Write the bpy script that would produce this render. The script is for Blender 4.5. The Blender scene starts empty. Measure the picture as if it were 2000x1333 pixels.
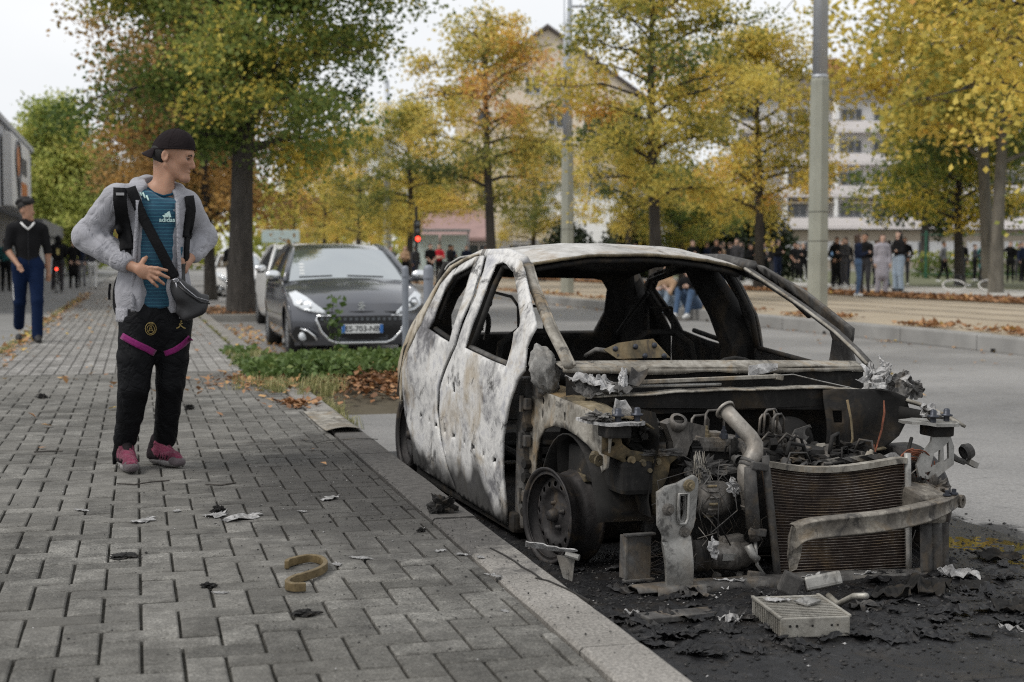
import bpy, bmesh, math, random
import numpy as np
from mathutils import Vector, Matrix, Euler, noise as mnoise
from mathutils.geometry import delaunay_2d_cdt

scene = bpy.context.scene
COL = scene.collection
R = math.radians
PI = math.pi

# ------------------------------------------------------------------ camera
CAM_Z = 1.05
CAM_YAW, CAM_PITCH = R(14.8), R(3.27)
cd = bpy.data.cameras.new('camera')
cd.lens = 50.0; cd.sensor_width = 36.0; cd.clip_start = 0.05; cd.clip_end = 3000
cam = bpy.data.objects.new('camera', cd)
COL.objects.link(cam)
cam.location = (0, 0, CAM_Z)
cam.rotation_euler = (PI/2 - CAM_PITCH, 0, -CAM_YAW)
cd.dof.use_dof = True
cd.dof.focus_distance = 5.7
cd.dof.aperture_fstop = 3.3
cd.dof.aperture_blades = 9
scene.camera = cam

# ------------------------------------------------------------------ sky: overcast
SUN_EL, SUN_AZ = R(52), R(258)
world = bpy.data.worlds.new('World')
scene.world = world
world.use_nodes = True
wn = world.node_tree
wn.nodes.clear()
w_out = wn.nodes.new('ShaderNodeOutputWorld')
w_bg = wn.nodes.new('ShaderNodeBackground')
w_sky = wn.nodes.new('ShaderNodeTexSky')
w_sky.sky_type = 'NISHITA'; w_sky.sun_disc = False
w_sky.sun_elevation = SUN_EL; w_sky.sun_rotation = SUN_AZ
w_sky.air_density = 1.0; w_sky.dust_density = 4.0; w_sky.ozone_density = 1.0
w_hs = wn.nodes.new('ShaderNodeHueSaturation'); w_hs.inputs['Saturation'].default_value = 0.25
w_tc = wn.nodes.new('ShaderNodeTexCoord')
w_map = wn.nodes.new('ShaderNodeMapping'); w_map.inputs['Scale'].default_value = (1.0, 1.0, 2.6)
w_no = wn.nodes.new('ShaderNodeTexNoise'); w_no.inputs['Scale'].default_value = 1.7; w_no.inputs['Detail'].default_value = 5
w_cr = wn.nodes.new('ShaderNodeValToRGB')
w_cr.color_ramp.elements[0].position = 0.3; w_cr.color_ramp.elements[0].color = (6.1, 6.35, 6.7, 1)
w_cr.color_ramp.elements[1].position = 0.72; w_cr.color_ramp.elements[1].color = (7.8, 7.9, 8.0, 1)
w_mix = wn.nodes.new('ShaderNodeMix'); w_mix.data_type = 'RGBA'
w_mix.inputs['Factor'].default_value = 0.9          # a closed layer of pale cloud over the clear sky
wn.links.new(w_sky.outputs['Color'], w_hs.inputs['Color'])
wn.links.new(w_tc.outputs['Generated'], w_map.inputs['Vector'])
wn.links.new(w_map.outputs['Vector'], w_no.inputs['Vector'])
wn.links.new(w_no.outputs['Fac'], w_cr.inputs['Fac'])
wn.links.new(w_hs.outputs['Color'], w_mix.inputs['A'])
wn.links.new(w_cr.outputs['Color'], w_mix.inputs['B'])
wn.links.new(w_mix.outputs['Result'], w_bg.inputs['Color'])
w_bg.inputs['Strength'].default_value = 0.10
wn.links.new(w_bg.outputs['Background'], w_out.inputs['Surface'])

sd = bpy.data.lights.new('sun', 'SUN')
sd.energy = 1.5; sd.angle = R(22); sd.color = (1.0, 0.96, 0.9)
sun = bpy.data.objects.new('sun', sd)
COL.objects.link(sun)
# sun_rotation turns the sky clockwise from +Y; the lamp points from there to the ground
_sv = Vector((math.sin(SUN_AZ)*math.cos(SUN_EL), math.cos(SUN_AZ)*math.cos(SUN_EL), math.sin(SUN_EL)))
sun.rotation_euler = (-_sv).to_track_quat('-Z', 'Y').to_euler()

vs = scene.view_settings
vs.view_transform = 'Standard'; vs.look = 'None'; vs.gamma = 1.0; vs.exposure = 0.45
vs.use_curve_mapping = False
scene.cycles.max_bounces = 6
scene.cycles.filter_width = 1.1
scene.cycles.use_denoising = False
scene.cycles.transparent_max_bounces = 8

# ------------------------------------------------------------------ helpers
rng = random.Random(7)

class NT:
    """small wrapper: n('TexNoise', Scale=3, Vector=sock) -> node"""
    def __init__(s, name):
        s.m = bpy.data.materials.new(name); s.m.use_nodes = True
        s.t = s.m.node_tree; s.t.nodes.clear()
        s.out = s.t.nodes.new('ShaderNodeOutputMaterial')
        s.b = s.t.nodes.new('ShaderNodeBsdfPrincipled')
        s.t.links.new(s.b.outputs[0], s.out.inputs[0])
    def set(s, inp, v):
        if isinstance(v, bpy.types.NodeSocket): s.t.links.new(v, inp)
        elif isinstance(v, bpy.types.Node): s.t.links.new(v.outputs[0], inp)
        else:
            if hasattr(inp.default_value, '__len__') and not hasattr(v, '__len__'): v = (v,)*len(inp.default_value)
            if hasattr(v, '__len__') and hasattr(inp.default_value, '__len__') and len(v) == 3 and len(inp.default_value) == 4: v = (*v, 1)
            inp.default_value = v
    def __call__(s, typ, props=None, **kw):
        n = s.t.nodes.new('ShaderNode'+typ)
        for k, v in (props or {}).items(): setattr(n, k, v)
        for k, v in kw.items():
            key = int(k[1:]) if k[0] == '_' else k.replace('_', ' ')
            s.set(n.inputs[key], v)
        return n
    def P(s, **kw):
        for k, v in kw.items(): s.set(s.b.inputs[k.replace('_', ' ')], v)
        return s.m
    def ramp(s, fac, stops, interp='LINEAR'):
        n = s('ValToRGB', Fac=fac); cr = n.color_ramp; cr.interpolation = interp
        while len(cr.elements) < len(stops): cr.elements.new(0.5)
        for e, (p, c) in zip(cr.elements, stops):
            e.position = p
            e.color = (c, c, c, 1) if not hasattr(c, '__len__') else (*c, 1)
        return n.outputs[0]
    def noise(s, scale, detail=4, rough=.55, vec=None, dist=0., out='Fac'):
        n = s('TexNoise', Scale=scale, Detail=detail, Roughness=rough, Distortion=dist)
        if vec is not None: s.set(n.inputs['Vector'], vec)
        return n.outputs[out]
    def mix(s, fac, a, b, mode='MIX'):
        n = s.t.nodes.new('ShaderNodeMix'); n.data_type = 'RGBA'; n.blend_type = mode; n.clamp_factor = True
        s.set(n.inputs['Factor'], fac); s.set(n.inputs[6], a); s.set(n.inputs[7], b)
        return n.outputs[2]
    def math(s, op, a, b=0., c=None, clamp=False):
        n = s.t.nodes.new('ShaderNodeMath'); n.operation = op; n.use_clamp = clamp
        s.set(n.inputs[0], a); s.set(n.inputs[1], b)
        if c is not None: s.set(n.inputs[2], c)
        return n.outputs[0]
    def bump(s, h, strength=.3, dist=.01):
        n = s('Bump', Height=h, Strength=strength, Distance=dist); return n.outputs[0]
    def pos(s): return s('NewGeometry').outputs['Position']
    def obj(s): return s('TexCoord').outputs['Object']
    def sep(s, v): return s('SeparateXYZ', Vector=v).outputs

def lin(*c):
    """sRGB 0-255 -> linear"""
    return tuple(((v/255)/12.92 if v/255 <= .04045 else ((v/255+.055)/1.055)**2.4) for v in c)

def simple(name, col, rough=.6, metal=0., var=.15, scale=6., bump=0., bscale=40., spec=.4, pos=False):
    """one colour with soft variation and optional fine relief"""
    n = NT(name)
    v = n.pos() if pos else n.obj()
    f = n.noise(scale, 5, .6, v)
    c = n.ramp(f, [(.3, tuple(x*(1-var) for x in col)), (.7, tuple(min(1, x*(1+var)) for x in col))])
    n.P(Base_Color=c, Roughness=rough, Metallic=metal, Specular_IOR_Level=spec)
    if bump: n.P(Normal=n.bump(n.noise(bscale, 4, .6, v), bump, .004))
    return n.m

class MB:
    """collects shapes, builds ONE mesh object"""
    def __init__(s): s.v = []; s.f = []; s.mi = []; s.cur = 0
    def add(s, vs_, fs, M=None):
        o = len(s.v)
        if M is not None: vs_ = [tuple(M @ Vector(p)) for p in vs_]
        s.v += [tuple(p) for p in vs_]; s.f += [tuple(i+o for i in f) for f in fs]; s.mi += [s.cur]*len(fs)
        return s
    def box(s, c, d, rot=None, bev=0.):
        x, y, z = d[0]/2, d[1]/2, d[2]/2
        M = Matrix.Translation(c)
        if rot is not None: M = M @ Euler(rot).to_matrix().to_4x4()
        if bev <= 0:
            p = [(-x,-y,-z),(x,-y,-z),(x,y,-z),(-x,y,-z),(-x,-y,z),(x,-y,z),(x,y,z),(-x,y,z)]
            return s.add(p, [(0,3,2,1),(4,5,6,7),(0,1,5,4),(1,2,6,5),(2,3,7,6),(3,0,4,7)], M)
        bm = bmesh.new(); bmesh.ops.create_cube(bm, size=1)
        for v in bm.verts: v.co = Vector((v.co.x*d[0], v.co.y*d[1], v.co.z*d[2]))
        bmesh.ops.bevel(bm, geom=bm.edges[:], offset=min(bev, min(d)*.45), segments=2, affect='EDGES', profile=.6)
        return s.bm(bm, M)
    def bm(s, bm, M=None):
        bm.verts.index_update()
        s.add([v.co[:] for v in bm.verts], [tuple(v.index for v in f.verts) for f in bm.faces], M); bm.free(); return s
    def bar(s, a, b, w, h, up=(0,0,1)):
        a, b = Vector(a), Vector(b); d = (b-a); L = d.length
        if L < 1e-6: return s
        z = d/L; x = Vector(up).cross(z)
        if x.length < 1e-4: x = Vector((1,0,0)).cross(z)
        x.normalize(); y = z.cross(x)
        M = Matrix((x, y, z)).transposed().to_4x4(); M.translation = (a+b)/2
        p = [(i*w/2, j*h/2, k*L/2) for k in (-1,1) for i, j in ((-1,-1),(1,-1),(1,1),(-1,1))]
        return s.add(p, [(3,2,1,0),(4,5,6,7),(0,1,5,4),(1,2,6,5),(2,3,7,6),(3,0,4,7)], M)
    def tube(s, path, rad, seg=8, caps=True, closed=False, flat=1.):
        P = [Vector(p) for p in path]; n = len(P)
        rr = [rad]*n if not hasattr(rad, '__len__') else list(rad)
        o = len(s.v); prev = None; ring = []
        for i, p in enumerate(P):
            if closed: t = P[(i+1) % n]-P[i-1]
            else: t = P[min(i+1, n-1)]-P[max(i-1, 0)]
            if t.length < 1e-9: t = Vector((0,0,1))
            t.normalize()
            if prev is None:
                u = t.cross(Vector((0,0,1)))
                if u.length < .1: u = t.cross(Vector((1,0,0)))
            else: u = prev - t*prev.dot(t)
            u.normalize(); prev = u; w = t.cross(u)
            for k in range(seg):
                a = 2*PI*k/seg
                s.v.append(tuple(p + u*(math.cos(a)*rr[i]) + w*(math.sin(a)*rr[i]*flat)))
        m = n if closed else n-1
        for i in range(m):
            for k in range(seg):
                j = (i+1) % n
                s.f.append((o+i*seg+k, o+i*seg+(k+1) % seg, o+j*seg+(k+1) % seg, o+j*seg+k)); s.mi.append(s.cur)
        if caps and not closed:
            s.f.append(tuple(o+k for k in range(seg))[::-1]); s.mi.append(s.cur)
            s.f.append(tuple(o+(n-1)*seg+k for k in range(seg))); s.mi.append(s.cur)
        return s
    def lathe(s, prof, seg=24, M=None, close=False):
        """prof: (radius, height) pairs turned about local z"""
        vs_, fs = [], []
        n = len(prof)
        for r, h in prof:
            for k in range(seg):
                a = 2*PI*k/seg; vs_.append((r*math.cos(a), r*math.sin(a), h))
        m = n if close else n-1
        for i in range(m):
            for k in range(seg):
                j = (i+1) % n
                fs.append((i*seg+k, i*seg+(k+1) % seg, j*seg+(k+1) % seg, j*seg+k))
        return s.add(vs_, fs, M)
    def grid(s, fn, nu, nv):
        """fn(u,v) -> point for u,v in 0..1"""
        o = len(s.v)
        for j in range(nv+1):
            for i in range(nu+1): s.v.append(tuple(fn(i/nu, j/nv)))
        for j in range(nv):
            for i in range(nu):
                a = o+j*(nu+1)+i
                s.f.append((a, a+1, a+nu+2, a+nu+1)); s.mi.append(s.cur)
        return s
    def poly(s, pts, holes=(), step=.04, fn=None, jit=0.):
        """2-D outline (with holes) filled with a fine triangulation, mapped by fn(u,v)->xyz"""
        def dens(loop):
            out = []
            for a, b in zip(loop, loop[1:]+loop[:1]):
                L = math.hypot(b[0]-a[0], b[1]-a[1]); k = max(1, int(L/step))
                out += [(a[0]+(b[0]-a[0])*t/k, a[1]+(b[1]-a[1])*t/k) for t in range(k)]
            return out
        loops = [dens(list(pts))]+[dens(list(h)) for h in holes]
        V, E = [], []
        for lp in loops:
            o = len(V); V += lp; E += [(o+i, o+(i+1) % len(lp)) for i in range(len(lp))]
        def inside(p, loop):
            c = False; x, y = p
            for (x1, y1), (x2, y2) in zip(loop, loop[1:]+loop[:1]):
                if (y1 > y) != (y2 > y) and x < (x2-x1)*(y-y1)/(y2-y1)+x1: c = not c
            return c
        us = [p[0] for p in loops[0]]; vs2 = [p[1] for p in loops[0]]
        u = min(us)+step*.5; row = 0
        while u < max(us):
            w = min(vs2)+step*(.5 if row % 2 else .9)
            while w < max(vs2):
                if inside((u, w), loops[0]) and not any(inside((u, w), h) for h in loops[1:]):
                    V.append((u, w))
                w += step
            u += step*.87; row += 1
        rv, _, rf, *_ = delaunay_2d_cdt([Vector(p) for p in V], E, [], 0, 1e-6)
        keep = []
        for f in rf:
            c = (sum(rv[i].x for i in f)/len(f), sum(rv[i].y for i in f)/len(f))
            if inside(c, loops[0]) and not any(inside(c, h) for h in loops[1:]): keep.append(tuple(f))
        fn = fn or (lambda a, b: (a, b, 0))
        return s.add([fn(p.x, p.y) for p in rv], keep)
    def build(s, name, mats, parent=None, smooth=False, thick=0., bev=0., sub=0, off=-1.):
        me = bpy.data.meshes.new(name)
        me.from_pydata(s.v, [], s.f); me.validate(); me.update()
        if not isinstance(mats, (list, tuple)): mats = [mats]
        for m in mats: me.materials.append(m)
        if len(mats) > 1 and len(me.polygons) == len(s.mi): me.polygons.foreach_set('material_index', s.mi)
        if smooth: me.polygons.foreach_set('use_smooth', [True]*len(me.polygons))
        o = bpy.data.objects.new(name, me); COL.objects.link(o)
        if parent is not None: o.parent = parent
        if thick:
            md = o.modifiers.new('thickness', 'SOLIDIFY'); md.thickness = thick; md.offset = off
        if bev:
            md = o.modifiers.new('edge', 'BEVEL'); md.width = bev; md.segments = 2; md.limit_method = 'ANGLE'; md.angle_limit = R(35)
        if sub:
            md = o.modifiers.new('smooth', 'SUBSURF'); md.levels = sub; md.render_levels = sub
        return o

def tag(o, label=None, cat=None, group=None, kind=None):
    if label: o['label'] = label
    if cat: o['category'] = cat
    if group: o['group'] = group
    if kind: o['kind'] = kind
    return o
def empty(name, loc=(0,0,0), rz=0., label=None, cat=None, group=None, rot=None):
    o = bpy.data.objects.new(name, None); COL.objects.link(o)
    o.location = loc; o.rotation_euler = rot if rot is not None else (0, 0, rz); o.empty_display_size = .1
    return tag(o, label, cat, group)
def copy_tree(o, parent=None):
    c = o.copy(); COL.objects.link(c); c.parent = parent
    for ch in list(o.children): copy_tree(ch, c)
    return c
def tone_attr(o, vals, name='tone'):
    a = o.data.attributes.new(name, 'FLOAT', 'POINT'); a.data.foreach_set('value', vals)
def frame_x(x, y, z):
    """rough test: does the point fall in (or just outside) the view, and how far away is it"""
    s_, c_ = math.sin(CAM_YAW), math.cos(CAM_YAW)
    d = x*s_+y*c_; l = x*c_-y*s_
    if d < .5: return None
    px = 1000+2778*l/d; py = 508+2778*(CAM_Z-z)/d
    return px, py, d
# ------------------------------------------------------------------ ground, road, pavement
ROAD_Z = -.18
KERB_X, KERB_IN = 1.345, 1.135
FAR_KERB = 11.0

def mat_asphalt():
    n = NT('asphalt'); p = n.pos()
    big = n.noise(.35, 4, .6, p); fine = n.noise(90, 3, .7, p); mid = n.noise(7, 4, .6, p)
    c = n.ramp(big, [(.3, (.15,.147,.143)), (.7, (.27,.263,.254))])
    sp = n.ramp(n.noise(45, 4, .8, p), [(.33, .72), (.5, 1.), (.7, 1.35)])
    c = n.mix(1., c, sp, 'MULTIPLY')
    c = n.mix(n.ramp(mid, [(.55, 0.), (.75, .35)]), c, (.05,.05,.05))
    # soot and melted plastic round the wreck: a stain with its own outline
    x, y, _ = n.sep(p)
    dx = n.math('DIVIDE', n.math('SUBTRACT', x, 2.4), 1.45); dy = n.math('DIVIDE', n.math('SUBTRACT', y, 6.1), 3.1)
    rr = n.math('SQRT', n.math('ADD', n.math('MULTIPLY', dx, dx), n.math('MULTIPLY', dy, dy)))
    rr = n.math('ADD', rr, n.math('MULTIPLY', n.math('SUBTRACT', n.noise(2.1, 6, .65, p), .5), .9))
    burn = n.ramp(rr, [(.70, 1.), (.95, .8), (1.15, 0.)])
    ash = n.ramp(n.noise(26, 6, .75, p), [(.3, (.005,.005,.005)), (.6, (.013,.0125,.0125)), (.78, (.06,.059,.058))])
    c = n.mix(burn, c, ash)
    wet = n.ramp(n.noise(5, 4, .6, p), [(.5, .9), (.62, .45)])
    n.P(Base_Color=c, Roughness=n.mix(burn, (.88,.88,.88), wet), Specular_IOR_Level=.4,
        Normal=n.bump(n.math('ADD', fine, n.math('MULTIPLY', mid, 1.2)), .55, .006))
    return n.m
M_ASPHALT = mat_asphalt()
M_LOT = simple('old_asphalt', (.19,.188,.182), .9, var=.12, scale=1.2, bump=.3, bscale=120, pos=True)
M_JOINT = simple('joint_sand', (.045,.042,.034), .95, var=.4, scale=20, bump=.5, bscale=200, pos=True)
M_GRASS_BASE = simple('worn_soil', (.09,.075,.05), .95, var=.35, scale=3, bump=.4, bscale=60, pos=True)
M_EARTH = simple('ground_far', (.16,.15,.13), .95, var=.2, scale=.2, pos=True)

def sheet(name, x0, x1, y0, y1, z, m, nx=1, ny=1, kind='structure', fz=None, parent=None):
    b = MB(); b.grid(lambda u, v: (x0+(x1-x0)*u, y0+(y1-y0)*v, z+(fz(x0+(x1-x0)*u, y0+(y1-y0)*v) if fz else 0)), nx, ny)
    o = b.build(name, m, parent)
    if kind and parent is None: o['kind'] = kind
    return o

sheet('ground', -1200, 1500, -60, 2600, ROAD_Z-.05, M_EARTH)
sheet('road', KERB_IN+.05, FAR_KERB+.2, -5, 420, ROAD_Z, M_ASPHALT)
sheet('car_park', -40, -1.62, -5, 420, -.06, M_LOT)

# --- pavement: bed, herringbone pavers near, running bond beyond
bed = sheet('sidewalk', -1.5, KERB_IN-.005, -2, 210, -.016, M_JOINT)
bed['label'] = 'grey block paved sidewalk running up the street'

def mat_paver(name, lo, hi):
    n = NT(name); p = n.pos()
    t = n('Attribute', {'attribute_name': 'tone'}).outputs['Fac']
    c = n.ramp(t, [(0., lo), (1., hi)])
    fine = n.noise(120, 4, .8, p)
    c = n.mix(1., c, n.ramp(fine, [(.32, .35), (.5, 1.), (.68, 2.1)]), 'MULTIPLY')
    c = n.mix(1., c, n.ramp(n.noise(16, 4, .65, p), [(.35, .68), (.65, 1.25)]), 'MULTIPLY')
    c = n.mix(1., c, n.ramp(n.noise(4.2, 5, .7, p), [(.36, .62), (.64, 1.22)]), 'MULTIPLY')
    patch = n.noise(1.6, 5, .65, p)
    c = n.mix(n.ramp(patch, [(.35, 0.), (.7, .55)]), c, (.075,.07,.06))
    c = n.mix(n.ramp(n.noise(.55, 4, .6, p), [(.45, 0.), (.65, .35)]), c, (.25,.24,.22))
    # grime trodden in beside the burnt car
    x, y, _ = n.sep(p)
    dx = n.math('DIVIDE', n.math('SUBTRACT', x, 1.15), 1.0); dy = n.math('DIVIDE', n.math('SUBTRACT', y, 6.6), 2.2)
    rr = n.math('SQRT', n.math('ADD', n.math('MULTIPLY', dx, dx), n.math('MULTIPLY', dy, dy)))
    rr = n.math('ADD', rr, n.math('MULTIPLY', n.math('SUBTRACT', n.noise(3.4, 6, .7, p), .5), 1.5))
    soot = n.ramp(rr, [(.25, .85), (.75, .55), (1.5, 0.)])
    c = n.mix(soot, c, (.028,.026,.024))
    spots = n.ramp(n.noise(38, 4, .7, p), [(.66, 0.), (.72, .75)])
    near = n.ramp(rr, [(.6, 1.), (2.2, .08)])
    c = n.mix(n.math('MULTIPLY', spots, near), c, (.012,.011,.01))
    fl = n.ramp(n.noise(70, 2, .5, p), [(.735, 0.), (.76, .8)])
    c = n.mix(n.math('MULTIPLY', fl, .55), c, (.42,.41,.4))
    n.P(Base_Color=c, Roughness=.85, Specular_IOR_Level=.35,
        Normal=n.bump(n.math('ADD', fine, n.math('MULTIPLY', n.noise(30, 4, .6, p), 1.4)), .5, .004))
    return n.m
M_PAVER = mat_paver('concrete_paver', (.080,.077,.069), (.178,.172,.157))
M_PAVER_FAR = mat_paver('pale_concrete_paver', (.21,.20,.188), (.30,.29,.275))

def paver_mesh(cx, cy, lx, ly, rz=0.):
    """bevelled block: proud of the joint, never quite level; returns verts, faces"""
    g = rng.uniform(.0035, .0055); hx, hy = lx/2-g, ly/2-rng.uniform(.0016, .0034); bv = .005
    z = rng.uniform(-.002, .002); tx, ty = rng.uniform(-.012, .012), rng.uniform(-.012, .012); a = rng.uniform(-.006, .006)
    ca, sa = math.cos(a), math.sin(a)
    vs_ = []
    for (ex, ey, zz) in ((hx, hy, -.03), (hx, hy, -bv*.8), (hx-bv, hy-bv, 0.)):
        for sx, sy in ((-1,-1),(1,-1),(1,1),(-1,1)):
            x, y = sx*ex, sy*ey
            vs_.append((cx+x*ca-y*sa, cy+x*sa+y*ca, z+zz+tx*x+ty*y))
    fs = [(8,9,10,11)]
    for k in (0, 4):
        for i in range(4):
            j = (i+1) % 4; fs.append((k+i, k+j, k+4+j, k+4+i))
    return vs_, fs

PW = .1085
pav = []                     # (size in view, verts, faces, tone)
Y_SEAM = 13.6
i0, i1 = int(-1.5/PW)-1, int(KERB_IN/PW)+1
for i in range(i0-1, i1+2):
    for j in range(4, int(Y_SEAM/PW)+2):
        r = (i+j) % 4
        if r == 0: cx, cy, lx, ly = (i+1)*PW, (j+.5)*PW, 2*PW, PW       # lies across
        elif r == 2: cx, cy, lx, ly = (i+.5)*PW, (j+1)*PW, PW, 2*PW    # lies along (this cell and the one beyond)
        else: continue
        x0, x1, y1 = cx-lx/2, cx+lx/2, cy+ly/2
        if cy > Y_SEAM: continue
        if x0 < -1.5: lx -= (-1.5-x0); cx = -1.5+lx/2
        if x1 > KERB_IN-.004: lx -= x1-(KERB_IN-.004); cx = KERB_IN-.004-lx/2
        if lx < .02: continue
        f = frame_x(cx, cy, 0)
        if f is None or f[1] > 1420 or f[0] < -140 or f[0] > 2100: continue
        vs_, fs = paver_mesh(cx, cy, lx, ly)
        vis = 1./f[2]**3*lx*ly if f[1] < 1350 and f[0] > -40 else 0
        pav.append((vis, vs_, fs, rng.random()))
pav.sort(key=lambda t: -t[0])
for vis, vs_, fs, t in pav[:300]:
    b = MB(); b.add(vs_, fs); o = b.build('paver', M_PAVER, bed); tone_attr(o, [t]*len(vs_))
b = MB(); tn = []
for vis, vs_, fs, t in pav[300:]: b.add(vs_, fs); tn += [t]*len(vs_)
o = b.build('paving_field', M_PAVER, bed); tone_attr(o, tn); o['kind'] = 'stuff'
# paler running bond beyond the seam
b = MB(); tn = []
y = Y_SEAM+.06
k = 0
x = -1.5+PW/2
while x < KERB_IN-.03:
    off = rng.uniform(0, 2*PW); y = Y_SEAM+.07+off
    L0 = off
    if L0 > .03:
        vs_, fs = paver_mesh(x, Y_SEAM+.06+L0/2, PW, L0); b.add(vs_, fs); tn += [rng.random()]*len(vs_)
    while y < 46:
        vs_, fs = paver_mesh(x, y+PW, PW, 2*PW); b.add(vs_, fs); tn += [rng.random()]*len(vs_)
        y += 2*PW
    x += PW
b.grid(lambda u, v: (-1.5+(KERB_IN+1.5)*u, 46+160*v, -.004), 1, 1); tn += [.5]*4
o = b.build('far_paving', M_PAVER_FAR, bed); tone_attr(o, tn); o['kind'] = 'stuff'

# --- kerb of separate stones beside the parking lane
def mat_kerb():
    n = NT('kerb_concrete'); p = n.pos()
    c = n.ramp(n.noise(2.2, 5, .6, p), [(.3, (.155,.145,.13)), (.7, (.25,.235,.215))])
    c = n.mix(1., c, n.ramp(n.noise(95, 4, .8, p), [(.33, .5), (.5, 1.), (.68, 1.7)]), 'MULTIPLY')
    x, y, z = n.sep(p)
    s = n.ramp(n.math('ADD', n.math('MULTIPLY', n.math('SUBTRACT', y, 4.6), .5), n.math('MULTIPLY', n.math('SUBTRACT', n.noise(4, 6, .7, p), .5), 1.6)), [(-.15, 0.), (.25, .85), (1., .9)])
    e = n.ramp(n.math('MULTIPLY', y, .1), [(.83, 1.), (.99, 0.)])
    c = n.mix(n.math('MULTIPLY', s, e), c, n.ramp(n.noise(24, 5, .7, p), [(.4, (.03,.028,.026)), (.7, (.085,.08,.075))]))
    spots = n.ramp(n.noise(40, 3, .6, p), [(.68, 0.), (.74, .7)])
    c = n.mix(spots, c, (.03,.028,.025))
    n.P(Base_Color=c, Roughness=.88, Normal=n.bump(n.math('ADD', n.noise(150, 3, .7, p), n.math('MULTIPLY', n.noise(14, 4, .6, p), 1.6)), .45, .005))
    return n.m
M_KERB = mat_kerb()
kerb = sheet('kerb', KERB_IN+.02, KERB_X-.02, -1, 60, -.03, M_JOINT)
y = 1.65; L = 1.98
while y < 44:
    L = 1.98
    y1 = y+L
    if not (11.7 < y < 15.3):
        b = MB(); nu = 18
        ph = rng.uniform(0, 9); dz = rng.uniform(-.004, .003)
        def sec(t, y=y, y1=y1, ph=ph, dz=dz):
            yy = y+.006+(y1-y-.012)*t
            w = lambda k: .006*mnoise.noise((yy*3+ph, k*3.1, ph))
            return [(KERB_IN+.014+w(0), yy, -.22), (KERB_IN+.014+w(1), yy, -.008+dz), (KERB_IN+.024+w(1), yy, .002+dz),
                    (KERB_X-.022+w(2), yy, .002+dz), (KERB_X-.004+w(3), yy, -.012+dz), (KERB_X+.012+w(4), yy, -.22)]
        S = [sec(i/nu) for i in range(nu+1)]
        vs_ = [p for s_ in S for p in s_]; fs = []
        for i in range(nu):
            for k in range(5): fs.append((i*6+k, i*6+k+1, (i+1)*6+k+1, (i+1)*6+k))
        fs += [tuple(range(6))[::-1], tuple(nu*6+k for k in range(6))]
        b.add(vs_, fs); b.build('kerb_stone', M_KERB, kerb)
    y = y1
# the crack across the stone beside the wheel
M_CRACK = simple('crack_dark', (.02,.018,.016), .95)
b = MB()
for pts in ([(1.235,4.98),(1.252,4.86),(1.262,4.74),(1.262,4.64),(1.274,4.56),(1.276,4.44)], [(1.262,4.47),(1.29,4.42),(1.318,4.28),(1.335,4.12)]):
    for a, c in zip(pts, pts[1:]): b.bar((a[0], a[1], -.001), (c[0], c[1], -.001), .006, .008)
b.build('crack', M_CRACK, kerb)

# --- the far side: kerb, tram bed with rails, leaf strip, walkway
TRAM_Z = .03
M_FARKERB = simple('far_kerb_concrete', (.25,.245,.235), .9, var=.3, scale=.9, bump=.3, bscale=40, pos=True)
M_BALLAST = simple('tram_gravel', (.34,.285,.21), .95, var=.16, scale=.8, bump=.5, bscale=50, pos=True)
M_RAIL = simple('steel_rail', (.42,.37,.31), .45, .5, var=.15, pos=True)
M_WALK = simple('pale_walkway', (.40,.385,.36), .9, var=.1, scale=.6, pos=True)
M_VERGE = simple('verge_soil', (.12,.085,.05), .95, var=.35, scale=1.1, bump=.5, bscale=30, pos=True)
M_LAWN = simple('lawn', (.11,.115,.06), .95, var=.35, scale=1.3, bump=.5, bscale=60, pos=True)
fk = sheet('far_kerb', FAR_KERB+.06, FAR_KERB+.24, 5, 300, TRAM_Z-.03, M_FARKERB)
y = 8.
kb = MB(); kb.box((FAR_KERB+.15, 0, -.075), (.30, 1.985, .23), bev=.025); kb0 = kb.build('kerb_block', M_FARKERB, fk)
kb0.location = (0, y, 0)
while y < 120:
    y += 2.; c = kb0.copy(); COL.objects.link(c); c.location = (0, y, rng.uniform(-.006, .006))
M_HOLE = simple('drain_dark', (.012,.011,.01), .9)
for yy in (16.6, 21.4, 26.4, 31.5):
    b = MB(); b.box((FAR_KERB+.003, yy, -.155), (.02, .10, .05)); b.build('drain_slot', M_HOLE, fk)
sheet('tram_bed', FAR_KERB+.30, 19.5, 2, 420, TRAM_Z-.004, M_BALLAST)
for rx in (14.0, 15.43, 17.1, 18.53):
    b = MB(); b.box((rx, 210, TRAM_Z+.004), (.07, 410, .024)); b.box((rx+.13, 210, TRAM_Z+.0), (.035, 410, .014))
    o = b.build('tram_rail', M_RAIL); o['kind'] = 'structure'
sheet('verge', 19.45, 21.6, 2, 420, TRAM_Z+.01, M_VERGE)
sheet('walkway', 21.75, 27.2, 2, 420, TRAM_Z+.06, M_WALK)
sheet('lawn', 27.2, 58, 2, 420, TRAM_Z+.045, M_LAWN)
b = MB(); b.box((21.68, 150, TRAM_Z+.03), (.16, 300, .12)); o = b.build('walkway_kerb', M_FARKERB); o['kind'] = 'structure'

# --- kerb line on the left edge of the pavement and the grass growing along it
b = MB()
M_EDGE = simple('edge_kerb_concrete', (.27,.26,.24), .9, var=.25, scale=2, pos=True)
ek = sheet('edge_kerb', -1.6, -1.53, 8, 60, -.02, M_EDGE)
eb = MB(); eb.box((-1.56, 0, -.05), (.115, .985, .13), bev=.014); e0 = eb.build('kerb_block', M_EDGE, ek); e0.location = (0, 8.5, 0)
for k in range(1, 50):
    c = e0.copy(); COL.objects.link(c); c.location = (rng.uniform(-.006, .006), 8.5+k, rng.uniform(-.008, .008))

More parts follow.
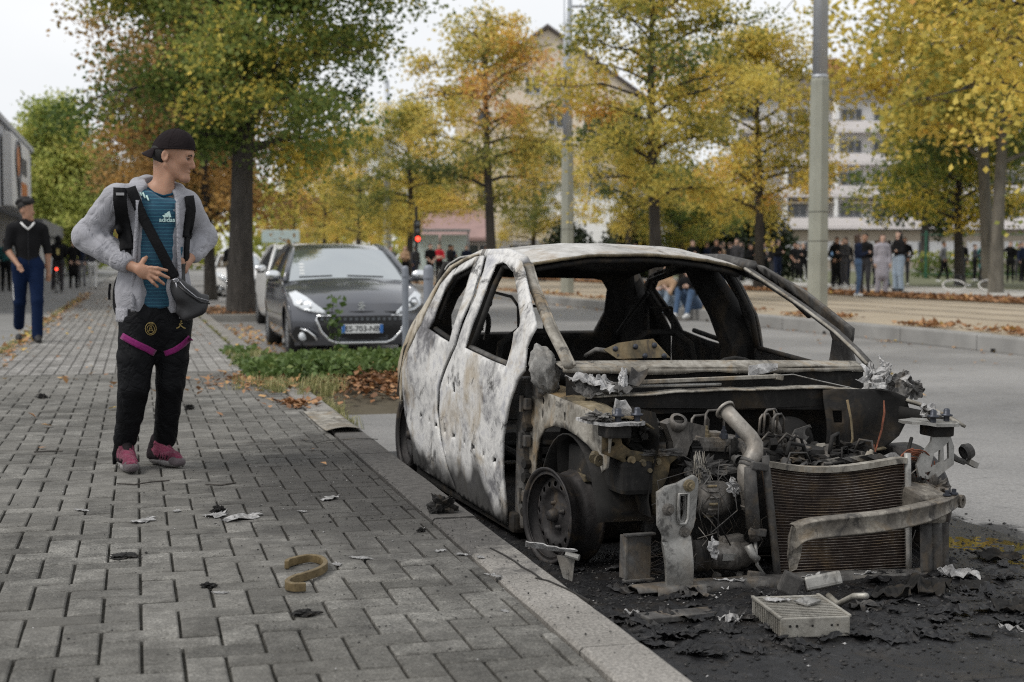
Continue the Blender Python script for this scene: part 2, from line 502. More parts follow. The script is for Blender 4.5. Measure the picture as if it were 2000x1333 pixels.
# --- painted marks
M_PAINT = simple('road_paint', (.62,.62,.6), .8, var=.15, scale=3, pos=True)
def mark(name, pts, z):
    b = MB(); b.add([(x, y, z) for x, y in pts], [tuple(range(len(pts)))]); o = b.build(name, M_PAINT); o['kind'] = 'structure'
for yy in (9.5, 14.8, 20.1, 25.4, 30.7): mark('lane_marking', [(5.62, yy), (5.72, yy), (5.72, yy+1.6), (5.62, yy+1.6)], ROAD_Z+.004)
mark('lot_marking', [(-3.1, 24.6), (-2.55, 24.9), (-2.55, 25.5), (-3.1, 25.2)], -.056)
# ------------------------------------------------------------------ trees and plants
def mat_leaf(name, stops, trans=.5):
    n = NT(name)
    t = n('Attribute', {'attribute_name': 'tone'}).outputs['Fac']
    rnd = n('ObjectInfo').outputs['Random']
    f = n.math('ADD', t, n.math('MULTIPLY', n.math('SUBTRACT', rnd, .5), .14), clamp=True)
    c = n.ramp(f, stops)
    n.P(Base_Color=c, Roughness=.55, Specular_IOR_Level=.3)
    tr = n('BsdfTranslucent', Color=c)
    mx = n('MixShader', _0=trans); n.t.links.new(n.b.outputs[0], mx.inputs[1]); n.t.links.new(tr.outputs[0], mx.inputs[2])
    n.t.links.new(mx.outputs[0], n.out.inputs[0])
    return n.m
G1, G2, YG, YL, OR, BR_ = (.028,.045,.012), (.075,.095,.022), (.20,.19,.035), (.46,.31,.045), (.42,.20,.035), (.24,.11,.04)
L_AUT = mat_leaf('autumn_leaf', [(0,(0.105,0.133,0.041)),(.18,(0.251,0.266,0.071)),(.38,(0.552,0.478,0.122)),(.66,(0.850,0.619,0.160)),(.88,(0.733,0.405,0.129)),(1.,(0.445,0.221,0.098))])
L_YEL = mat_leaf('yellow_leaf', [(0,(0.091,0.130,0.040)),(.22,(0.232,0.260,0.069)),(.40,(0.563,0.477,0.113)),(.75,(0.850,0.668,0.158)),(1.,(0.791,0.458,0.128))])
L_GRN = mat_leaf('green_leaf', [(0,(0.051,0.084,0.024)),(.45,(0.125,0.185,0.044)),(.70,(0.234,0.268,0.067)),(.88,(0.604,0.503,0.100)),(1.,(0.850,0.637,0.118))])
L_BRN = mat_leaf('russet_leaf', [(0,(0.084,0.090,0.030)),(.3,(0.240,0.186,0.066)),(.65,(0.456,0.282,0.108)),(1.,(0.576,0.348,0.108))])
L_LIME = mat_leaf('lime_leaf', [(0,(0.130,0.179,0.049)),(.5,(0.390,0.439,0.114)),(.85,(0.683,0.650,0.195)),(1.,(0.845,0.715,0.211))])
L_DARK = mat_leaf('dark_leaf', [(0,(.012,.02,.008)),(.6,(.035,.05,.018)),(.9,(.06,.07,.022)),(1.,(.16,.06,.03))], .2)
def mat_bark(name, a, c, sc=9):
    n = NT(name); p = n.obj(); v = n('Mapping', Vector=p, Scale=(1,1,.25)).outputs[0]
    f = n.noise(sc, 6, .7, v, .6)
    n.P(Base_Color=n.ramp(f, [(.3, a), (.7, c)]), Roughness=.95, Normal=n.bump(n.noise(sc*2.5, 6, .7, v, .8), .9, .03)); return n.m
BARK = mat_bark('bark', (.022,.019,.016), (.075,.066,.058))
BARK_P = mat_bark('pale_bark', (.06,.054,.044), (.19,.172,.14), 3)

def leaf_mesh(pts, size, r_, tones, jit=.35):
    """one folded leaf per point"""
    n = len(pts); P = np.array(pts)
    nr = np.random.RandomState(r_)
    a = nr.normal(size=(n, 3)); a[:, 2] = a[:, 2]*.7-.35; a /= np.linalg.norm(a, axis=1)[:, None]
    q = nr.normal(size=(n, 3)); w = np.cross(a, q); w /= np.linalg.norm(w, axis=1)[:, None]
    nn = np.cross(a, w)
    s = size*(1+jit*nr.uniform(-1, 1, n))[:, None]
    V = np.stack([P, P+a*s*.5+w*s*.42+nn*s*.10, P+a*s, P+a*s*.5-w*s*.42+nn*s*.10], 1).reshape(-1, 3)
    F = np.arange(n*4).reshape(-1, 4)
    t = np.repeat(np.clip(np.array(tones)+nr.normal(0, .11, n), 0, 1), 4)
    return V, F, t

def mesh_np(name, V, F, m, tone=None):
    me = bpy.data.meshes.new(name)
    me.vertices.add(len(V)); me.vertices.foreach_set('co', V.astype(np.float32).ravel())
    k = F.shape[1]
    me.loops.add(F.size); me.loops.foreach_set('vertex_index', F.astype(np.int32).ravel())
    me.polygons.add(len(F)); me.polygons.foreach_set('loop_start', np.arange(0, F.size, k, dtype=np.int32)); me.polygons.foreach_set('loop_total', np.full(len(F), k, np.int32))
    me.update(); me.validate()
    if m is not None: me.materials.append(m)
    if tone is not None:
        a = me.attributes.new('tone', 'FLOAT', 'POINT'); a.data.foreach_set('value', tone.astype(np.float32))
    return me

def grow_tree(seed, H, base, rad, trunk_r, n_limb, n_leaf, leaf, shape='round', lean=(0, 0), bark=None, tone0=.5, spread=.34, tone_var=.2):
    """returns trunk mesh builder and leaf points; limbs carry twigs, twigs carry leaf clumps"""
    r = random.Random(seed); b = MB()
    top = H*.93
    tp = []
    for i in range(9):
        t = i/8; tp.append((lean[0]*t+.10*math.sin(t*5+seed), lean[1]*t+.10*math.cos(t*4+seed)-.10*math.cos(seed), top*t))
    b.tube([(tp[0][0], tp[0][1], -.1)]+tp, [trunk_r*1.5]+[trunk_r*(1.22 if i == 0 else 1)*(1-.88*(i/8)**1.25)+.012 for i in range(9)], 10)
    def trunk_at(z):
        t = min(max(z/top, 0), 1)*8; k = min(int(t), 7); return Vector(tp[k]).lerp(Vector(tp[k+1]), t-k)
    pts, tones = [], []
    clumps = []
    for i in range(n_limb):
        t = (i+r.random()*.8)/n_limb
        z = base+(H*.90-base)*t**.9
        if shape == 'round': w = math.sin(PI*min(1, .16+.80*t))**.7
        elif shape == 'cone': w = (1-t*.86)*(.55+.45*min(1, t*5))
        else: w = .65+.35*math.sin(PI*(.2+.7*t))
        L = rad*w*r.uniform(.72, 1.1); az = i*2.4+r.uniform(-.5, .5)
        up = r.uniform(.25, .62)*(1+.5*t)
        p0 = trunk_at(z*.96); pth = [p0]
        for k in range(1, 5):
            f = k/4; bend = up*f-.35*f*f
            pth.append(p0+Vector((math.cos(az)*L*f, math.sin(az)*L*f, L*bend))+Vector((r.uniform(-1, 1), r.uniform(-1, 1), r.uniform(-1, 1)))*.06*L*f)
        r0 = trunk_r*(.42-.25*t)
        b.tube(pth, [r0, r0*.75, r0*.5, r0*.3, .008], 5, caps=False)
        ct = tone0+r.gauss(0, tone_var)
        for k in range(7):
            f = r.uniform(.28, 1.08); j = min(int(f*4), 3); q = pth[j].lerp(pth[j+1], min(f*4-j, 1.2))
            tw = Vector((r.gauss(0, 1), r.gauss(0, 1), r.gauss(.15, .6))); tw.normalize(); Lt = rad*r.uniform(.16, .36)
            e = q+tw*Lt; b.tube([q, q.lerp(e, .5)+Vector((0, 0, .04)), e], [.018, .012, .005], 4, caps=False)
            clumps.append((e, ct+r.gauss(0, .10))); clumps.append((q.lerp(e, .55), ct+r.gauss(0, .10)))
    per = max(1, n_leaf//len(clumps))
    for e, ct in clumps:
        s = spread*r.uniform(.6, 1.25)
        for k in range(int(per*r.uniform(.5, 1.5))):
            gq = lambda q: max(-2., min(2., r.gauss(0, 1)))*q
            pts.append((e.x+gq(s), e.y+gq(s), e.z+gq(s*.7))); tones.append(ct)
    return b, pts, tones

def make_tree(name, mat, seed, H, base, rad, trunk_r, n_limb, n_leaf, leaf, bark=None, **kw):
    b, pts, tones = grow_tree(seed, H, base, rad, trunk_r, n_limb, n_leaf, leaf, **kw)
    root = empty(name)
    b.build('trunk', bark or BARK, root, True)
    V, F, t = leaf_mesh(pts, leaf, seed+5, tones)
    me = mesh_np('crown', V, F, mat, t); o = bpy.data.objects.new('crown', me); COL.objects.link(o); o.parent = root
    return root
def put(o, x, y, label, group=None, rz=0., s=1., z=0.):
    o.location = (x, y, z); o.rotation_euler = (0, 0, rz); o.scale = (s, s, s); tag(o, label, 'tree', group); return o

TG1 = 'autumn trees beside the tram line'; TG2 = 'trees beyond the tram tracks'
t_big = put(make_tree('lime_tree', L_GRN, 11, 12.5, 3.3, 4.25, .25, 38, 100000, .094, tone0=.42, spread=.33, tone_var=.14), 2.17, 29.6, 'big dark green roadside tree with some yellow leaves and a thick straight trunk')
aA = make_tree('autumn_tree', L_AUT, 3, 8.9, 2.7, 2.75, .155, 24, 15000, .105, tone0=.54, spread=.26)
aB = make_tree('autumn_tree', L_YEL, 8, 10.4, 2.9, 3.0, .17, 30, 22000, .108, tone0=.42, spread=.28)
aC = make_tree('autumn_tree', L_YEL, 21, 9.6, 2.5, 3.3, .17, 30, 24000, .108, tone0=.52, spread=.29)
aN = make_tree('autumn_tree', L_YEL, 33, 9.5, 2.45, 3.55, .17, 34, 30000, .115, tone0=.50, spread=.30, tone_var=.22)
put(aN, 14.0, 17.4, 'yellow leaved tree hanging into the upper right corner', TG1, .4, .92)
put(aB, 12.6, 33.8, 'yellow green tree with straight dark trunk rising behind the burnt car roof', TG1, 0., .9)
put(aA, 12.6, 50.6, 'sparse orange tree whose thin crown stands before the gabled building', TG1, 1.1, 1.2)
def more(src, x, y, label, group, rz, s=1.): return put(copy_tree(src), x, y, label, group, rz, s)
put(aC, 12.6, 66.8, 'orange and green tree between the grey lamp pole and the traffic light', TG1, 2.1, .96)
more(aB, 12.6, 82.5, 'yellow tree with thin dark trunk above the roof of the grey car', TG1, 3.3, .9)
more(aA, 12.6, 99, 'distant yellow tree above the windscreen of the grey car', TG1, 4.0, 1.)
more(aC, 12.6, 117, 'farthest yellow tree of the row along the tram line', TG1, 5.0, .95)
# row across the tracks
more(aC, 20.6, 45.0, 'full yellow orange tree just left of the tall concrete pole', TG2, .9, 1.0)
more(aB, 21.0, 59.5, 'green and yellow tree before the white house wall', TG2, 1.9, .82)
more(aC, 21.0, 75, 'yellow tree behind the thin orange one', TG2, 2.9, .86)
more(aA, 21.2, 92, 'low golden tree before the pink and cream shop roofs', TG2, .5, .95)
more(aC, 21.2, 110, 'golden tree far down the tracks behind the traffic light', TG2, 3.9, .9)
more(aB, 21.0, 130, 'pale yellow tree at the far end of the tracks', TG2, 5.1, .9)
more(aC, 20.8, 152, 'faint yellow tree at the street end', TG2, 1.4, .9)
dk = make_tree('broad_tree', L_GRN, 41, 8.6, 2.7, 4.4, .21, 26, 19000, .16, tone0=.58, spread=.45)
put(dk, 30.2, 47.8, 'green tree with thin dark trunk before the white apartment block', TG2, .3, .88)
more(dk, 24.5, 62, 'dark green tree to the left of the concrete pole', TG2, 2.3, .62)
pl = make_tree('plane_tree', L_YEL, 55, 13.5, 4.0, 4.6, .19, 26, 16000, .2, bark=BARK_P, tone0=.36, spread=.5, lean=(.3, .2))
put(pl, 24.4, 36.6, 'plane tree with bare grey brown trunk beside the fallen bicycle', TG2, 0)
more(pl, 28.6, 43.6, 'plane tree with pale blotched trunk close behind the fallen bicycle', TG2, 1.7, 1.15)
tall = make_tree('dark_tall_tree', L_DARK, 61, 17, 3, 3.4, .3, 26, 12000, .26, tone0=.6, spread=.5, shape='cone')
put(tall, 50.5, 84.0, 'tall dark evergreen tree showing above the yellow crowns', None, 0, 1.0)
# left side
br = make_tree('russet_tree', L_BRN, 71, 9.4, 2.2, 3.1, .15, 26, 17000, .14, tone0=.5, spread=.36)
put(br, 1.96, 41.3, 'russet brown tree behind the standing boy', 'roadside trees further up', .3)
more(br, 1.7, 54, 'second russet tree further up the pavement', 'roadside trees further up', 2.3, 1.05)
more(br, 1.5, 68, 'third russet tree further up the pavement', 'roadside trees further up', 4.3, 1.05)
more(aB, 2.3, 84, 'yellow green tree at the far end of the parking lane', 'roadside trees further up', 4.3, .95)
lm = make_tree('lime_green_tree', L_LIME, 81, 12.2, 1.2, 4.6, .3, 40, 30000, .24, tone0=.55, spread=.6, shape='cone', tone_var=.16)
put(lm, -5.2, 100, 'tall light green tree behind the grey store', None, 0)
more(lm, -3.4, 112, 'shorter light green tree beside the tall one behind the store', None, 2., .8)
# ------------------------------------------------------------------ buildings
M_WHITE = simple('white_render', (.84,.83,.815), .85, var=.05, scale=.5)
M_PINK = simple('pale_pink_render', (.78,.73,.72), .85, var=.05, scale=.5)
M_BEIGE = simple('beige_render', (.72,.62,.50), .9, var=.06, scale=.4)
M_ROOFT = simple('dark_tile', (.10,.085,.08), .8, var=.25, scale=6)
M_ROOFG = simple('grey_metal_roof', (.24,.245,.25), .6, .2, var=.15, scale=3)
M_BRICK = simple('chimney_brick', (.36,.15,.085), .9, var=.2, scale=5)
M_GLASSD = NT('window_glass').P(Base_Color=(.035,.04,.045), Roughness=.08, Specular_IOR_Level=.8)
M_FRAME = simple('white_frame', (.72,.72,.72), .5, var=.04)
M_AWN = simple('beige_awning', (.40,.35,.28), .8, var=.1)
M_METAL = simple('grey_metal', (.30,.31,.33), .45, .5, var=.08)
M_CLAD = simple('grey_cladding', (.44,.45,.475), .6, .1, var=.05, scale=.6)
M_CLADD = simple('dark_cladding', (.16,.16,.165), .7, var=.1, scale=.6)
M_BROWNROOF = simple('pinkish_roof', (.30,.20,.185), .85, var=.12, scale=1.5)
M_CREAM = simple('cream_fascia', (.62,.54,.42), .85, var=.06)

def window(parent, c, w, h, rz_axis='x', m=None, mull=1, dep=.06):
    """a frame with mullions and recessed pane; facade lies in local xz, facing -y"""
    x, y, z = c; b = MB(); t = .06
    b.box((x-w/2+t/2, y, z), (t, dep, h)); b.box((x+w/2-t/2, y, z), (t, dep, h))
    b.box((x, y, z+h/2-t/2), (w-2*t-.004, dep, t)); b.box((x, y, z-h/2+t/2), (w-2*t-.004, dep, t))
    for k in range(mull): b.box((x-w/2+w*(k+1)/(mull+1), y, z), (.07, dep*.8, h-2*t-.004))
    f = b.build('window', M_FRAME, parent)
    b = MB(); b.box((x, y+dep*.3, z), (w-2*t, .015, h-2*t)); b.build('pane', m or M_GLASSD, f)
    return f

# white apartment block with balconies (local x along the facade, -y towards the street)
ang = math.atan2(115.8-120.6, 79.7-61.4)
apt = empty('apartment_block', (61.4, 120.7, 0), ang, 'white apartment block with rows of long balconies', 'building')
b = MB(); b.box((12, 6.0, 8.2), (40, 9, 16.0)); b.build('wall', M_WHITE, apt)
b = MB()
b.add([(-9.5,.2,16.2),(33.5,.2,16.2),(33.5,12,16.2),(-9.5,12,16.2),(-6,6,18.9),(30,6,18.9)], [(0,1,5,4),(1,2,5),(2,3,4,5),(3,0,4),(0,3,2,1)])
rf = b.build('roof', M_ROOFT, apt)
b = MB(); b.box((12, .1, 16.12), (43, .25, .3)); b.build('gutter', M_ROOFG, rf)
for cx in (2.2, 17): 
    b = MB(); b.box((cx, 5.6, 19.2), (2.3, 1.2, 1.6)); b.box((cx, 5.6, 20.1), (1.4, 1.0, .4)); b.build('chimney', M_BRICK, rf)
slabs = [4.0, 6.95, 9.9, 12.85]
for k, z in enumerate(slabs):
    b = MB(); b.box((12, .35, z), (40.4, 2.4, .22)); sl = b.build('balcony_slab', M_PINK, apt)
    b = MB(); b.box((12, -.82, z+.52), (40.4, .10, .82)); b.build('balcony_parapet', M_PINK, sl)
    if k >= 2 or k == 0:
        b = MB(); b.tube([(-8.2, -.82, z+1.06), (32.2, -.82, z+1.06)], .03, 5); b.build('rail', M_METAL, sl)
    for j, x in enumerate((-7.9, -3.3, 1.35, 8.1, 14.3, 20.2, 26.0, 31.9)):
        if k == 3 and j % 2: continue
        b = MB(); b.box((x, .30, z+1.55), (.34, 2.1, 2.78)); b.build('divider', M_WHITE, apt)
    for x0 in (-6.6, -1.9, 3.2, 6.0, 10.0, 12.4, 16.2, 18.3, 22, 24.3, 28, 30.2):
        window(apt, (x0, 1.44, z+1.35), 2.0 if int(x0*10) % 3 else 1.5, 1.9, mull=2 if int(x0*10) % 3 else 1)
    if k == 0:
        for x0 in (-1., 5., 11.):
            b = MB(); b.box((x0, -.1, z+2.45), (4.4, 1.5, .08), (R(14), 0, 0)); b.build('awning', M_AWN, apt)
b = MB(); b.box((12, .9, 2.0), (39, 1.2, 3.6)); b.build('ground_floor', M_AWN, apt)
for x0 in (-6, -2.5, 1., 4.5, 8., 11.5, 15., 18.5, 22):
    b = MB(); b.box((x0, .27, 1.9), (2.4, .08, 1.7)); b.build('shutter', M_FRAME, apt)
    window(apt, (x0+1.55, .26, 1.9), .7, 1.7, mull=0)
# beige gabled building
gb = empty('gabled_building', (33.0, 113.5, -.6), math.atan2(108.8-112.5, 39.45-25.4), 'tall beige building with a pointed gable and white windows', 'building')
b = MB(); W = 7.6
pts = [(-W,0),(W,0),(W,15.2),(0,20.6),(-W,15.2)]
b.add([(x, 0, z) for x, z in pts]+[(x, 14, z) for x, z in pts], [(0,1,2,3,4),(9,8,7,6,5),(0,5,6,1),(1,6,7,2),(4,9,5,0)])
b.build('wall', M_BEIGE, gb)
b = MB()
for s in (-1, 1):
    A = [(0,-.5,20.95),(s*(W+.7),-.5,15.0),(s*(W+.7),14.2,15.0),(0,14.2,20.95)]
    b.add([tuple(p) for p in A]+[(p[0], p[1], p[2]-.28) for p in A], [(0,1,2,3),(7,6,5,4),(0,4,5,1),(1,5,6,2),(2,6,7,3),(3,7,4,0)])
b.build('roof', M_ROOFT, gb)
for z in (3.2, 6.2, 9.2, 12.2, 15.0):
    for x in (-5.2, -2.3, .7, 3.6, 6.) if z < 15 else (-1.2, 1.2):
        window(gb, (x, -.05, z+1.), 1.3, 1.45, mull=1, dep=.14)
# pale wing in front of it
wg = empty('white_house', (31.3, 90.4, 0), math.atan2(-.92, 2.59), 'low white house with a garage door and a tall narrow window', 'house')
b = MB(); b.box((-1.2, 3, 3.05), (8.6, 6, 5.9)); b.build('wall', M_WHITE, wg)
b = MB(); b.box((-1.2, 3, 6.1), (9.2, 6.6, .2)); b.build('roof', M_ROOFG, wg)
window(wg, (1.75, -.03, 4.6), .9, 1.5, mull=1, dep=.12)
b = MB(); b.box((.6, -.03, 1.35), (2.6, .1, 2.3), bev=.02); gd_ = b.build('garage_door', M_CLAD, wg)
for k in range(4):
    bb = MB(); bb.box((.6, -.09, .5+.55*k), (2.5, .02, .48)); bb.build('panel', M_WHITE, gd_)
wg2 = empty('white_annex', (39, 92, 0), -.3, 'white garden wall and annex behind the crowd', 'building')
b = MB(); b.box((0, 2, 1.9), (9, 4, 3.7)); b.build('wall', M_WHITE, wg2)
b = MB(); b.box((0, 2, 3.85), (9.5, 4.4, .2)); b.build('roof', M_PINK, wg2)
for x in (-2.6, 0., 2.6): window(wg2, (x, -.03, 1.6), 1.4, 1.5, mull=1, dep=.12)
# low shops
sh = empty('low_shop', (22.2, 87.5, 0), -.26, 'low shop building with pinkish roof slope and cream fascia', 'building')
b = MB(); b.box((0, 3, 1.35), (8.4, 6, 2.6)); b.build('wall', M_CLAD, sh)
b = MB(); b.add([(-5.,-1,2.45),(-.6,-1,2.45),(-.6,3,4.3),(-5.,3,4.3),(-5.,-1,2.25),(-.6,-1,2.25),(-.6,3,2.25),(-5.,3,2.25)], [(0,1,2,3),(4,7,6,5),(0,4,5,1),(1,5,6,2),(2,6,7,3),(3,7,4,0)]); b.build('roof', M_BROWNROOF, sh)
b = MB(); b.box((2.1, -.7, 2.85), (4.8, .3, 1.15)); b.build('fascia', M_CREAM, sh)
for x in (-3.4, -1.2, 1.4, 3.2): window(sh, (x, -.03, 1.2), 1.5, 1.7, mull=1, dep=.1)
# grey store on the left with its sign
st = empty('grey_store', (-5, 0, 0), 0, 'grey clad store at the left edge with a tall sign board', 'building')
b = MB(); b.box((-9, 52.7, 4.75), (18, 45, 3.3)); b.build('upper_wall', M_CLAD, st)
b = MB(); b.box((-9.3, 52.7, 1.5), (17.4, 44.6, 3.15)); b.build('lower_wall', M_CLADD, st)
b = MB(); b.box((.02, 52.7, 6.5), (.25, 45.2, .22)); b.build('parapet', M_METAL, st)
b = MB(); b.box((-2.5, 106, 1.2), (5, 60, 2.4)); b.build('side_wing', M_CLAD, st)
b = MB(); b.box((-2.3, 106, 2.75), (5.6, 61, .75)); b.build('canopy', M_CLADD, st)
for k in range(14):
    b = MB(); b.box((.012, 32.5+3.1*k, 4.75), (.03, .05, 3.25)); b.build('cladding_seam', M_METAL, st)
sg = empty('sign_board', (-4.75, 63.2, 3.15), 0, 'white store sign board with an orange emblem and lettering', 'sign')
b = MB(); b.box((0, 0, 1.42), (.35, 9.4, 2.85), bev=.03); b.build('board', simple('sign_white', (.70,.70,.69), .6, var=.04), sg)
M_SORG = simple('sign_orange', (.55,.20,.06), .6, var=.05); M_SGRY = simple('sign_grey', (.10,.10,.105), .6, var=.05)
b = MB(); b.poly([(-1.9+1.05*math.cos(a), 1.9+.62*math.sin(a)) for a in [k*PI/12 for k in range(24)]], (), .3, lambda u, v: (.19, u, v)); b.build('emblem', M_SORG, sg)
b = MB(); b.tube([(.195, -1.9+1.25*math.cos(a), 1.9+.80*math.sin(a)) for a in [k*PI/12 for k in range(24)]], .06, 5, closed=True)
b.tube([(.195,-3.0,1.6),(.195,-1.9,.25),(.195,-.8,1.6)], .06, 5); b.build('emblem_outline', M_SGRY, sg)
def text(name, body, size, loc, rot, m, parent, ext=.004, align='CENTER', bold=0.):
    """flat lettering turned into a real mesh"""
    cu = bpy.data.curves.new(name, 'FONT'); cu.body = body; cu.size = size; cu.extrude = ext; cu.align_x = align; cu.align_y = 'CENTER'; cu.offset = bold
    t = bpy.data.objects.new(name, cu); COL.objects.link(t)
    me = bpy.data.meshes.new_from_object(t.evaluated_get(bpy.context.evaluated_depsgraph_get()))
    bpy.data.objects.remove(t); me.materials.clear(); me.materials.append(m)
    o = bpy.data.objects.new(name, me); COL.objects.link(o); o.location = loc; o.rotation_euler = rot; o.parent = parent
    return o
# two lines of block lettering too blurred to read: bars the size of the letters
for row, (z, m) in enumerate(((1.85, M_SGRY), (.85, M_SORG))):
    for k in range(5):
        b = MB(); b.box((.19, .15+.62*k, z), (.03, .44, .62 if row else .7)); b.build('letter', m, sg)

# hedge and green fence in front of the block
hd = MB(); rr_ = random.Random(5); pts = []; tn = []
for k in range(9000):
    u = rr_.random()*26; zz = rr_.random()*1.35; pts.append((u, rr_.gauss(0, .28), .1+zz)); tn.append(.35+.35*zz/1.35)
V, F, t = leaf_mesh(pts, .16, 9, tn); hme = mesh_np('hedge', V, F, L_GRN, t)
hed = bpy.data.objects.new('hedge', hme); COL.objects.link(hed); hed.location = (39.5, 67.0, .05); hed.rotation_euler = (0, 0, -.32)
tag(hed, 'clipped green hedge behind the green fence posts', 'hedge')
M_GREENP = simple('green_paint', (.02,.10,.06), .5, var=.1)
fpost = MB(); fpost.box((0, 0, 1.25), (.1, .1, 2.5), bev=.01)
fence = empty('green_fence', (39.2, 66.2, .05), -.32, 'green metal fence posts in front of the hedge', 'fence')
p0 = fpost.build('post', M_GREENP, fence); p0.location = (.5, 0, 0)
for k in range(1, 9):
    c = p0.copy(); COL.objects.link(c); c.location = (.5+3.*k, 0, 0)
b = MB(); b.tube([(.2, 0, 2.3), (25, 0, 2.3)], .02, 5); b.build('rail', M_GREENP, fence)
b = MB(); b.tube([(.2, 0, .25), (25, 0, .25)], .02, 5); b.build('rail', M_GREENP, fence)
# dark shrubs behind the crowd
for k, (x, y, s, lb) in enumerate(((28.6, 66, 1.25, 'dark green shrub behind the crowd nearest the concrete pole'), (24.6, 69, 1.05, 'dark rounded shrub behind the crowd with pale wall to its left'), (21.5, 70, .9, 'low dark shrub at the left of the shrubs behind the crowd'), (26.6, 64.5, 1.2, 'dark shrub behind the big hooded person'), (30.6, 66.5, 1.15, 'dark shrub directly left of the concrete pole'), (22.6, 63.5, .8, 'smaller dark shrub above the car roof'))):
    r2 = random.Random(90+k); pts = []; tn = []
    for i in range(5000):
        a, e, q = r2.uniform(0, 2*PI), r2.uniform(0, PI/2), r2.random()**.4
        pts.append((2.0*q*math.cos(a)*math.cos(e), 1.4*q*math.sin(a)*math.cos(e), .2+3.1*q*math.sin(e)*r2.uniform(.8, 1.1))); tn.append(.35+r2.gauss(0, .2))
    V, F, t = leaf_mesh(pts, .2, 17+k, tn); me = mesh_np('foliage', V, F, L_DARK, t)
    rt = empty('shrub', (x, y, .05), 0, lb, 'shrub'); rt.scale = (s, s, s)
    o = bpy.data.objects.new('foliage', me); COL.objects.link(o); o.parent = rt
    b = MB(); b.tube([(0,0,0),(.1,0,.6),(.1,.1,1.6)], [.08,.06,.03], 6); b.build('stem', BARK, rt)
# ------------------------------------------------------------------ the burnt-out car
def mat_burnt(name, cols, streak=3., soot=.0, rough=.75, metal=.15, bump=.35, scale=5., rust=(.22,.13,.055), rustf=.35, black=.25):
    """heat-scaled sheet metal: ash, bare grey, ochre rust and soot in runs"""
    n = NT(name); p = n.obj()
    mp = n('Mapping', Vector=p, Scale=(1.2, .75, .85)).outputs[0]
    a = n.noise(streak, 7, .64, mp, .55); f = n.noise(scale*4, 6, .72, n('Mapping', Vector=p, Scale=(1,.55,.8)).outputs[0], .4); g = n.noise(70, 4, .75, p)
    c = n.ramp(n.math('ADD', n.math('MULTIPLY', a, .60), n.math('MULTIPLY', f, .40)), cols)
    rf = n.ramp(n.noise(scale*.62, 5, .66, n('Mapping', Vector=p, Location=(3.1,1.7,5.2)).outputs[0], .8), [(.52, 0.), (.68, rustf)])
    c = n.mix(rf, c, n.mix(n.noise(24, 4, .6, p), rust, (.27,.20,.10)))
    bl = n.ramp(n.noise(scale*.8, 7, .74, n('Mapping', Vector=p, Location=(9.1,4.7,1.2), Scale=(1,.62,.62)).outputs[0], .9), [(.555, 0.), (.63, black)])
    c = n.mix(bl, c, (.035,.033,.032))
    c = n.mix(n.ramp(g, [(.62, 0.), (.7, .55)]), c, (.06,.055,.05))
    if soot:
        z = n.sep(p)[2]
        s = n.math('ADD', z, n.math('MULTIPLY', n.math('SUBTRACT', n.noise(2.3, 2, .5, n('Mapping', Vector=p, Scale=(1, 1.0, .5)).outputs[0]), .5), .75))
        c = n.mix(n.ramp(s, [(soot-.05, .93), (soot+.045, 0.)]), c, (.022,.021,.02))
    n.P(Base_Color=c, Roughness=rough, Metallic=metal, Specular_IOR_Level=.3,
        Normal=n.bump(n.math('ADD', n.math('MULTIPLY', g, .55), n.math('MULTIPLY', f, .8)), bump, .004))
    return n.m
W_PANEL = mat_burnt('scorched_panel', [(.30,(.06,.058,.058)),(.39,(.19,.187,.195)),(.45,(.42,.415,.41)),(.53,(.64,.63,.61)),(.60,(.44,.44,.455)),(.68,(.21,.215,.24))], 2.4, soot=.20, rustf=.62, black=.9, rust=(.30,.225,.12))
W_ROOF = mat_burnt('scorched_roof', [(.28,(.15,.145,.135)),(.45,(.36,.35,.33)),(.6,(.54,.53,.51)),(.72,(.33,.32,.30))], 3.4, rustf=.5, black=.75)
W_OCHRE = mat_burnt('rusted_ochre', [(.3,(.03,.026,.02)),(.45,(.10,.082,.052)),(.57,(.21,.17,.105)),(.68,(.34,.325,.29))], 4., rustf=.7, black=.75, scale=7)
W_BROWN = mat_burnt('rusted_brown', [(.3,(.012,.010,.008)),(.45,(.045,.036,.022)),(.57,(.105,.082,.045)),(.68,(.22,.20,.16))], 4., rustf=.6, black=.8, scale=8)
W_RAIL = mat_burnt('scaled_rail', [(.3,(.05,.046,.04)),(.45,(.17,.155,.13)),(.6,(.36,.34,.30)),(.7,(.26,.21,.13))], 5., rustf=.6, black=.75, scale=8)
W_GREY = mat_burnt('burnt_grey', [(.3,(.02,.019,.018)),(.5,(.07,.067,.064)),(.7,(.19,.185,.175))], 5., rustf=.3, black=.7, scale=8)
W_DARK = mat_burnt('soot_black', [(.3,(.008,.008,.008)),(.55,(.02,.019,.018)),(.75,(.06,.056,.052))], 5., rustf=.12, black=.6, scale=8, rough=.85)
W_WHEEL = mat_burnt('burnt_wheel', [(.3,(.012,.011,.011)),(.5,(.03,.028,.028)),(.7,(.075,.068,.066))], 7., rustf=.22, black=.5, scale=10, rough=.6, metal=.35)
W_ALU = mat_burnt('cast_aluminium', [(.3,(.12,.118,.112)),(.5,(.27,.265,.25)),(.7,(.42,.41,.39))], 6., rustf=.15, black=.7, scale=9, rough=.5, metal=.45)
W_ENG = mat_burnt('engine_metal', [(.3,(.03,.028,.025)),(.5,(.115,.106,.096)),(.7,(.28,.265,.245))], 8., rustf=.3, black=.8, scale=12, rough=.6, metal=.35)
W_PIPE = mat_burnt('heated_pipe', [(.3,(.13,.115,.098)),(.5,(.235,.215,.19)),(.7,(.36,.34,.31))], 6., rustf=.2, black=.35, scale=9, rough=.5, metal=.3)
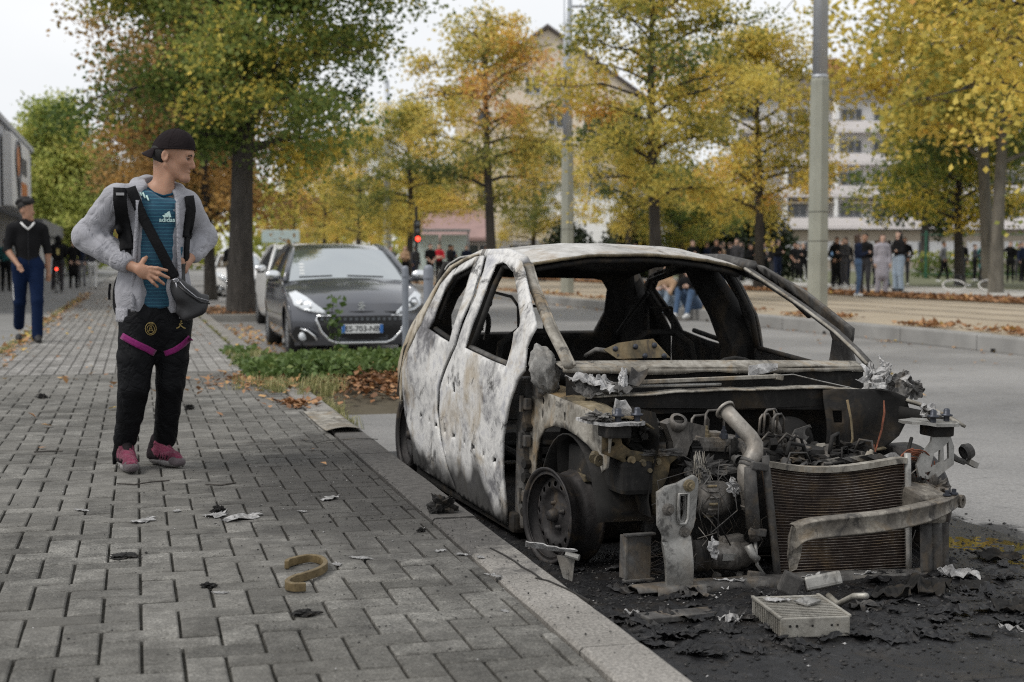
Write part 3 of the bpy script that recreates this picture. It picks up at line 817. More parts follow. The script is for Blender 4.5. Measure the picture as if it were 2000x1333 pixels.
W_CORE = mat_burnt('radiator_core', [(.3,(.010,.007,.0055)),(.5,(.024,.0145,.0105)),(.7,(.048,.031,.023))], 9., rustf=.3, black=.3, scale=12, rough=.8, metal=.1)
W_FIN = mat_burnt('radiator_fin', [(.3,(.025,.018,.014)),(.5,(.075,.06,.05)),(.7,(.26,.24,.22))], 9., rustf=.3, black=.4, scale=14, rough=.6)
W_BEAM = mat_burnt('beam_metal', [(.3,(.05,.045,.04)),(.5,(.15,.135,.115)),(.65,(.34,.315,.27))], 7., rustf=.35, black=.8, scale=14, rough=.55, metal=.3, bump=.5)
W_ASH = mat_burnt('white_ash', [(.3,(.09,.088,.085)),(.45,(.26,.255,.25)),(.62,(.55,.545,.54))], 7., rustf=.08, black=.9, scale=16, rough=.95, metal=0, bump=.9)
W_GREYASH = mat_burnt('grey_foam', [(.3,(.10,.098,.092)),(.5,(.22,.215,.205)),(.66,(.40,.39,.37))], 9., rustf=.12, black=.8, scale=14, rough=.95, metal=0, bump=.9)
W_TAN = mat_burnt('scorched_tan', [(.3,(.12,.10,.075)),(.42,(.30,.255,.185)),(.55,(.48,.44,.37)),(.68,(.56,.55,.53))], 3., rustf=.6, black=.6, scale=6)
W_COPPER = simple('copper_wire', (.16,.055,.03), .6, .3, var=.6, scale=30)
W_BOLT = simple('blued_bolt', (.05,.054,.066), .45, .6, var=.3, scale=30)

wreck = empty('burnt_car', (2.385, 5.50, -.185), label='burnt out hatchback stripped to bare scorched metal at the kerb', cat='car',
              rot=(0, R(1.2), R(3.0)))
PROF = [(0,.79),(.15,.80),(.3,.815),(.6,.82),(.82,.79),(.92,.765),(1.1,.685),(1.25,.60),(1.31,.50),(1.36,.3)]
def prof(z): return float(np.interp(z, [a for a, b in PROF], [b for a, b in PROF]))
def wob(y, z, k=0.): return .009*mnoise.noise((y*2.4+k, z*3.1, k*1.7))+.004*mnoise.noise((y*9, z*9+k, 4.4))
def side_fn(s, inset=0., k=0., tail=False):
    def f(y, z):
        x = prof(z)-inset+wob(y, z, k)
        if tail and y > 2.3: x -= .30*(y-2.3)**2
        return (s*x, y, z)
    return f
FD = [(1.515,1.240),(1.36,1.245),(1.19,1.240),(.93,1.212),(.63,1.10),(.30,.935),(.357,.847),(.323,.751),(.402,.70),(.469,.578),(.541,.443),(.544,.282),(.538,.056),
      (.9,.066),(1.30,.074),(1.452,.175),(1.532,.307),(1.620,.453),(1.602,.56),(1.515,.671),(1.385,.795),(1.355,1.038),(1.425,1.16)]
FW = [(.575,.748),(.9,.768),(1.245,.792),(1.222,.967),(1.262,1.104),(1.296,1.195),(1.2,1.206),(1.11,1.193),(.94,1.157),(.70,1.055),(.52,.95),(.50,.88)]
RD = [(1.565,1.238),(1.70,1.232),(1.86,1.205),(2.02,1.16),(2.10,1.08),(2.13,.95),(2.16,.86),(2.34,.70),(2.41,.61),(2.42,.49),(2.38,.36),(2.25,.25),(2.2,.1),
      (1.345,.076),(1.50,.175),(1.58,.307),(1.668,.453),(1.650,.56),(1.562,.671),(1.430,.795),(1.402,1.038),(1.472,1.16)]
RW = [(1.52,.80),(1.76,.823),(2.0,.848),(1.965,.893),(2.0,1.058),(1.96,1.133),(1.65,1.198),(1.57,1.10),(1.49,.93)]
QP = [(1.66,1.246),(1.78,1.243),(1.87,1.228),(2.08,1.182),(2.16,1.08),(2.25,.946),(2.45,.79),(2.62,.66),(2.76,.51),(2.90,.42),(2.97,.385),(2.90,.39),(2.80,.41),
      (2.72,.45),(2.62,.47),(2.52,.45),(2.45,.40),(2.435,.49),(2.425,.61),(2.355,.71),(2.175,.87),(2.145,.96),(2.115,1.09),(2.03,1.173),(1.865,1.216),(1.71,1.240)]
# the far side shows its window openings from inside, stretched towards the tail
RD_R = [(1.60,1.238),(1.80,1.230),(2.05,1.205),(2.35,1.165),(2.47,1.10),(2.45,.98),(2.36,.86),(2.40,.72),(2.42,.61),(2.42,.49),(2.38,.36),(2.25,.25),(2.2,.1),(1.345,.076),(1.48,.175),(1.52,.307),(1.54,.453),(1.52,.6),(1.46,.75),(1.48,.9),(1.55,1.10)]
RW_R = [(1.55,.775),(1.9,.80),(2.22,.84),(2.33,.95),(2.42,1.075),(2.33,1.12),(2.0,1.165),(1.80,1.18),(1.69,1.11),(1.60,.95)]
QP_R = [(2.30,1.17),(2.42,1.15),(2.52,1.10),(2.62,.9),(2.76,.6),(2.90,.42),(2.80,.41),(2.72,.45),(2.62,.47),(2.52,.45),(2.45,.40),(2.44,.6),(2.38,.84),(2.47,.98),(2.47,1.10)]
SLOTS = []
for i in range(9):
    t = i/8; y0 = .62+1.35*t; z0 = .325+.06*t
    w_ = (.065, .04, .075, .03)[i % 4]; SLOTS.append([(y0, z0-.015), (y0+w_*.4, z0-.004), (y0+w_, z0-.013), (y0+w_*.8, z0+.015), (y0+.006, z0+.012)])
HND = [[(1.425,.598),(1.47,.598),(1.475,.634),(1.445,.634)], [(1.385,.60),(1.405,.60),(1.41,.634),(1.39,.634)], [(1.30,.572),(1.36,.570),(1.36,.612),(1.315,.622)]]
for s in (-1, 1):
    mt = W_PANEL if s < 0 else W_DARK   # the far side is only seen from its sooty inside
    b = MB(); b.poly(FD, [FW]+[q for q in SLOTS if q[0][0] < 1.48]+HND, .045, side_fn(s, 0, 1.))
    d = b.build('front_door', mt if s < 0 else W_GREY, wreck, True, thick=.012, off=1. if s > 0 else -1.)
    # inner frame of the window and the belt rail
    b = MB(); fn = side_fn(s, .022, 1.)
    b.tube([fn(y, z) for y, z in [(.60,.752),(.9,.772),(1.235,.796)]], .016, 6, flat=.8)
    b.build('belt_rail', W_GREY if s < 0 else W_DARK, d, True)
    b = MB(); fn = side_fn(s, .03, 1.)
    b.tube([fn(y, z) for y, z in [(.60,.985),(.70,1.05),(.94,1.15),(1.11,1.187),(1.27,1.19),(1.25,1.1),(1.21,.967),(1.235,.80)]], .016, 6)
    b.build('window_channel', W_DARK, d, True)
    if s < 0:   # mirror triangle standing up in the window corner
        b = MB(); fn = side_fn(s, -.004, 1.)
        b.poly([(.575,.735),(.50,.745),(.46,.84),(.42,.915),(.50,.93),(.56,.90),(.545,.83)], [[(.52,.80),(.48,.83),(.485,.87),(.515,.85)]], .03, fn)
        b.build('mirror_plate', W_PANEL, d, thick=.008)
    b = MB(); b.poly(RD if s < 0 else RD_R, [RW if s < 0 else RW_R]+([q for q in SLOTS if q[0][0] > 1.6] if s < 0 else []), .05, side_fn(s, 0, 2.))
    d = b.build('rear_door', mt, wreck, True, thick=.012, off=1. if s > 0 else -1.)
    b = MB(); fn = side_fn(s, .024, 2.)
    b.tube([fn(y, z) for y, z in [(1.55,.803),(1.76,.826),(1.985,.852)]], .014, 6)
    b.build('belt_rail', W_DARK, d, True)
    b = MB(); fn = side_fn(s, .03, 2.)
    b.tube([fn(y, z) for y, z in ([(1.985,.9),(2.02,1.058),(1.97,1.125),(1.66,1.19),(1.58,1.1),(1.50,.93),(1.53,.81)] if s < 0 else [(2.36,.95),(2.44,1.075),(2.34,1.13),(2.0,1.175),(1.80,1.19)])], .014, 6)
    b.build('window_channel', W_DARK, d, True)
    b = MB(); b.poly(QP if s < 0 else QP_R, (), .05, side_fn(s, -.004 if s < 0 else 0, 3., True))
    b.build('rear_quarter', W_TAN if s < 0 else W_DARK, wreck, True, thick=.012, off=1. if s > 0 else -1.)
    # sill, pillar inner faces
    b = MB(); b.box((s*.74, 1.35, .07), (.10, 1.75, .09), bev=.02); b.build('sill', W_DARK, wreck)
    b = MB(); fn = side_fn(s, .055)
    b.tube([fn(1.50,.1), fn(1.56,.45), fn(1.44,.8), fn(1.43,1.04), fn(1.50,1.235)] if s < 0 else [fn(1.42,.1), fn(1.44,.45), fn(1.40,.8), fn(1.46,1.0), fn(1.56,1.235)], [.05,.05,.045,.035,.03] if s < 0 else [.10,.10,.10,.095,.075], 8)
    b.build('centre_pillar', W_DARK, wreck)
    b = MB(); fn = side_fn(s, .07)
    b.tube([fn(2.55,.45), fn(2.45,.70), fn(2.26,.87), fn(2.19,1.05), fn(2.02,1.17)] if s < 0 else [fn(2.66,.45), fn(2.66,.75), fn(2.66,.95), fn(2.66,1.08), fn(2.56,1.15)], [.09,.09,.085,.07,.05] if s < 0 else [.14,.14,.13,.11,.07], 8)
    b.build('rear_pillar', W_DARK, wreck)
    b = MB(); fn = side_fn(s, .025)
    b.tube([fn(.98,1.215), fn(1.3,1.25), fn(1.7,1.25), fn(2.02,1.19)], [.03,.032,.032,.03], 6)
    b.build('roof_rail', W_PANEL if s < 0 else W_GREY, wreck, True)
    # windscreen pillar
    b = MB()
    pth = [(.70,.06,.79),(.695,.16,.845),(.685,.33,.925),(.655,.55,1.02),(.62,.78,1.11),(.575,1.0,1.20)]
    b.tube([(s*a[0], a[1], a[2]) for a in pth], .026 if s < 0 else .02, 8, flat=.75)
    wp = b.build('windscreen_pillar', W_RAIL if s < 0 else W_GREY, wreck, True)
    b = MB(); b.tube([(s*(a[0]-.02), a[1]-.012, a[2]+.004) for a in pth], .0075, 6); b.build('pillar_flange', W_RAIL, wp, True)

# roof skin, crowned and slightly buckled
def roof_pt(u, v):
    y = .93+1.66*v; xx = (u-.5)*2
    w = float(np.interp(y, [.9,1.2,1.8,2.3,2.6], [.575,.60,.605,.595,.57]))
    ze = float(np.interp(y, [.9,1.05,1.3,1.7,2.1,2.4,2.62], [1.196,1.222,1.253,1.258,1.235,1.19,1.12]))
    cr = .062*(1-abs(xx)**2.2)
    y += .10*xx*xx*(1-v)
    return (xx*w, y, ze+cr+.004*mnoise.noise((xx*3, y*3, 1))+.003*mnoise.noise((xx*9, y*8, 2)))
b = MB(); b.grid(roof_pt, 36, 36)
roof = b.build('roof', W_ROOF, wreck, True, thick=.01)
b = MB()
pts = [roof_pt(i/20, .0) for i in range(21)]
b.tube([(p[0], p[1]+.006, p[2]-.006) for p in pts], .009, 6)
b.build('roof_lip', W_OCHRE, roof, True)
b = MB(); b.tube([(p[0]*.96, p[1]+.04, p[2]-.03) for p in pts], .026, 6, flat=.6); b.build('header', W_DARK, roof, True)
b = MB(); b.grid(lambda u, v: (lambda p: (p[0]*.97, p[1]+.03, p[2]-.035))(roof_pt(u, v)), 10, 10); b.build('headliner', W_DARK, roof)

# tail: hatch frame with the glass gone
def tail_fn(x, z):
    y = float(np.interp(z, [.2,.75,1.24], [2.90,2.78,2.52])); return (x, y-.25*x*x+.01*mnoise.noise((x*4, z*4, 3)), z)
b = MB(); b.poly([(-.58,1.20),(.58,1.20),(.66,.85),(.70,.55),(.66,.28),(-.66,.28),(-.70,.55),(-.66,.85)],
                 [[(-.44,1.13),(.40,1.13),(.455,1.06),(.465,.92),(.43,.80),(-.46,.78),(-.5,.95),(-.48,1.07)]], .07, tail_fn)
b.build('tailgate', W_DARK, wreck, True, thick=.03)
b = MB(); b.box((0, 1.55, .055), (1.42, 2.5, .03)); b.box((0, 1.3, .13), (.2, 2.2, .13)); b.build('floor_pan', W_DARK, wreck)
b = MB(); b.box((0, 2.35, .34), (1.25, .12, .5), (R(-14), 0, 0)); b.box((0, 2.05, .25), (1.25, .5, .12)); b.build('rear_bench', W_DARK, wreck)
for sx in (-.36, .36):
    st = MB()
    st.tube([(sx-.2, 1.38, .3), (sx-.2, 1.5, .62), (sx-.17, 1.54, .80), (sx-.08, 1.55, .86), (sx+.08, 1.55, .86), (sx+.17, 1.54, .80), (sx+.2, 1.5, .62), (sx+.2, 1.38, .3)], .017, 7)
    for zz in (.42, .55, .68): st.tube([(sx-.2, 1.42+(zz-.3)*.3, zz), (sx+.2, 1.42+(zz-.3)*.3, zz)], .007, 5)
    for dx in (-.07, .07): st.tube([(sx+dx, 1.55, .84), (sx+dx, 1.57, .99)], .008, 5)
    st.tube([(sx-.07, 1.57, .99), (sx+.07, 1.57, .99)], .008, 5)
    st.tube([(sx-.22, .9, .28), (sx-.22, 1.4, .3), (sx+.22, 1.4, .3), (sx+.22, .9, .28)], .02, 6, closed=True)
    st.build('seat_frame', W_DARK, wreck, True)
b = MB(); b.tube([(-.68,.46,.70),(-.3,.44,.74),(.2,.44,.73),(.68,.46,.70)], .035, 8); b.box((-.05,.5,.55), (.3,.2,.3)); b.build('dash_beam', W_DARK, wreck, True)
b = MB(); b.tube([(.36+.17*math.cos(a), .62+.06*math.sin(a), .62+.16*math.sin(a)) for a in [k*PI/10 for k in range(20)]], .011, 6, closed=True)
b.tube([(.36,.62,.62),(.33,.45,.56)], .02, 6); b.build('steering_wheel', W_DARK, wreck, True)
# riveted plate lying over the dash
b = MB(); b.poly([(-.44,.84),(-.37,.868),(-.29,.878),(-.20,.886),(-.13,.806),(-.38,.80)], (), .03, lambda x, z: (x, .33+.35*(z-.8)+.01*mnoise.noise((x*6, z*6, 0)), z))
o = b.build('dash_plate', W_OCHRE, wreck, thick=.006)
for x, z in ((-.385,.842),(-.29,.852),(-.20,.858),(-.16,.812),(-.25,.812)): b = MB(); b.lathe([(0,.008),(.007,.007),(.013,.002),(.013,0)], 10, Matrix.Translation((x, .33+.35*(z-.8)-.004, z)) @ Euler((PI/2,0,0)).to_matrix().to_4x4()); b.build('rivet', W_BOLT, o)

b = MB(); b.tube([(-.46,.5,.80),(-.44,.42,.835),(-.40,.36,.83),(-.37,.34,.81)], .012, 6); b.build('dash_bracket', W_GREY, wreck, True)
# belt webbing and coiled cable hanging in the left window
b = MB(); b.tube([(-.45,1.99,1.055),(-.45,1.62,1.035),(-.46,1.44,.975),(-.47,1.36,.90)], .008, 6); b.build('belt_reel_bar', W_DARK, wreck, True)
b = MB(); b.tube([(-.45,2.0,1.05),(-.45,2.0,1.02)], .01, 6); b.tube([(-.45,2.0+.028*math.cos(a), 1.0+.025*math.sin(a)) for a in [k*PI/5 for k in range(10)]], .005, 5, closed=True); b.build('belt_buckle', W_DARK, wreck)
hp = [(-.6,1.655,.86),(-.6,1.655,.905),(-.6,1.64,.93),(-.6,1.60,.946),(-.6,1.56,.942),(-.6,1.53,.92),(-.6,1.525,.89),(-.6,1.54,.86),(-.6,1.57,.82)]
b = MB(); b.tube(hp, .011, 7)
for i in range(36):
    t = i/35*(len(hp)-1); k = min(int(t), len(hp)-2); q = Vector(hp[k]).lerp(Vector(hp[k+1]), t-k); dd = (Vector(hp[k+1])-Vector(hp[k])).normalized()
    b.tube([q-dd*.002, q+dd*.002], .0145, 7)
b.build('door_conduit', W_DARK, wreck, True)
b = MB(); b.tube([(.42,2.3,.82),(.47,2.2,.95),(.52,2.1,1.06)], .012, 5); b.build('belt_webbing', W_DARK, wreck)

# cowl flange, scuttle, bulkhead
def wv(x): return .008*mnoise.noise((x*5, .3, 0))+.004*mnoise.noise((x*14, 1.3, 0))
b = MB(); b.grid(lambda u, v: (-.705+1.44*u, .075+.10*v+.03*(abs(u-.5)*2)**2*0-.06*(1-(2*u-1)**2)+.06, .775+.022*v+.008*(1-(2*u-1)**2)+wv(u*1.4)*(1-v)), 40, 3)
cow = b.build('cowl_flange', W_RAIL, wreck, True, thick=.006)
b = MB(); b.grid(lambda u, v: (-.70+1.43*u, .132-.06*(1-(2*u-1)**2)+.002, .776-v*(.016+.012*max(0, math.sin(u*7))+wv(u*2))), 40, 1)
b.build('cowl_edge', W_RAIL, cow, True, thick=.004)
b = MB(); b.grid(lambda u, v: (-.69+1.40*u, .13-.02*v, .775-.16*v), 8, 3); b.grid(lambda u, v: (-.69+1.42*u, -.03+.15*v, .62+.004*math.sin(u*9)), 8, 2); b.build('scuttle_tray', W_DARK, wreck)
def lipz(u): return float(np.interp(u, [0,.1,.3,.55,.75,.9,1], [.672,.682,.694,.706,.702,.686,.662]))
b = MB(); b.grid(lambda u, v: (-.66+1.46*u, -.055+.05*v+.02*math.sin(u*5), lipz(u)-.004+.006*v+wv(u*1.6)), 44, 2)
b.build('scuttle_lip', W_RAIL, wreck, True, thick=.006)
b = MB(); b.grid(lambda u, v: (-.66+1.46*u, -.03+.015*v+.02*math.sin(u*5), lipz(u)-.005-.09*v), 30, 2); b.build('scuttle_front', W_DARK, wreck, thick=.004)
b = MB(); b.grid(lambda u, v: (-.70+1.44*u, .12+.05*math.sin(v*3)+.03*mnoise.noise((u*6, v*4, 0)), .64-.58*v), 24, 10); b.build('bulkhead', W_DARK, wreck, True)
b = MB(); b.bar((-.47,.0,.725),(.20,-.01,.748), .022, .016); b.bar((.20,-.01,.748),(.235,-.005,.742),.03,.024); b.build('wiper_rod', W_RAIL, wreck, bev=.003)
b = MB(); b.tube([(-.62,.02,.705),(-.3,.0,.712),(-.05,-.01,.716)], .007, 6); b.build('wiper_link', W_ALU, wreck)
b = MB(); b.tube([(.20,-.02,.752),(.28,-.02,.757),(.4,-.03,.73),(.55,-.04,.70)], .0025, 4); b.build('control_wire', W_ALU, wreck)
b = MB(); b.poly([(.10,.745),(.20,.765),(.23,.775),(.235,.80),(.16,.80),(.10,.79)], (), .02, lambda x, z: (x, .03+.02*mnoise.noise((x*20, z*20, 0)), z)); b.build('scuttle_clip', W_ASH, wreck, thick=.01)

# lumps of ash and melted trim on the scuttle ends
def crumple(name, c, size, seed, m, parent, rot=(0,0,0), amp=.35):
    """a torn, folded piece of thin sheet"""
    n_ = 22; rr = random.Random(seed); out = [(size[0]*(.55+.5*rr.random())*math.cos(2*PI*k/n_), size[1]*(.55+.5*rr.random())*math.sin(2*PI*k/n_)) for k in range(n_)]
    M = Matrix.Translation(c) @ Euler(rot).to_matrix().to_4x4(); sm = max(size)
    def f(u, v):
        q = Vector((u/sm*1.7+seed, v/sm*1.7, seed*.7)); h = abs(mnoise.noise(q))*1.2+.5*abs(mnoise.noise(q*2.6))+.2*mnoise.noise(q*6)
        return tuple(M @ Vector((u+.18*sm*mnoise.noise(q*1.5+Vector((9,0,0))), v+.18*sm*mnoise.noise(q*1.5+Vector((0,9,0))), amp*sm*h)))
    b = MB(); b.poly(out, (), sm*.11, f); return b.build(name, m, parent, False, thick=.0025)
def rag(name, c, r, seed, m, parent, n=26, amp=.6, flat=.6):
    bm = bmesh.new(); bmesh.ops.create_icosphere(bm, subdivisions=4, radius=1)
    for v in bm.verts:
        q = v.co.copy()
        h = 1+amp*mnoise.noise(q*1.9+Vector((seed, 0, 0)))+amp*.8*abs(mnoise.noise(q*4.7+Vector((0, seed, 0))))-amp*.3+amp*.35*mnoise.noise(q*11)+amp*.22*mnoise.noise(q*23)
        v.co = Vector((q.x*r[0], q.y*r[1], q.z*r[2]))*h
    b = MB(); b.bm(bm, Matrix.Translation(c)); return b.build(name, m, parent)
for k, (c, sz, rt, m_) in enumerate([((-.62,.0,.715),(.13,.06),(R(20),R(10),0),W_ASH), ((-.56,-.02,.705),(.11,.06),(R(35),R(14),R(20)),W_ASH), ((-.50,-.02,.70),(.09,.05),(R(15),R(-8),R(60)),W_GREY), ((-.64,-.03,.70),(.08,.05),(R(50),R(8),R(-20)),W_GREY)]): crumple('melted_trim', c, sz, 1.2+k*3.1, m_, wreck, rt)
rag('melted_trim', (-.49,-.01,.735), (.02,.02,.045), 6.2, W_ASH, wreck, amp=.5)
def shard(name, pts, fn, m, parent, th=.006):
    b = MB(); b.poly(pts, (), .02, fn); return b.build(name, m, parent, thick=th)
shard('sheet_shard', [(-.47,.72),(-.43,.71),(-.385,.755),(-.375,.785),(-.42,.765),(-.45,.79)], lambda x, z: (x, -.02+.3*(z-.72)+.012*mnoise.noise((x*25, z*25, 0)), z), W_GREY, wreck)
for k, (c, r) in enumerate([((.69,.0,.735),(.08,.06,.045)), ((.715,.0,.80),(.03,.03,.05)), ((.77,-.03,.715),(.09,.05,.03)), ((.66,-.02,.70),(.10,.05,.022)), ((.83,-.06,.70),(.05,.035,.025))]):
    crumple('melted_trim', c, (r[0]*1.2, r[1]*1.3), 3.3+k*2.1, W_ASH, wreck, (R(40+30*k), R(20*k), R(50*k)), .5); crumple('melted_trim', (c[0]+.02, c[1]-.02, c[2]-.01), (r[0]*.9, r[1]), 5.3+k*2.1, (W_GREY, W_ASH)[k % 2], wreck, (R(70-30*k), R(-20*k), R(30*k)), .5)
# insulation foam swelled out of the left windscreen post
fm = MB()
bm = bmesh.new(); bmesh.ops.create_icosphere(bm, subdivisions=4, radius=1)
for v in bm.verts:
    q = v.co.copy(); h = 1+.22*mnoise.noise(q*2.2+Vector((5,1,2)))+.10*abs(mnoise.noise(q*6))-.25*max(0, 1-abs(q.z-q.x*.8+.15)*9)*.5
    h += .16*mnoise.noise(q*4.5+Vector((1,8,3)))+.08*mnoise.noise(q*10)
    v.co = Vector((q.x*.058, q.y*.07, q.z*.10))*h
fm.bm(bm, Matrix.Translation((-.735,.26,.755)) @ Euler((0, R(-14), 0)).to_matrix().to_4x4())
fm.build('insulation_foam', W_GREYASH, wreck, True)
# front door post with hinges
b = MB(); b.box((-.715,.50,.38), (.09,.12,.66), bev=.015); b.box((-.70,.40,.70), (.07,.20,.14), (0,0,R(-8)), bev=.015)
b.build('door_post', W_GREY, wreck)
for zz in (.60,.44,.20):
    b = MB(); b.box((-.755,.435,zz), (.03,.07,.05), bev=.006); b.tube([(-.775,.44,zz-.035),(-.775,.44,zz+.035)], .011, 7); b.build('hinge', W_GREY, wreck)
b = MB()
for zz in (.50,.34,.28,.13): b.tube([(-.74,.43,zz),(-.765,.425,zz)], .022, 8)
b.build('door_check', W_DARK, wreck)

# left inner wing: outer face with wheel arch, top rail, wheelhouse
b = MB(); b.poly([(.44,.665),(.15,.66),(-.20,.645),(-.45,.615),(-.455,.55),(-.42,.44),(-.375,.415),(-.33,.47),(-.25,.505),(-.15,.528),(0,.54),(.14,.535),(.25,.51),(.32,.46),(.36,.36),(.40,.10),(.52,.08),(.50,.665)],
                 [[(.30+.018*math.cos(a), .625+.018*math.sin(a)) for a in [k*PI/4 for k in range(8)]],
                  [(.22+.011*math.cos(a), .61+.016*math.sin(a)) for a in [k*PI/3 for k in range(6)]],
                  [(.30+.014*math.cos(a), .565+.02*math.sin(a)) for a in [k*PI/4 for k in range(8)]],
                  [(.0,.57),(.025,.57),(.025,.605),(.0,.605)]], .035,
                 lambda y, z: (-.725+.05*max(0, -y-.2)+.01*mnoise.noise((y*4, z*4, 7)), y, z))
lw = b.build('left_inner_wing', W_RAIL, wreck, True, thick=.008)
b = MB(); b.grid(lambda u, v: (-.724+.05*max(0, .9*v-.64)+.22*u*(1-.25*v)+.004*mnoise.noise((u*5, v*9, 1)), .44-.90*v, .665-.05*v-.012*math.sin(u*PI)*0+.018*math.sin(u*PI)-.03*u*u+.006*mnoise.noise((u*6, v*14, 0))), 12, 24)
b.build('wing_top', W_OCHRE, lw, True, thick=.006)
b = MB(); b.grid(lambda u, v: (-.54+.02*math.sin(v*6), .46-.92*u, .65-.12*u*0-.40*v), 8, 6); b.build('wheelhouse', W_DARK, lw, True)
b = MB(); b.grid(lambda u, v: (-.72+.20*v, .36*math.cos(PI*(.08+.84*u)), .12+.40*math.sin(PI*(.08+.84*u))), 16, 3); b.build('wheel_arch', W_DARK, lw, True, thick=.006)
b = MB(); b.tube([(-.73,-.33,.475),(-.745,-.36,.465)], .02, 8); b.lathe([(.008,.004),(.022,.004),(.024,0),(.022,-.004),(.008,-.004)], 12, Matrix.Translation((-.735,-.385,.462)) @ Euler((PI/2,0,R(20))).to_matrix().to_4x4(), True); b.build('wing_tab', W_OCHRE, lw)
CL = [(-.742,.605),(-.689,.603),(-.672,.57),(-.663,.531),(-.629,.507),(-.557,.494),(-.451,.488),(-.43,.476),(-.463,.451),(-.474,.398),(-.495,.364),(-.504,.246),(-.53,.257),(-.541,.345),(-.569,.395),(-.612,.435),(-.676,.47),(-.742,.495)]
hol = [[(x+.009*math.cos(a), z+.009*math.sin(a)) for a in [k*PI/3 for k in range(6)]] for x, z in ((-.70,.53),(-.69,.565),(-.64,.475))]
b = MB(); b.poly(CL, hol, .025, lambda x, z: (x, -.43+.15*(x+.6)*0+.006*mnoise.noise((x*9, z*9, 4)), z))
cp = b.build('closing_panel', W_BROWN, wreck, True, thick=.012, off=0)
b = MB()
for x, z in ((-.625,.468),(-.58,.455),(-.52,.46),(-.555,.43)): b.lathe([(0,.022),(.009,.022),(.009,.008),(.017,.006),(.017,0)], 10, Matrix.Translation((x, -.437, z)) @ Euler((PI/2,0,0)).to_matrix().to_4x4())
b.build('stud', W_OCHRE, cp)
b = MB(); b.box((-.60,-.15,.40), (.13,.6,.13), bev=.02); b.build('chassis_rail', W_DARK, wreck)
b = MB(); b.box((.60,-.15,.36), (.13,.6,.13), bev=.02); b.build('chassis_rail', W_DARK, wreck)

# lamp carrier plates with bolts, left and right
for s, pts, zz in ((-1, [(-.80,-.30),(-.66,-.27),(-.60,-.36),(-.585,-.47),(-.63,-.52),(-.72,-.53),(-.79,-.47)], .618), (1, [(.58,-.36),(.66,-.33),(.74,-.40),(.77,-.50),(.72,-.56),(.63,-.55),(.57,-.47)], .60)):
    b = MB(); b.poly(pts, (), .03, lambda x, y, zz=zz: (x, y, zz+.006*mnoise.noise((x*14, y*14, 0))))
    pl = b.build('lamp_carrier', W_ASH if s < 0 else W_ALU, wreck, thick=.012)
    for q in ([(-.70,-.48),(-.615,-.46)] if s < 0 else [(.64,-.51),(.73,-.47)]):
        b = MB(); b.lathe([(.0,.052),(.009,.05),(.013,.044),(.013,.03),(.024,.026),(.024,.02),(.012,.018),(.012,0)], 12, Matrix.Translation((q[0], q[1], zz+.002))); b.build('bolt', W_BOLT, pl, True)
    b = MB(); b.box((s*.70, -.45, zz-.035), (.10,.10,.05), bev=.01); b.build('rubber_mount', W_DARK, pl)
shard('ash_shard', [(-.69,.625),(-.615,.62),(-.625,.66),(-.645,.695),(-.665,.69),(-.685,.70)], lambda x, z: (x, -.42+.02*mnoise.noise((x*20, z*20, 0)), z), W_ASH, wreck, .012)
rag('ash_heap', (-.755,-.44,.635), (.045,.05,.018), 8.8, W_GREY, wreck, amp=1)
crumple('ash_sheet', (.67,-.44,.625), (.075,.05), 9.8, W_ASH, wreck, (R(30),0,R(20)), .55); crumple('ash_sheet', (.64,-.46,.63), (.05,.04), 19.8, W_GREY, wreck, (R(60),0,R(80)), .4)

# upright engine mount bracket at the front
BR = [(-.597,.374),(-.563,.396),(-.52,.405),(-.455,.435),(-.44,.425),(-.436,.402),(-.445,.279),(-.452,.241),(-.47,.215),(-.463,.203),(-.454,.016),(-.549,.016),(-.572,.217),(-.592,.25),(-.594,.30)]
sl = [(-.512,.36),(-.488,.36),(-.486,.285),(-.492,.268),(-.508,.268),(-.512,.285)]
b = MB(); b.poly(BR, [sl], .022, lambda x, z: (x, -.62-.018*math.cos((z-.1)*16)*(1 if z < .22 else .0)-.012*math.sin((x+.5)*25)*(1 if z < .2 else 0), z))
br = b.build('front_bracket', W_ALU, wreck, True, thick=.022, off=0, bev=.003)
b = MB(); sc = [( -.5+(x+.5)*1.5, .314+(z-.314)*1.22) for x, z in sl]
b.tube([(x, -.64, z) for x, z in sc], .007, 6, closed=True); b.build('slot_rim', W_ALU, br, True)
for x, z, r in ((-.556,.312,.017),(-.475,.398,.017),(-.487,.228,.016)):
    b = MB(); b.lathe([(0,.034),(r*.5,.034),(r*.5,.02),(r*.95,.02),(r*.95,.009),(r*1.35,.007),(r*1.35,0)], 12, Matrix.Translation((x, -.63, z)) @ Euler((PI/2,0,0)).to_matrix().to_4x4()); b.build('bracket_bolt', W_ENG if z < .39 else W_OCHRE, br)
b = MB(); b.box((-.625,-.53,.12), (.10,.012,.165), (0,0,R(6)), bev=.003); b.box((-.625,-.535,.205), (.125,.03,.008), (0,0,R(6)), bev=.002); b.box((-.625,-.535,.035), (.125,.03,.008), (0,0,R(6)), bev=.002); b.box((-.68,-.52,.12), (.01,.05,.16), (0,0,R(6)), bev=.002); b.build('crash_box', W_GREY, wreck)

# lower cross member
def xm(u, v):
    x = -.675+1.32*u
    return (x, -.66+.11*v, .014+.012*math.sin(u*3)+(.014 if .08 < v < .95 else 0)+.004*mnoise.noise((x*8, v*3, 0)))
b = MB(); b.grid(xm, 36, 5); b.grid(lambda u, v: (-.60+1.24*u, -.655-.005*v, .03-.045*v+.008*math.sin(u*3)), 20, 2)
b.build('lower_crossmember', W_GREY, wreck, True, thick=.006)
for x in (-.3, .02, .28): crumple('ash_sheet', (x, -.63, .03), (.07,.035), 11+x*7, W_ASH, wreck, (R(-15), 0, R(x*50)), .3)

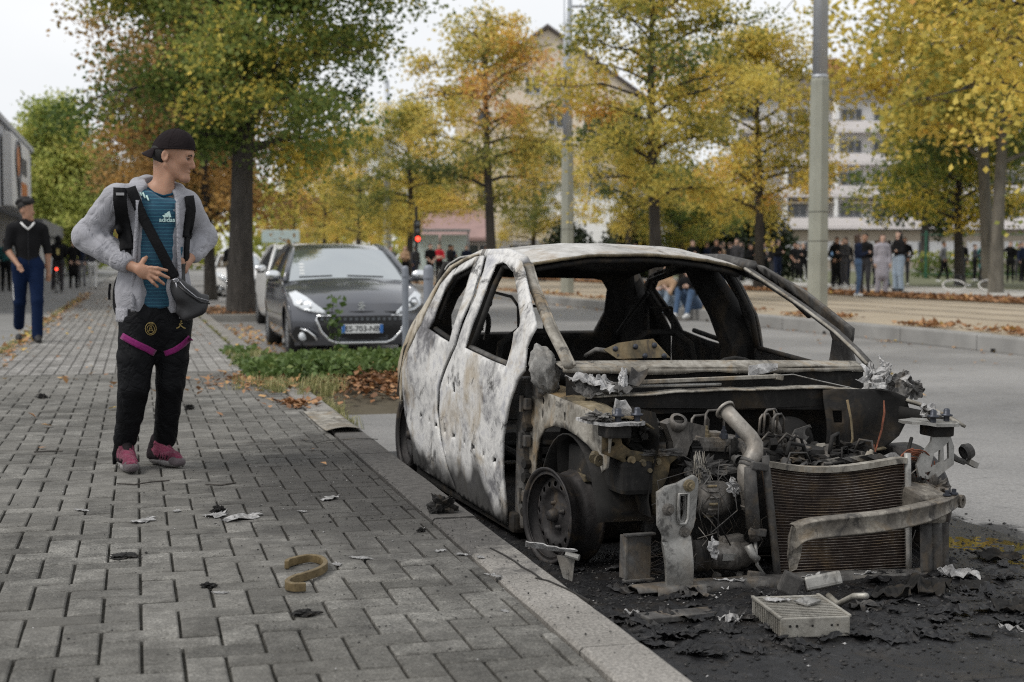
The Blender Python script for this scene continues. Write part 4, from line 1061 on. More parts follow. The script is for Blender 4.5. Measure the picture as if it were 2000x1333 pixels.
# radiator: core, fine rows of fins, side tanks; bent inward at the top
def rad_pt(u, z):
    x = -.135+.60*u+(.07-.045*u)*(1-(z-.03)/.43)*.9
    zt = z + (-.035*math.sin(PI*min(1, u*1.05))*((z-.03)/.43))
    return (x+.01, -.575+.05*math.sin(PI*u)*((z-.03)/.43), zt)
b = MB(); b.grid(lambda u, v: (lambda p: (p[0], p[1]+.012, p[2]))(rad_pt(u, .035+.425*v)), 20, 16); rad = b.build('radiator', W_CORE, wreck, True, thick=.03)
for k in range(38):
    z = .042+.412*k/37
    b = MB(); N = 14
    prev = None; pts = []
    for i in range(N+1):
        p = rad_pt(i/N, z); pts.append((p[0], p[1]-.004, p[2]+.0012*mnoise.noise((i*.7, k*.9, 0))))
    b.tube(pts, .0017, 4); b.build('fin', W_FIN, rad)
b = MB(); b.grid(lambda u, v: (lambda p: (p[0], p[1]-.016+.04*v, p[2]+.008))(rad_pt(u, .465)), 24, 2); b.build('top_tank', W_RAIL, rad, thick=.022)
b = MB(); b.grid(lambda u, v: (lambda p: (p[0], p[1]-.014+.04*v, p[2]-.006))(rad_pt(u, .03)), 20, 2); b.build('bottom_tank', W_RAIL, rad, thick=.014)
for u, r in ((-.012,.015),(1.015,.014)):
    b = MB(); b.tube([rad_pt(u, z) for z in (.01,.1,.2,.3,.4,.49)], r, 10); b.build('side_tank', W_GREY if u < 0 else W_ALU, rad, True)
b = MB(); b.tube([(-.195,-.57,.45),(-.19,-.57,.36),(-.175,-.57,.22)], [.022,.026,.028], 12); b.tube([(-.175,-.57,.22),(-.165,-.57,.17)], .021, 10); b.build('receiver_dryer', W_GREY, wreck, True)
b = MB(); b.tube([(-.168,-.575,.17),(-.160,-.578,.08),(-.13,-.58,.04)], .007, 7); b.tube([(-.20,-.58,.155),(-.185,-.59,.12),(-.165,-.59,.10)], .016, 8); b.build('coolant_pipe', W_ALU, wreck, True)
for zz in (.455,.205,.04):
    b = MB(); b.box((-.165,-.585,zz), (.07,.02,.03), (0, R(8), 0), bev=.005); b.build('pipe_clip', W_GREY, wreck)

# bumper beam, torn loose on one side
bp = [(-.112,-.755,.205),(-.10,-.785,.235),(-.07,-.80,.25),(.0,-.812,.257),(.10,-.812,.262),(.22,-.806,.267),(.34,-.795,.278),(.46,-.775,.292),(.56,-.745,.308),(.63,-.70,.325)]
def beam_sec(i):
    x, y, z = bp[i]; t = i/(len(bp)-1)
    h = (.105 if i == 0 else .075)-.0*t; h = h*(.72 if i > 7 else 1.)
    w = .022 if i else .012
    return [(x, y+.045, z+h*.5), (x, y-w*.2, z+h*.56), (x, y-w, z+h*.42), (x, y-w*.55, z+h*.30), (x, y-w*.45, z-h*.30), (x, y-w, z-h*.42), (x, y-w*.2, z-h*.56), (x, y+.045, z-h*.5)]
S = [beam_sec(i) for i in range(len(bp))]; b = MB()
vs_ = [p for q in S for p in q]; fs = [(i*8+k, i*8+k+1, (i+1)*8+k+1, (i+1)*8+k) for i in range(len(bp)-1) for k in range(7)]
b.add(vs_, fs); beam = b.build('bumper_beam', W_BEAM, wreck, True, thick=.007, sub=2)
shard('torn_edge', [(-.125,.09),(-.10,.10),(-.085,.16),(-.085,.24),(-.125,.26),(-.135,.18)], lambda x, z: (x, -.775-.1*(x+.1)+.008*mnoise.noise((x*30, z*30, 0)), z), W_BEAM, beam, .007)
b = MB(); b.lathe([(.013,-.008),(.026,-.008),(.026,.008),(.013,.008)], 12, Matrix.Translation((.648,-.70,.315)) @ Euler((PI/2,0,R(30))).to_matrix().to_4x4(), True); b.build('tow_eye', W_BEAM, beam)
for x, z in ((.57,.355),(.60,.36)):
    b = MB(); b.lathe([(0,.02),(.009,.02),(.009,.008),(.016,.006),(.016,0)], 10, Matrix.Translation((x, -.72, z-.012))); b.build('bolt', W_BOLT, beam)
b = MB(); b.box((.53,-.60,.30), (.13,.22,.12), (R(6), 0, R(-6)), bev=.02); b.build('crash_can', W_BEAM, wreck)
b = MB(); b.grid(lambda u, v: (.515+.115*u+.012*v, -.63-.014*abs(math.sin(u*PI*2.5)), .225-.205*v), 16, 8); b.build('ribbed_panel', W_GREY, wreck, True, thick=.01)

# right side inner wing, lamp bracket, wiring, hanging lamp remains
b = MB(); b.poly([(.40,.695),(.50,.70),(.60,.70),(.70,.69),(.765,.665),(.785,.616),(.775,.56),(.745,.50),(.69,.46),(.63,.44),(.46,.42),(.40,.45)],
                 [[(.43,.56),(.47,.56),(.47,.61),(.43,.61)]], .035, lambda x, z: (x, -.13+.25*(x-.785)**2+.05*mnoise.noise((x*5, z*5, 2)), z))
b.build('right_inner_wing', W_DARK, wreck, True, thick=.01)
b = MB(); b.tube([(.46,-.16,.66),(.475,-.17,.58),(.48,-.18,.50),(.45,-.2,.44)], .014, 6, flat=.4); b.tube([(.48,-.18,.47),(.56,-.2,.45),(.62,-.2,.46)], .02, 6, flat=.3); b.build('wing_brace', W_OCHRE, wreck, True)
b = MB(); b.tube([(.61,-.2,.66),(.602,-.22,.61),(.585,-.23,.54),(.56,-.24,.48),(.53,-.26,.43)], [.003,.005,.0045,.004,.003], 6); b.tube([(.545,-.24,.48),(.535,-.25,.44),(.515,-.27,.42)], .004, 5); b.build('wire_loom', W_COPPER, wreck)
b = MB(); b.grid(lambda u, v: (.745+.06*math.sin(u*PI*.6)+.05*v-.02*u, -.0-.46*u, .67-.02*u-.05*u*u-.02*v), 16, 3); b.build('right_wing_rail', W_RAIL, wreck, True, thick=.012)
b = MB(); b.grid(lambda u, v: (.73+.05*math.sin(u*PI*.8), -.05-.36*u, .63-.02*u-.07*v*(1-u*.6)), 10, 2); b.build('right_wing_flange', W_DARK, wreck, True, thick=.008)
RB = [(.67,.595),(.72,.60),(.74,.545),(.755,.50),(.75,.43),(.70,.40),(.655,.37),(.62,.375),(.585,.385),(.578,.43),(.60,.47),(.65,.52)]
b = MB(); b.poly(RB, [[(.705,.50),(.73,.52),(.728,.455),(.705,.44)], [(.66,.475),(.69,.49),(.685,.44),(.64,.42)], [(.61,.40),(.64,.405),(.63,.385)]], .02, lambda x, z: (x, -.50+.15*(z-.45), z))
b.build('lamp_bracket', W_ALU, wreck, thick=.014)
b = MB(); b.tube([(.745,-.48,.47),(.79,-.46,.445),(.83,-.46,.43)], .012, 6); b.lathe([(.0,.03),(.03,.025),(.036,.0),(.03,-.012)], 14, Matrix.Translation((.84,-.45,.47)) @ Euler((0,R(70),0)).to_matrix().to_4x4()); b.build('lamp_remains', W_GREY, wreck)
b = MB(); b.box((.865,-.46,.425), (.045,.03,.022), (0,R(25),0)); b.build('connector', W_ALU, wreck)
b = MB()
for k in range(9):
    r = .03+.006*k; cx, cz = .575, .42
    b.tube([(cx+r*math.cos(a)*1.15, -.47-.004*k+.006*math.sin(3*a+k), cz+r*math.sin(a)) for a in [j*PI/9+k for j in range(15)]], .003, 4)
b.build('wire_coil', W_COPPER, wreck)
rag('charred_loom', (.575,-.45,.40), (.055,.04,.05), 21, W_DARK, wreck, amp=.9); rag('charred_loom', (.56,-.5,.32), (.06,.05,.07), 25, W_DARK, wreck, amp=.9)
rag('charred_loom', (.66,-.52,.33), (.05,.05,.05), 27, W_ENG, wreck, amp=.9)
b = MB(); b.tube([(.75,-.2,.50),(.70,-.25,.44),(.655,-.3,.39),(.64,-.35,.37)], .008, 6); b.build('brake_hose', W_DARK, wreck)
shard('foil_shard', [(.44,.45),(.55,.465),(.58,.45),(.57,.425),(.50,.43)], lambda x, z: (x, -.40+.3*(z-.43), z+.01*mnoise.noise((x*20, z*20, 0))), W_ASH, wreck)
for k in range(7):
    shard('scrap_sheet', [(.20+.03*k,.44+.004*k),(.26+.03*k,.45+.004*k),(.31+.03*k,.43+.003*k),(.25+.03*k,.425+.003*k)], lambda x, z, k=k: (x, -.38-.012*k, z), (W_GREY, W_RAIL, W_DARK)[k % 3], wreck, .003)

# engine: block, gear, cast duct, cover, pipe, alternator, compressor, servo
b = MB(); b.box((-.02,-.15,.27), (.66,.34,.42), bev=.03); b.box((.25,-.18,.2), (.34,.3,.3), bev=.06); b.build('engine_block', W_DARK, wreck)
b = MB(); b.lathe([(.0,.0),(.05,.0),(.05,.006),(.062,.006),(.062,.05),(.05,.05),(.05,.045),(0,.045)], 30, Matrix.Translation((-.365,-.36,.46)) @ Euler((0,R(90),0)).to_matrix().to_4x4())
for k in range(24):
    a = 2*PI*k/24; b.box((-.34, -.36+.065*math.cos(a), .46+.065*math.sin(a)), (.045,.007,.007), (a,0,0))
b.build('timing_gear', W_DARK, wreck)
b = MB()
b.poly([(-.475,.60),(-.44,.615),(-.40,.612),(-.31,.59),(-.312,.545),(-.35,.555),(-.375,.51),(-.385,.475),(-.44,.475),(-.445,.53)], (), .02, lambda x, z: (x, -.38, z))
b.build('cast_duct', W_ENG, wreck, thick=.07, off=0, bev=.01)
b = MB(); b.lathe([(.022,.03),(.034,.03),(.036,0),(.022,-.03)], 14, Matrix.Translation((-.425,-.40,.595)) @ Euler((R(40),0,0)).to_matrix().to_4x4()); b.build('duct_mouth', W_ENG, wreck, True)
rag('charred_hose', (-.51,-.33,.575), (.06,.04,.035), 31, W_GREY, wreck, amp=.7); rag('charred_hose', (-.60,-.32,.53), (.07,.05,.05), 33, W_DARK, wreck, amp=1.)
rag('ash_heap', (-.50,-.43,.495), (.075,.02,.012), 36, W_GREY, wreck, amp=.8)
b = MB(); b.box((-.19,-.26,.505), (.24,.16,.06), (0,R(3),R(4)), bev=.018); b.box((-.23,-.29,.535), (.10,.07,.04), bev=.012)
cov = b.build('valve_cover', W_ENG, wreck)
for x, y in ((-.26,-.32),(-.19,-.33),(-.11,-.31)):
    b = MB(); b.lathe([(0,.05),(.006,.05),(.006,.035),(.012,.033),(.012,.02),(.018,.018),(.018,0)], 8, Matrix.Translation((x, y, .53))); b.build('bolt', W_BOLT if x > -.2 else W_OCHRE, cov)
for k, (x0, x1) in enumerate(((-.30,-.20),(-.24,-.13),(.0,.08),(.02,.11),(.06,.14))):
    b = MB(); h = .60+.02*(k % 2)
    b.tube([(x0,-.26,.53),(x0+.005,-.26,h),(x0+.02,-.25,h+.012),(x1-.02,-.22,h+.012),(x1,-.21,h-.01),(x1+.003,-.2,.53)], .0055, 6); b.build('fuel_pipe', W_ENG, wreck, True)
pp = [(-.200,-.36,.645),(-.185,-.40,.615),(-.160,-.43,.580),(-.135,-.45,.548),(-.123,-.465,.520),(-.128,-.475,.492),(-.150,-.48,.462),(-.168,-.485,.430),(-.172,-.49,.395),(-.163,-.49,.355),(-.155,-.49,.315),(-.155,-.495,.275)]
b = MB(); b.tube(pp, [.030,.030,.030,.031,.033,.034,.033,.034,.033,.031,.030,.031], 18, caps=False); ip = b.build('intake_pipe', W_PIPE, wreck, True, thick=.004)
d0 = (Vector(pp[0])-Vector(pp[1])).normalized()
b = MB(); b.tube([Vector(pp[0])+d0*.012, Vector(pp[0])+d0*.006, Vector(pp[0])-d0*.004], [.030,.043,.041], 18, caps=False); b.build('pipe_flange', W_PIPE, ip, True, thick=.006)
for z0, k in ((6,0),(7,1)):
    q = Vector(pp[6]).lerp(Vector(pp[7]), .2+.45*k); dd = (Vector(pp[7])-Vector(pp[6])).normalized(); b = MB(); b.tube([q-dd*.006, q+dd*.006], .0375, 18); b.build('pipe_clamp', W_GREY, ip, True)
b = MB(); b.tube([(-.155,-.495,.292),(-.155,-.495,.285)], .0345, 18); b.build('pipe_bead', W_PIPE, ip, True)
b = MB(); b.lathe([(.0,.012),(.028,.012)], 14, Matrix.Translation((-.155,-.495,.270)) @ Euler((PI,0,0)).to_matrix().to_4x4()); b.build('pipe_mouth', W_DARK, ip)
MA = Matrix.Translation((-.285,-.44,.315)) @ Euler((0,R(90),0)).to_matrix().to_4x4()
b = MB(); b.lathe([(0,-.075),(.045,-.075),(.060,-.06),(.066,-.04),(.068,.0),(.066,.04),(.055,.065),(0,.07)], 24, MA); alt = b.build('alternator', W_ENG, wreck, True)
for k in range(8):
    a = R(-70+k*20); b = MB(); pts = [(-.285-.045+.013*j, -.44-.069*math.cos(a)*(1 if j else .96), .315+.069*math.sin(a)) for j in range(4)]
    b.tube(pts, .0055, 5); b.build('cooling_rib', W_OCHRE if k % 3 == 0 else W_ENG, alt)
b = MB(); b.lathe([(0,-.10),(.035,-.10),(.035,-.092),(.028,-.088),(.035,-.083),(.028,-.079),(.035,-.075),(.035,-.07),(0,-.07)], 20, MA); b.build('pulley', W_DARK, alt, True)
crumple('ash_sheet', (-.235,-.505,.365), (.045,.04), 41, W_ASH, wreck, (R(65),0,R(20)), .4)
MC = Matrix.Translation((-.265,-.50,.105)) @ Euler((0,R(90),0)).to_matrix().to_4x4()
b = MB(); b.lathe([(0,-.07),(.045,-.07),(.052,-.05),(.055,.0),(.058,.02),(.060,.025),(.060,.055),(.056,.06),(.054,.09),(.045,.105),(.02,.11),(0,.11)], 24, MC); cmp_ = b.build('compressor', W_ENG, wreck, True)
b = MB(); b.lathe([(0,-.125),(.04,-.125),(.062,-.12),(.062,-.108),(.056,-.104),(.062,-.100),(.056,-.096),(.062,-.092),(.056,-.088),(.062,-.084),(.062,-.075),(0,-.075)], 26, MC); b.build('pulley', W_DARK, cmp_, True)
b = MB(); b.box((-.265,-.555,.108), (.055,.006,.026), (R(4),0,0)); b.build('rating_plate', W_ALU, cmp_)
b = MB(); b.box((-.23,-.50,.165), (.09,.05,.03), (0,R(-8),0), bev=.008); b.tube([(-.21,-.52,.03),(-.195,-.535,.028)], .016, 8); b.tube([(-.29,-.52,.03),(-.31,-.53,.035)], .014, 8); b.build('mounting_lug', W_ENG, cmp_)
crumple('ash_sheet', (-.335,-.56,.145), (.03,.045), 43, W_ASH, wreck, (R(75),0,R(10)), .4)
MS = Matrix.Translation((.27,-.02,.47)) @ Euler((R(90),0,R(-12))).to_matrix().to_4x4()
b = MB(); b.lathe([(0,.05),(.04,.05),(.045,.03),(.09,.02),(.108,-.0),(.108,-.03),(.09,-.06)], 30, MS); b.build('brake_servo', W_DARK, wreck, True)
b = MB(); b.poly([(.26,.53),(.33,.55),(.345,.52),(.30,.47),(.30,.42),(.34,.38),(.27,.42),(.23,.47)], [[(.325+.02*math.cos(a), .52+.02*math.sin(a)) for a in [k*PI/5 for k in range(10)]]], .02, lambda x, z: (x, -.09, z)); b.build('gear_linkage_plate', W_GREY, wreck, thick=.01)
b = MB(); b.tube([(.145,-.12,.62),(.147,-.12,.58)], .008, 7); b.tube([(.147,-.12,.575),(.165,-.12,.54),(.19,-.12,.50),(.215,-.12,.47)], [.014,.014,.011,.016], 8); b.build('shift_lever', W_ENG, wreck, True)
for k in range(5):
    y0 = -.2-.02*k; b = MB(); b.tube([(-.02+.03*k,y0,.48),(.02+.03*k,y0-.03,.53+.01*(k % 2)),(.09+.02*k,y0-.02,.52),(.12+.02*k,y0,.46),(.10+.02*k,y0-.04,.43)], .006, 6); b.build('charred_hose', W_ENG if k % 2 else W_DARK, wreck, True)
for k, (c, r) in enumerate([((.35,-.2,.44),(.12,.07,.035)), ((.42,-.25,.46),(.09,.05,.03)), ((.12,-.3,.44),(.08,.06,.04)), ((-.33,-.43,.42),(.05,.03,.05)), ((-.27,-.38,.42),(.09,.04,.03)), ((-.42,-.25,.3),(.1,.1,.12)), ((.3,-.35,.44),(.1,.03,.02))]):
    rag('charred_residue', c, r, 51+k*3.7, (W_DARK, W_GREY)[k in (3, 4)], wreck, amp=1.)
b = MB()
for k in range(26):
    x0 = -.37+.05*rng.random(); z0 = .50-.03*rng.random(); b.tube([(x0, -.44, z0), (x0+.02*(rng.random()-.5), -.45, z0-.04), (x0+.05*(rng.random()-.3), -.455, z0-.08-.02*rng.random())], .0014, 3)
b.build('belt_cords', W_RAIL, wreck)
b = MB()
for k in range(26):
    x0, y0, z0 = -.66+.16*rng.random(), -.25-.25*rng.random(), .03+.05*rng.random()
    b.tube([(x0, y0, z0), (x0+.1*rng.random(), y0-.1, z0+.10*rng.random()), (x0+.22*rng.random(), y0-.12, z0+.12*rng.random())], .0016, 3)
b.build('tyre_cords', W_WHEEL, wreck)

# clutter of burnt fittings between the big engine pieces
r5 = random.Random(19)
for k in range(46):
    x, y, z = r5.uniform(-.40, .50), r5.uniform(-.46, -.12), r5.uniform(.40, .52); m_ = r5.choice((W_DARK, W_DARK, W_ENG, W_ENG, W_GREY, W_RAIL)); b = MB(); t_ = r5.random()
    if t_ < .4:
        L_ = r5.uniform(.05, .14); a_ = r5.uniform(0, 6.3)
        b.tube([(x, y, z-.03), (x+.2*L_*math.cos(a_), y+.2*L_*math.sin(a_), z+.03*r5.random()), (x+L_*math.cos(a_), y+.5*L_*math.sin(a_), z+.02*r5.random()), (x+1.2*L_*math.cos(a_), y+.5*L_*math.sin(a_), z-.05)], r5.choice((.004,.006,.009)), 6); b.build('charred_hose', m_, wreck, True)
    elif t_ < .7: b.lathe([(0,.02),(.009,.02),(.009,.01),(.016,.008),(.016,-.02),(.024,-.022),(.024,-.04)], 9, Matrix.Translation((x, y, z)) @ Euler((r5.gauss(0,.5), r5.gauss(0,.5), 0)).to_matrix().to_4x4()); b.build('fitting', m_, wreck, True)
    else: b.box((x, y, z-.01), (r5.uniform(.02,.06), r5.uniform(.02,.05), r5.uniform(.015,.05)), (r5.gauss(0,.4), r5.gauss(0,.4), r5.uniform(0,3)), bev=.005); b.build('fitting', m_, wreck)
for k in range(64):
    x, y, z = r5.choice((r5.uniform(-.44, -.08), r5.uniform(-.44, -.08), r5.uniform(.50, .70))), r5.uniform(-.54, -.38), r5.uniform(.10, .50); b = MB()
    b.tube([(x, y, z), (x+r5.gauss(0,.03), y-.03, z-.04), (x+r5.gauss(0,.05), y-.02, z-.09), (x+r5.gauss(0,.07), y-.01, max(.01, z-.09-.15*r5.random()))], r5.choice((.0012,.0016,.002,.003)), 5); b.build('loose_wire', r5.choice((W_DARK, W_DARK, W_ENG, W_GREY)), wreck, True)
# rib lines pressed along the doors
for s in (-1,):
    for dz in (.026, -.026):
        b = MB(); fn = side_fn(s, -.001, 1.)
        b.tube([fn(.60+1.6*j/24, .325+.071*j/24+dz) for j in range(25)], .0022, 4); b.build('moulding_edge', W_GREY, wreck)

# wheels
def make_wheel(name, loc, steer, tyre, camber=0., side=-1):
    wr = empty(name, loc, rot=(0, 0, steer)); wr.parent = wreck
    MW = Euler((0, side*R(90)+camber, 0)).to_matrix().to_4x4()
    b = MB(); b.lathe([(.166,.0),(.170,-.004),(.187,-.001),(.196,.004),(.197,.010),(.190,.012),(.180,.004),(.176,-.012),(.172,-.035),(.163,-.045),(.160,-.075),(.165,-.085),(.172,-.10),(.176,-.135),(.186,-.143),(.192,-.150),(.186,-.152),(.168,-.14)], 48, MW)
    b.build('rim', W_WHEEL, wr, True, thick=.003)
    b = MB(); holes = [[(.128*math.cos(2*PI*k/16)+.0125*math.cos(a), .128*math.sin(2*PI*k/16)+.0125*math.sin(a)) for a in [j*PI/4 for j in range(8)]] for k in range(16)]
    b.poly([(.158*math.cos(2*PI*k/48), .158*math.sin(2*PI*k/48)) for k in range(48)], holes, .014,
           lambda u, v: tuple(MW @ Vector((u, v, float(np.interp(math.hypot(u, v), [0,.03,.05,.09,.115,.14,.158], [-.03,-.03,-.042,-.05,-.028,-.032,-.042]))))))
    b.build('disc', W_WHEEL, wr, True, thick=.004)
    b = MB()
    for k in range(4):
        a = 2*PI*k/4+.4; b.lathe([(0,.012),(.008,.012),(.010,0),(.014,-.004)], 8, MW @ Matrix.Translation((.05*math.cos(a), .05*math.sin(a), -.036)))
    b.lathe([(0,.0),(.02,-.002),(.028,-.02),(.03,-.03)], 14, MW); b.build('wheel_bolt', W_WHEEL, wr, True)
    b = MB(); b.lathe([(0,-.08),(.12,-.08),(.12,-.10),(0,-.10)], 26, MW); b.lathe([(0,-.05),(.05,-.05),(.05,-.16),(0,-.16)], 14, MW); b.build('brake_disc', W_DARK, wr)
    if tyre:
        b = MB(); b.lathe([(.185,.0),(.195,.012),(tyre-.012,.012),(tyre,-.012),(tyre,-.13),(tyre-.012,-.152),(.19,-.15)], 48, MW); b.build('tyre', W_WHEEL, wr, True)
    return wr
make_wheel('front_wheel', (-.79, .02, .185), R(11), 0)
make_wheel('rear_wheel', (-.79, 2.47, .225), R(0), .23)
make_wheel('front_wheel', (.86, -.04, .215), R(11), .245, side=1)
make_wheel('rear_wheel', (.79, 2.47, .215), R(0), .22, side=1)
b = MB(); b.box((-.63,-.02,.345), (.08,.10,.03), bev=.006); b.box((-.60,-.07,.32), (.055,.05,.075), bev=.008); b.tube([(-.66,.0,.36),(-.60,-.02,.39),(-.55,.02,.62)], .018, 8); b.build('suspension_strut', W_OCHRE, wreck)
for pth in ([(-.64,0,.2),(-.3,-.02,.2)], [(.64,0,.2),(.3,-.02,.2)]): b = MB(); b.tube(pth, .03, 8); b.build('drive_shaft', W_DARK, wreck)
b = MB(); b.tube([(-.62,.05,.1),(-.25,.12,.1)], .03, 6); b.build('control_arm', W_DARK, wreck)
# ------------------------------------------------------------------ people: bodies grown as one smooth surface
def _v(a): return np.array(a, dtype=np.float64)
class Body:
    """rounded limbs and ellipsoids blended into one distance field, turned into one continuous mesh"""
    def __init__(s): s.p = []
    def cone(s, a, b, ra, rb=None, tag=0, k=.02, flat=None):
        s.p.append(('c', _v(a), _v(b), ra, ra if rb is None else rb, tag, k, flat)); return s
    def path(s, pts, rads, tag=0, k=.02, flat=None):
        for i in range(len(pts)-1): s.cone(pts[i], pts[i+1], rads[i], rads[i+1], tag, k if i == 0 else min(k, .008), flat)
        return s
    def ell(s, c, r, rot=None, tag=0, k=.02):
        M = np.array(Euler(rot).to_matrix()) if rot is not None else np.eye(3)
        s.p.append(('e', _v(c), _v(r), M, 0, tag, k, None)); return s
    def cut(s, c, r, rot=None, k=.01):
        M = np.array(Euler(rot).to_matrix()) if rot is not None else np.eye(3)
        s.p.append(('x', _v(c), _v(r), M, 0, -1, k, None)); return s
    def half(s, pt, nrm, k=.006):
        n = _v(nrm); s.p.append(('h', _v(pt), n/np.linalg.norm(n), None, 0, -1, k, None)); return s
    @staticmethod
    def _d(q, P):
        if q[0] == 'c':
            a, b, ra, rb, flat = q[1], q[2], q[3], q[4], q[7]
            ab = b-a; t = np.clip(((P-a)@ab)/max(ab@ab, 1e-9), 0, 1)
            w = P-a-t[..., None]*ab
            if flat is not None:
                dr = _v(flat[0]); dr = dr/np.linalg.norm(dr); w = w+(1/flat[1]-1)*(w@dr)[..., None]*dr
            return np.linalg.norm(w, axis=-1)-(ra+(rb-ra)*t)
        if q[0] in 'ex':
            w = (P-q[1])@q[3]; r = q[2]
            k0 = np.linalg.norm(w/r, axis=-1); k1 = np.linalg.norm(w/(r*r), axis=-1)
            return np.where(k1 > 1e-9, k0*(k0-1)/np.maximum(k1, 1e-9), -r.min())
        return (P-q[1])@q[2]
    def bounds(s):
        lo, hi = np.full(3, 9e9), np.full(3, -9e9)
        for q in s.p:
            if q[0] == 'c':
                r = max(q[3], q[4])*1.02; lo = np.minimum(lo, np.minimum(q[1], q[2])-r); hi = np.maximum(hi, np.maximum(q[1], q[2])+r)
            elif q[0] == 'e': r = q[2].max(); lo = np.minimum(lo, q[1]-r); hi = np.maximum(hi, q[1]+r)
        return lo, hi
    def eval(s, P):
        d = np.full(P.shape[:-1], 9.)
        for q in s.p:
            e = s._d(q, P); k = q[6]
            if q[0] in 'ce': h = np.maximum(k-np.abs(d-e), 0)/k; d = np.minimum(d, e)-h*h*k*.25
            elif q[0] == 'x': e = -e; h = np.maximum(k-np.abs(d-e), 0)/k; d = np.maximum(d, e)+h*h*k*.25
            else: h = np.maximum(k-np.abs(d-e), 0)/k; d = np.maximum(d, e)+h*h*k*.25
        return d
    def mesh(s, res, disp=None):
        lo, hi = s.bounds(); lo = lo-res*2.5; hi = hi+res*2.5
        n = np.ceil((hi-lo)/res).astype(int)+1
        ax = [lo[i]+res*np.arange(n[i]) for i in range(3)]
        d = np.full(n, .5); tg = np.zeros(n, np.int16); best = np.full(n, 9.)
        for q in s.p:
            k = q[6]; m = k+res*3
            if q[0] == 'c': r = max(q[3], q[4])*1.02; a, b = np.minimum(q[1], q[2])-r-m, np.maximum(q[1], q[2])+r+m
            elif q[0] in 'ex': r = q[2].max(); a, b = q[1]-r-m, q[1]+r+m
            else: a, b = lo, hi
            i0 = np.clip(np.floor((a-lo)/res).astype(int), 0, n-1); i1 = np.clip(np.ceil((b-lo)/res).astype(int)+1, 1, n)
            sl = tuple(slice(i0[j], i1[j]) for j in range(3))
            if any(i1 <= i0): continue
            P = np.stack(np.meshgrid(*[ax[j][i0[j]:i1[j]] for j in range(3)], indexing='ij'), -1)
            e = s._d(q, P); D = d[sl]
            if q[0] in 'ce':
                h = np.maximum(k-np.abs(D-e), 0)/k; d[sl] = np.minimum(D, e)-h*h*k*.25
                B = best[sl]; mm = e < B; tg[sl] = np.where(mm, q[5], tg[sl]); best[sl] = np.where(mm, e, B)
            else:
                if q[0] == 'x': e = -e
                h = np.maximum(k-np.abs(D-e), 0)/k; d[sl] = np.maximum(D, e)+h*h*k*.25
        if disp is not None:
            P = np.stack(np.meshgrid(*ax, indexing='ij'), -1)
            near = np.abs(d) < .05
            d[near] += disp(P[near])
        return nets(d, lo, res, tg)

def nets(d, lo, h, tg):
    S = d < 0
    n = d.shape
    c = [(i, j, k) for i in (0, 1) for j in (0, 1) for k in (0, 1)]
    sub = lambda A, o: A[o[0]:n[0]-1+o[0], o[1]:n[1]-1+o[1], o[2]:n[2]-1+o[2]]
    cnt = sum(sub(S, o).astype(np.int8) for o in c)
    act = (cnt > 0) & (cnt < 8)
    idx = np.argwhere(act); ids = np.full(act.shape, -1, np.int64); ids[act] = np.arange(len(idx))
    vals = np.stack([d[idx[:, 0]+o[0], idx[:, 1]+o[1], idx[:, 2]+o[2]] for o in c], 1)
    pos = np.zeros((len(idx), 3)); m = np.zeros(len(idx))
    for a in range(8):
        for b in range(a+1, 8):
            if sum(abs(c[a][i]-c[b][i]) for i in range(3)) != 1: continue
            va, vb = vals[:, a], vals[:, b]; mk = (va < 0) != (vb < 0)
            t = np.where(mk, va/np.where(mk, va-vb, 1), 0)
            pos += np.where(mk[:, None], _v(c[a])+t[:, None]*(_v(c[b])-_v(c[a])), 0); m += mk
    V = lo+h*(idx+pos/m[:, None])
    F = []
    for ax_ in range(3):
        o = [0, 0, 0]; o[ax_] = 1
        A = S[:n[0]-o[0], :n[1]-o[1], :n[2]-o[2]]; B = S[o[0]:, o[1]:, o[2]:]
        e = np.argwhere(A != B)
        u, w = [(1, 2), (2, 0), (0, 1)][ax_]
        e = e[(e[:, u] > 0) & (e[:, w] > 0) & (e[:, u] < n[u]-1) & (e[:, w] < n[w]-1)]
        def cell(du, dw):
            q = e.copy(); q[:, u] -= du; q[:, w] -= dw; return ids[q[:, 0], q[:, 1], q[:, 2]]
        quad = np.stack([cell(1, 1), cell(0, 1), cell(0, 0), cell(1, 0)], 1)
        flip = ~S[e[:, 0], e[:, 1], e[:, 2]]
        quad[flip] = quad[flip][:, ::-1]
        F.append(quad)
    F = np.concatenate(F); F = F[(F >= 0).all(1)]
    T = tg[idx[:, 0], idx[:, 1], idx[:, 2]]
    return V, F, T

def body_obj(name, B, res, mats, parent=None, disp=None, smooth_it=1):
    V, F, T = B.mesh(res, disp)
    for _ in range(smooth_it):      # relax the surface a little
        acc = np.zeros_like(V); cn = np.zeros(len(V))
        for a, b in ((0, 1), (1, 2), (2, 3), (3, 0)):
            np.add.at(acc, F[:, a], V[F[:, b]]); np.add.at(cn, F[:, a], 1); np.add.at(acc, F[:, b], V[F[:, a]]); np.add.at(cn, F[:, b], 1)
        V = V*.5+.5*acc/np.maximum(cn, 1)[:, None]
    me = mesh_np(name, V, F, None)
    if not isinstance(mats, (list, tuple)): mats = [mats]
    for m in mats: me.materials.append(m)
    if len(mats) > 1: me.polygons.foreach_set('material_index', np.clip(T[F[:, 0]], 0, len(mats)-1).astype(np.int32))
    me.polygons.foreach_set('use_smooth', np.ones(len(F), bool))
    o = bpy.data.objects.new(name, me); COL.objects.link(o)
    if parent is not None: o.parent = parent
    return o

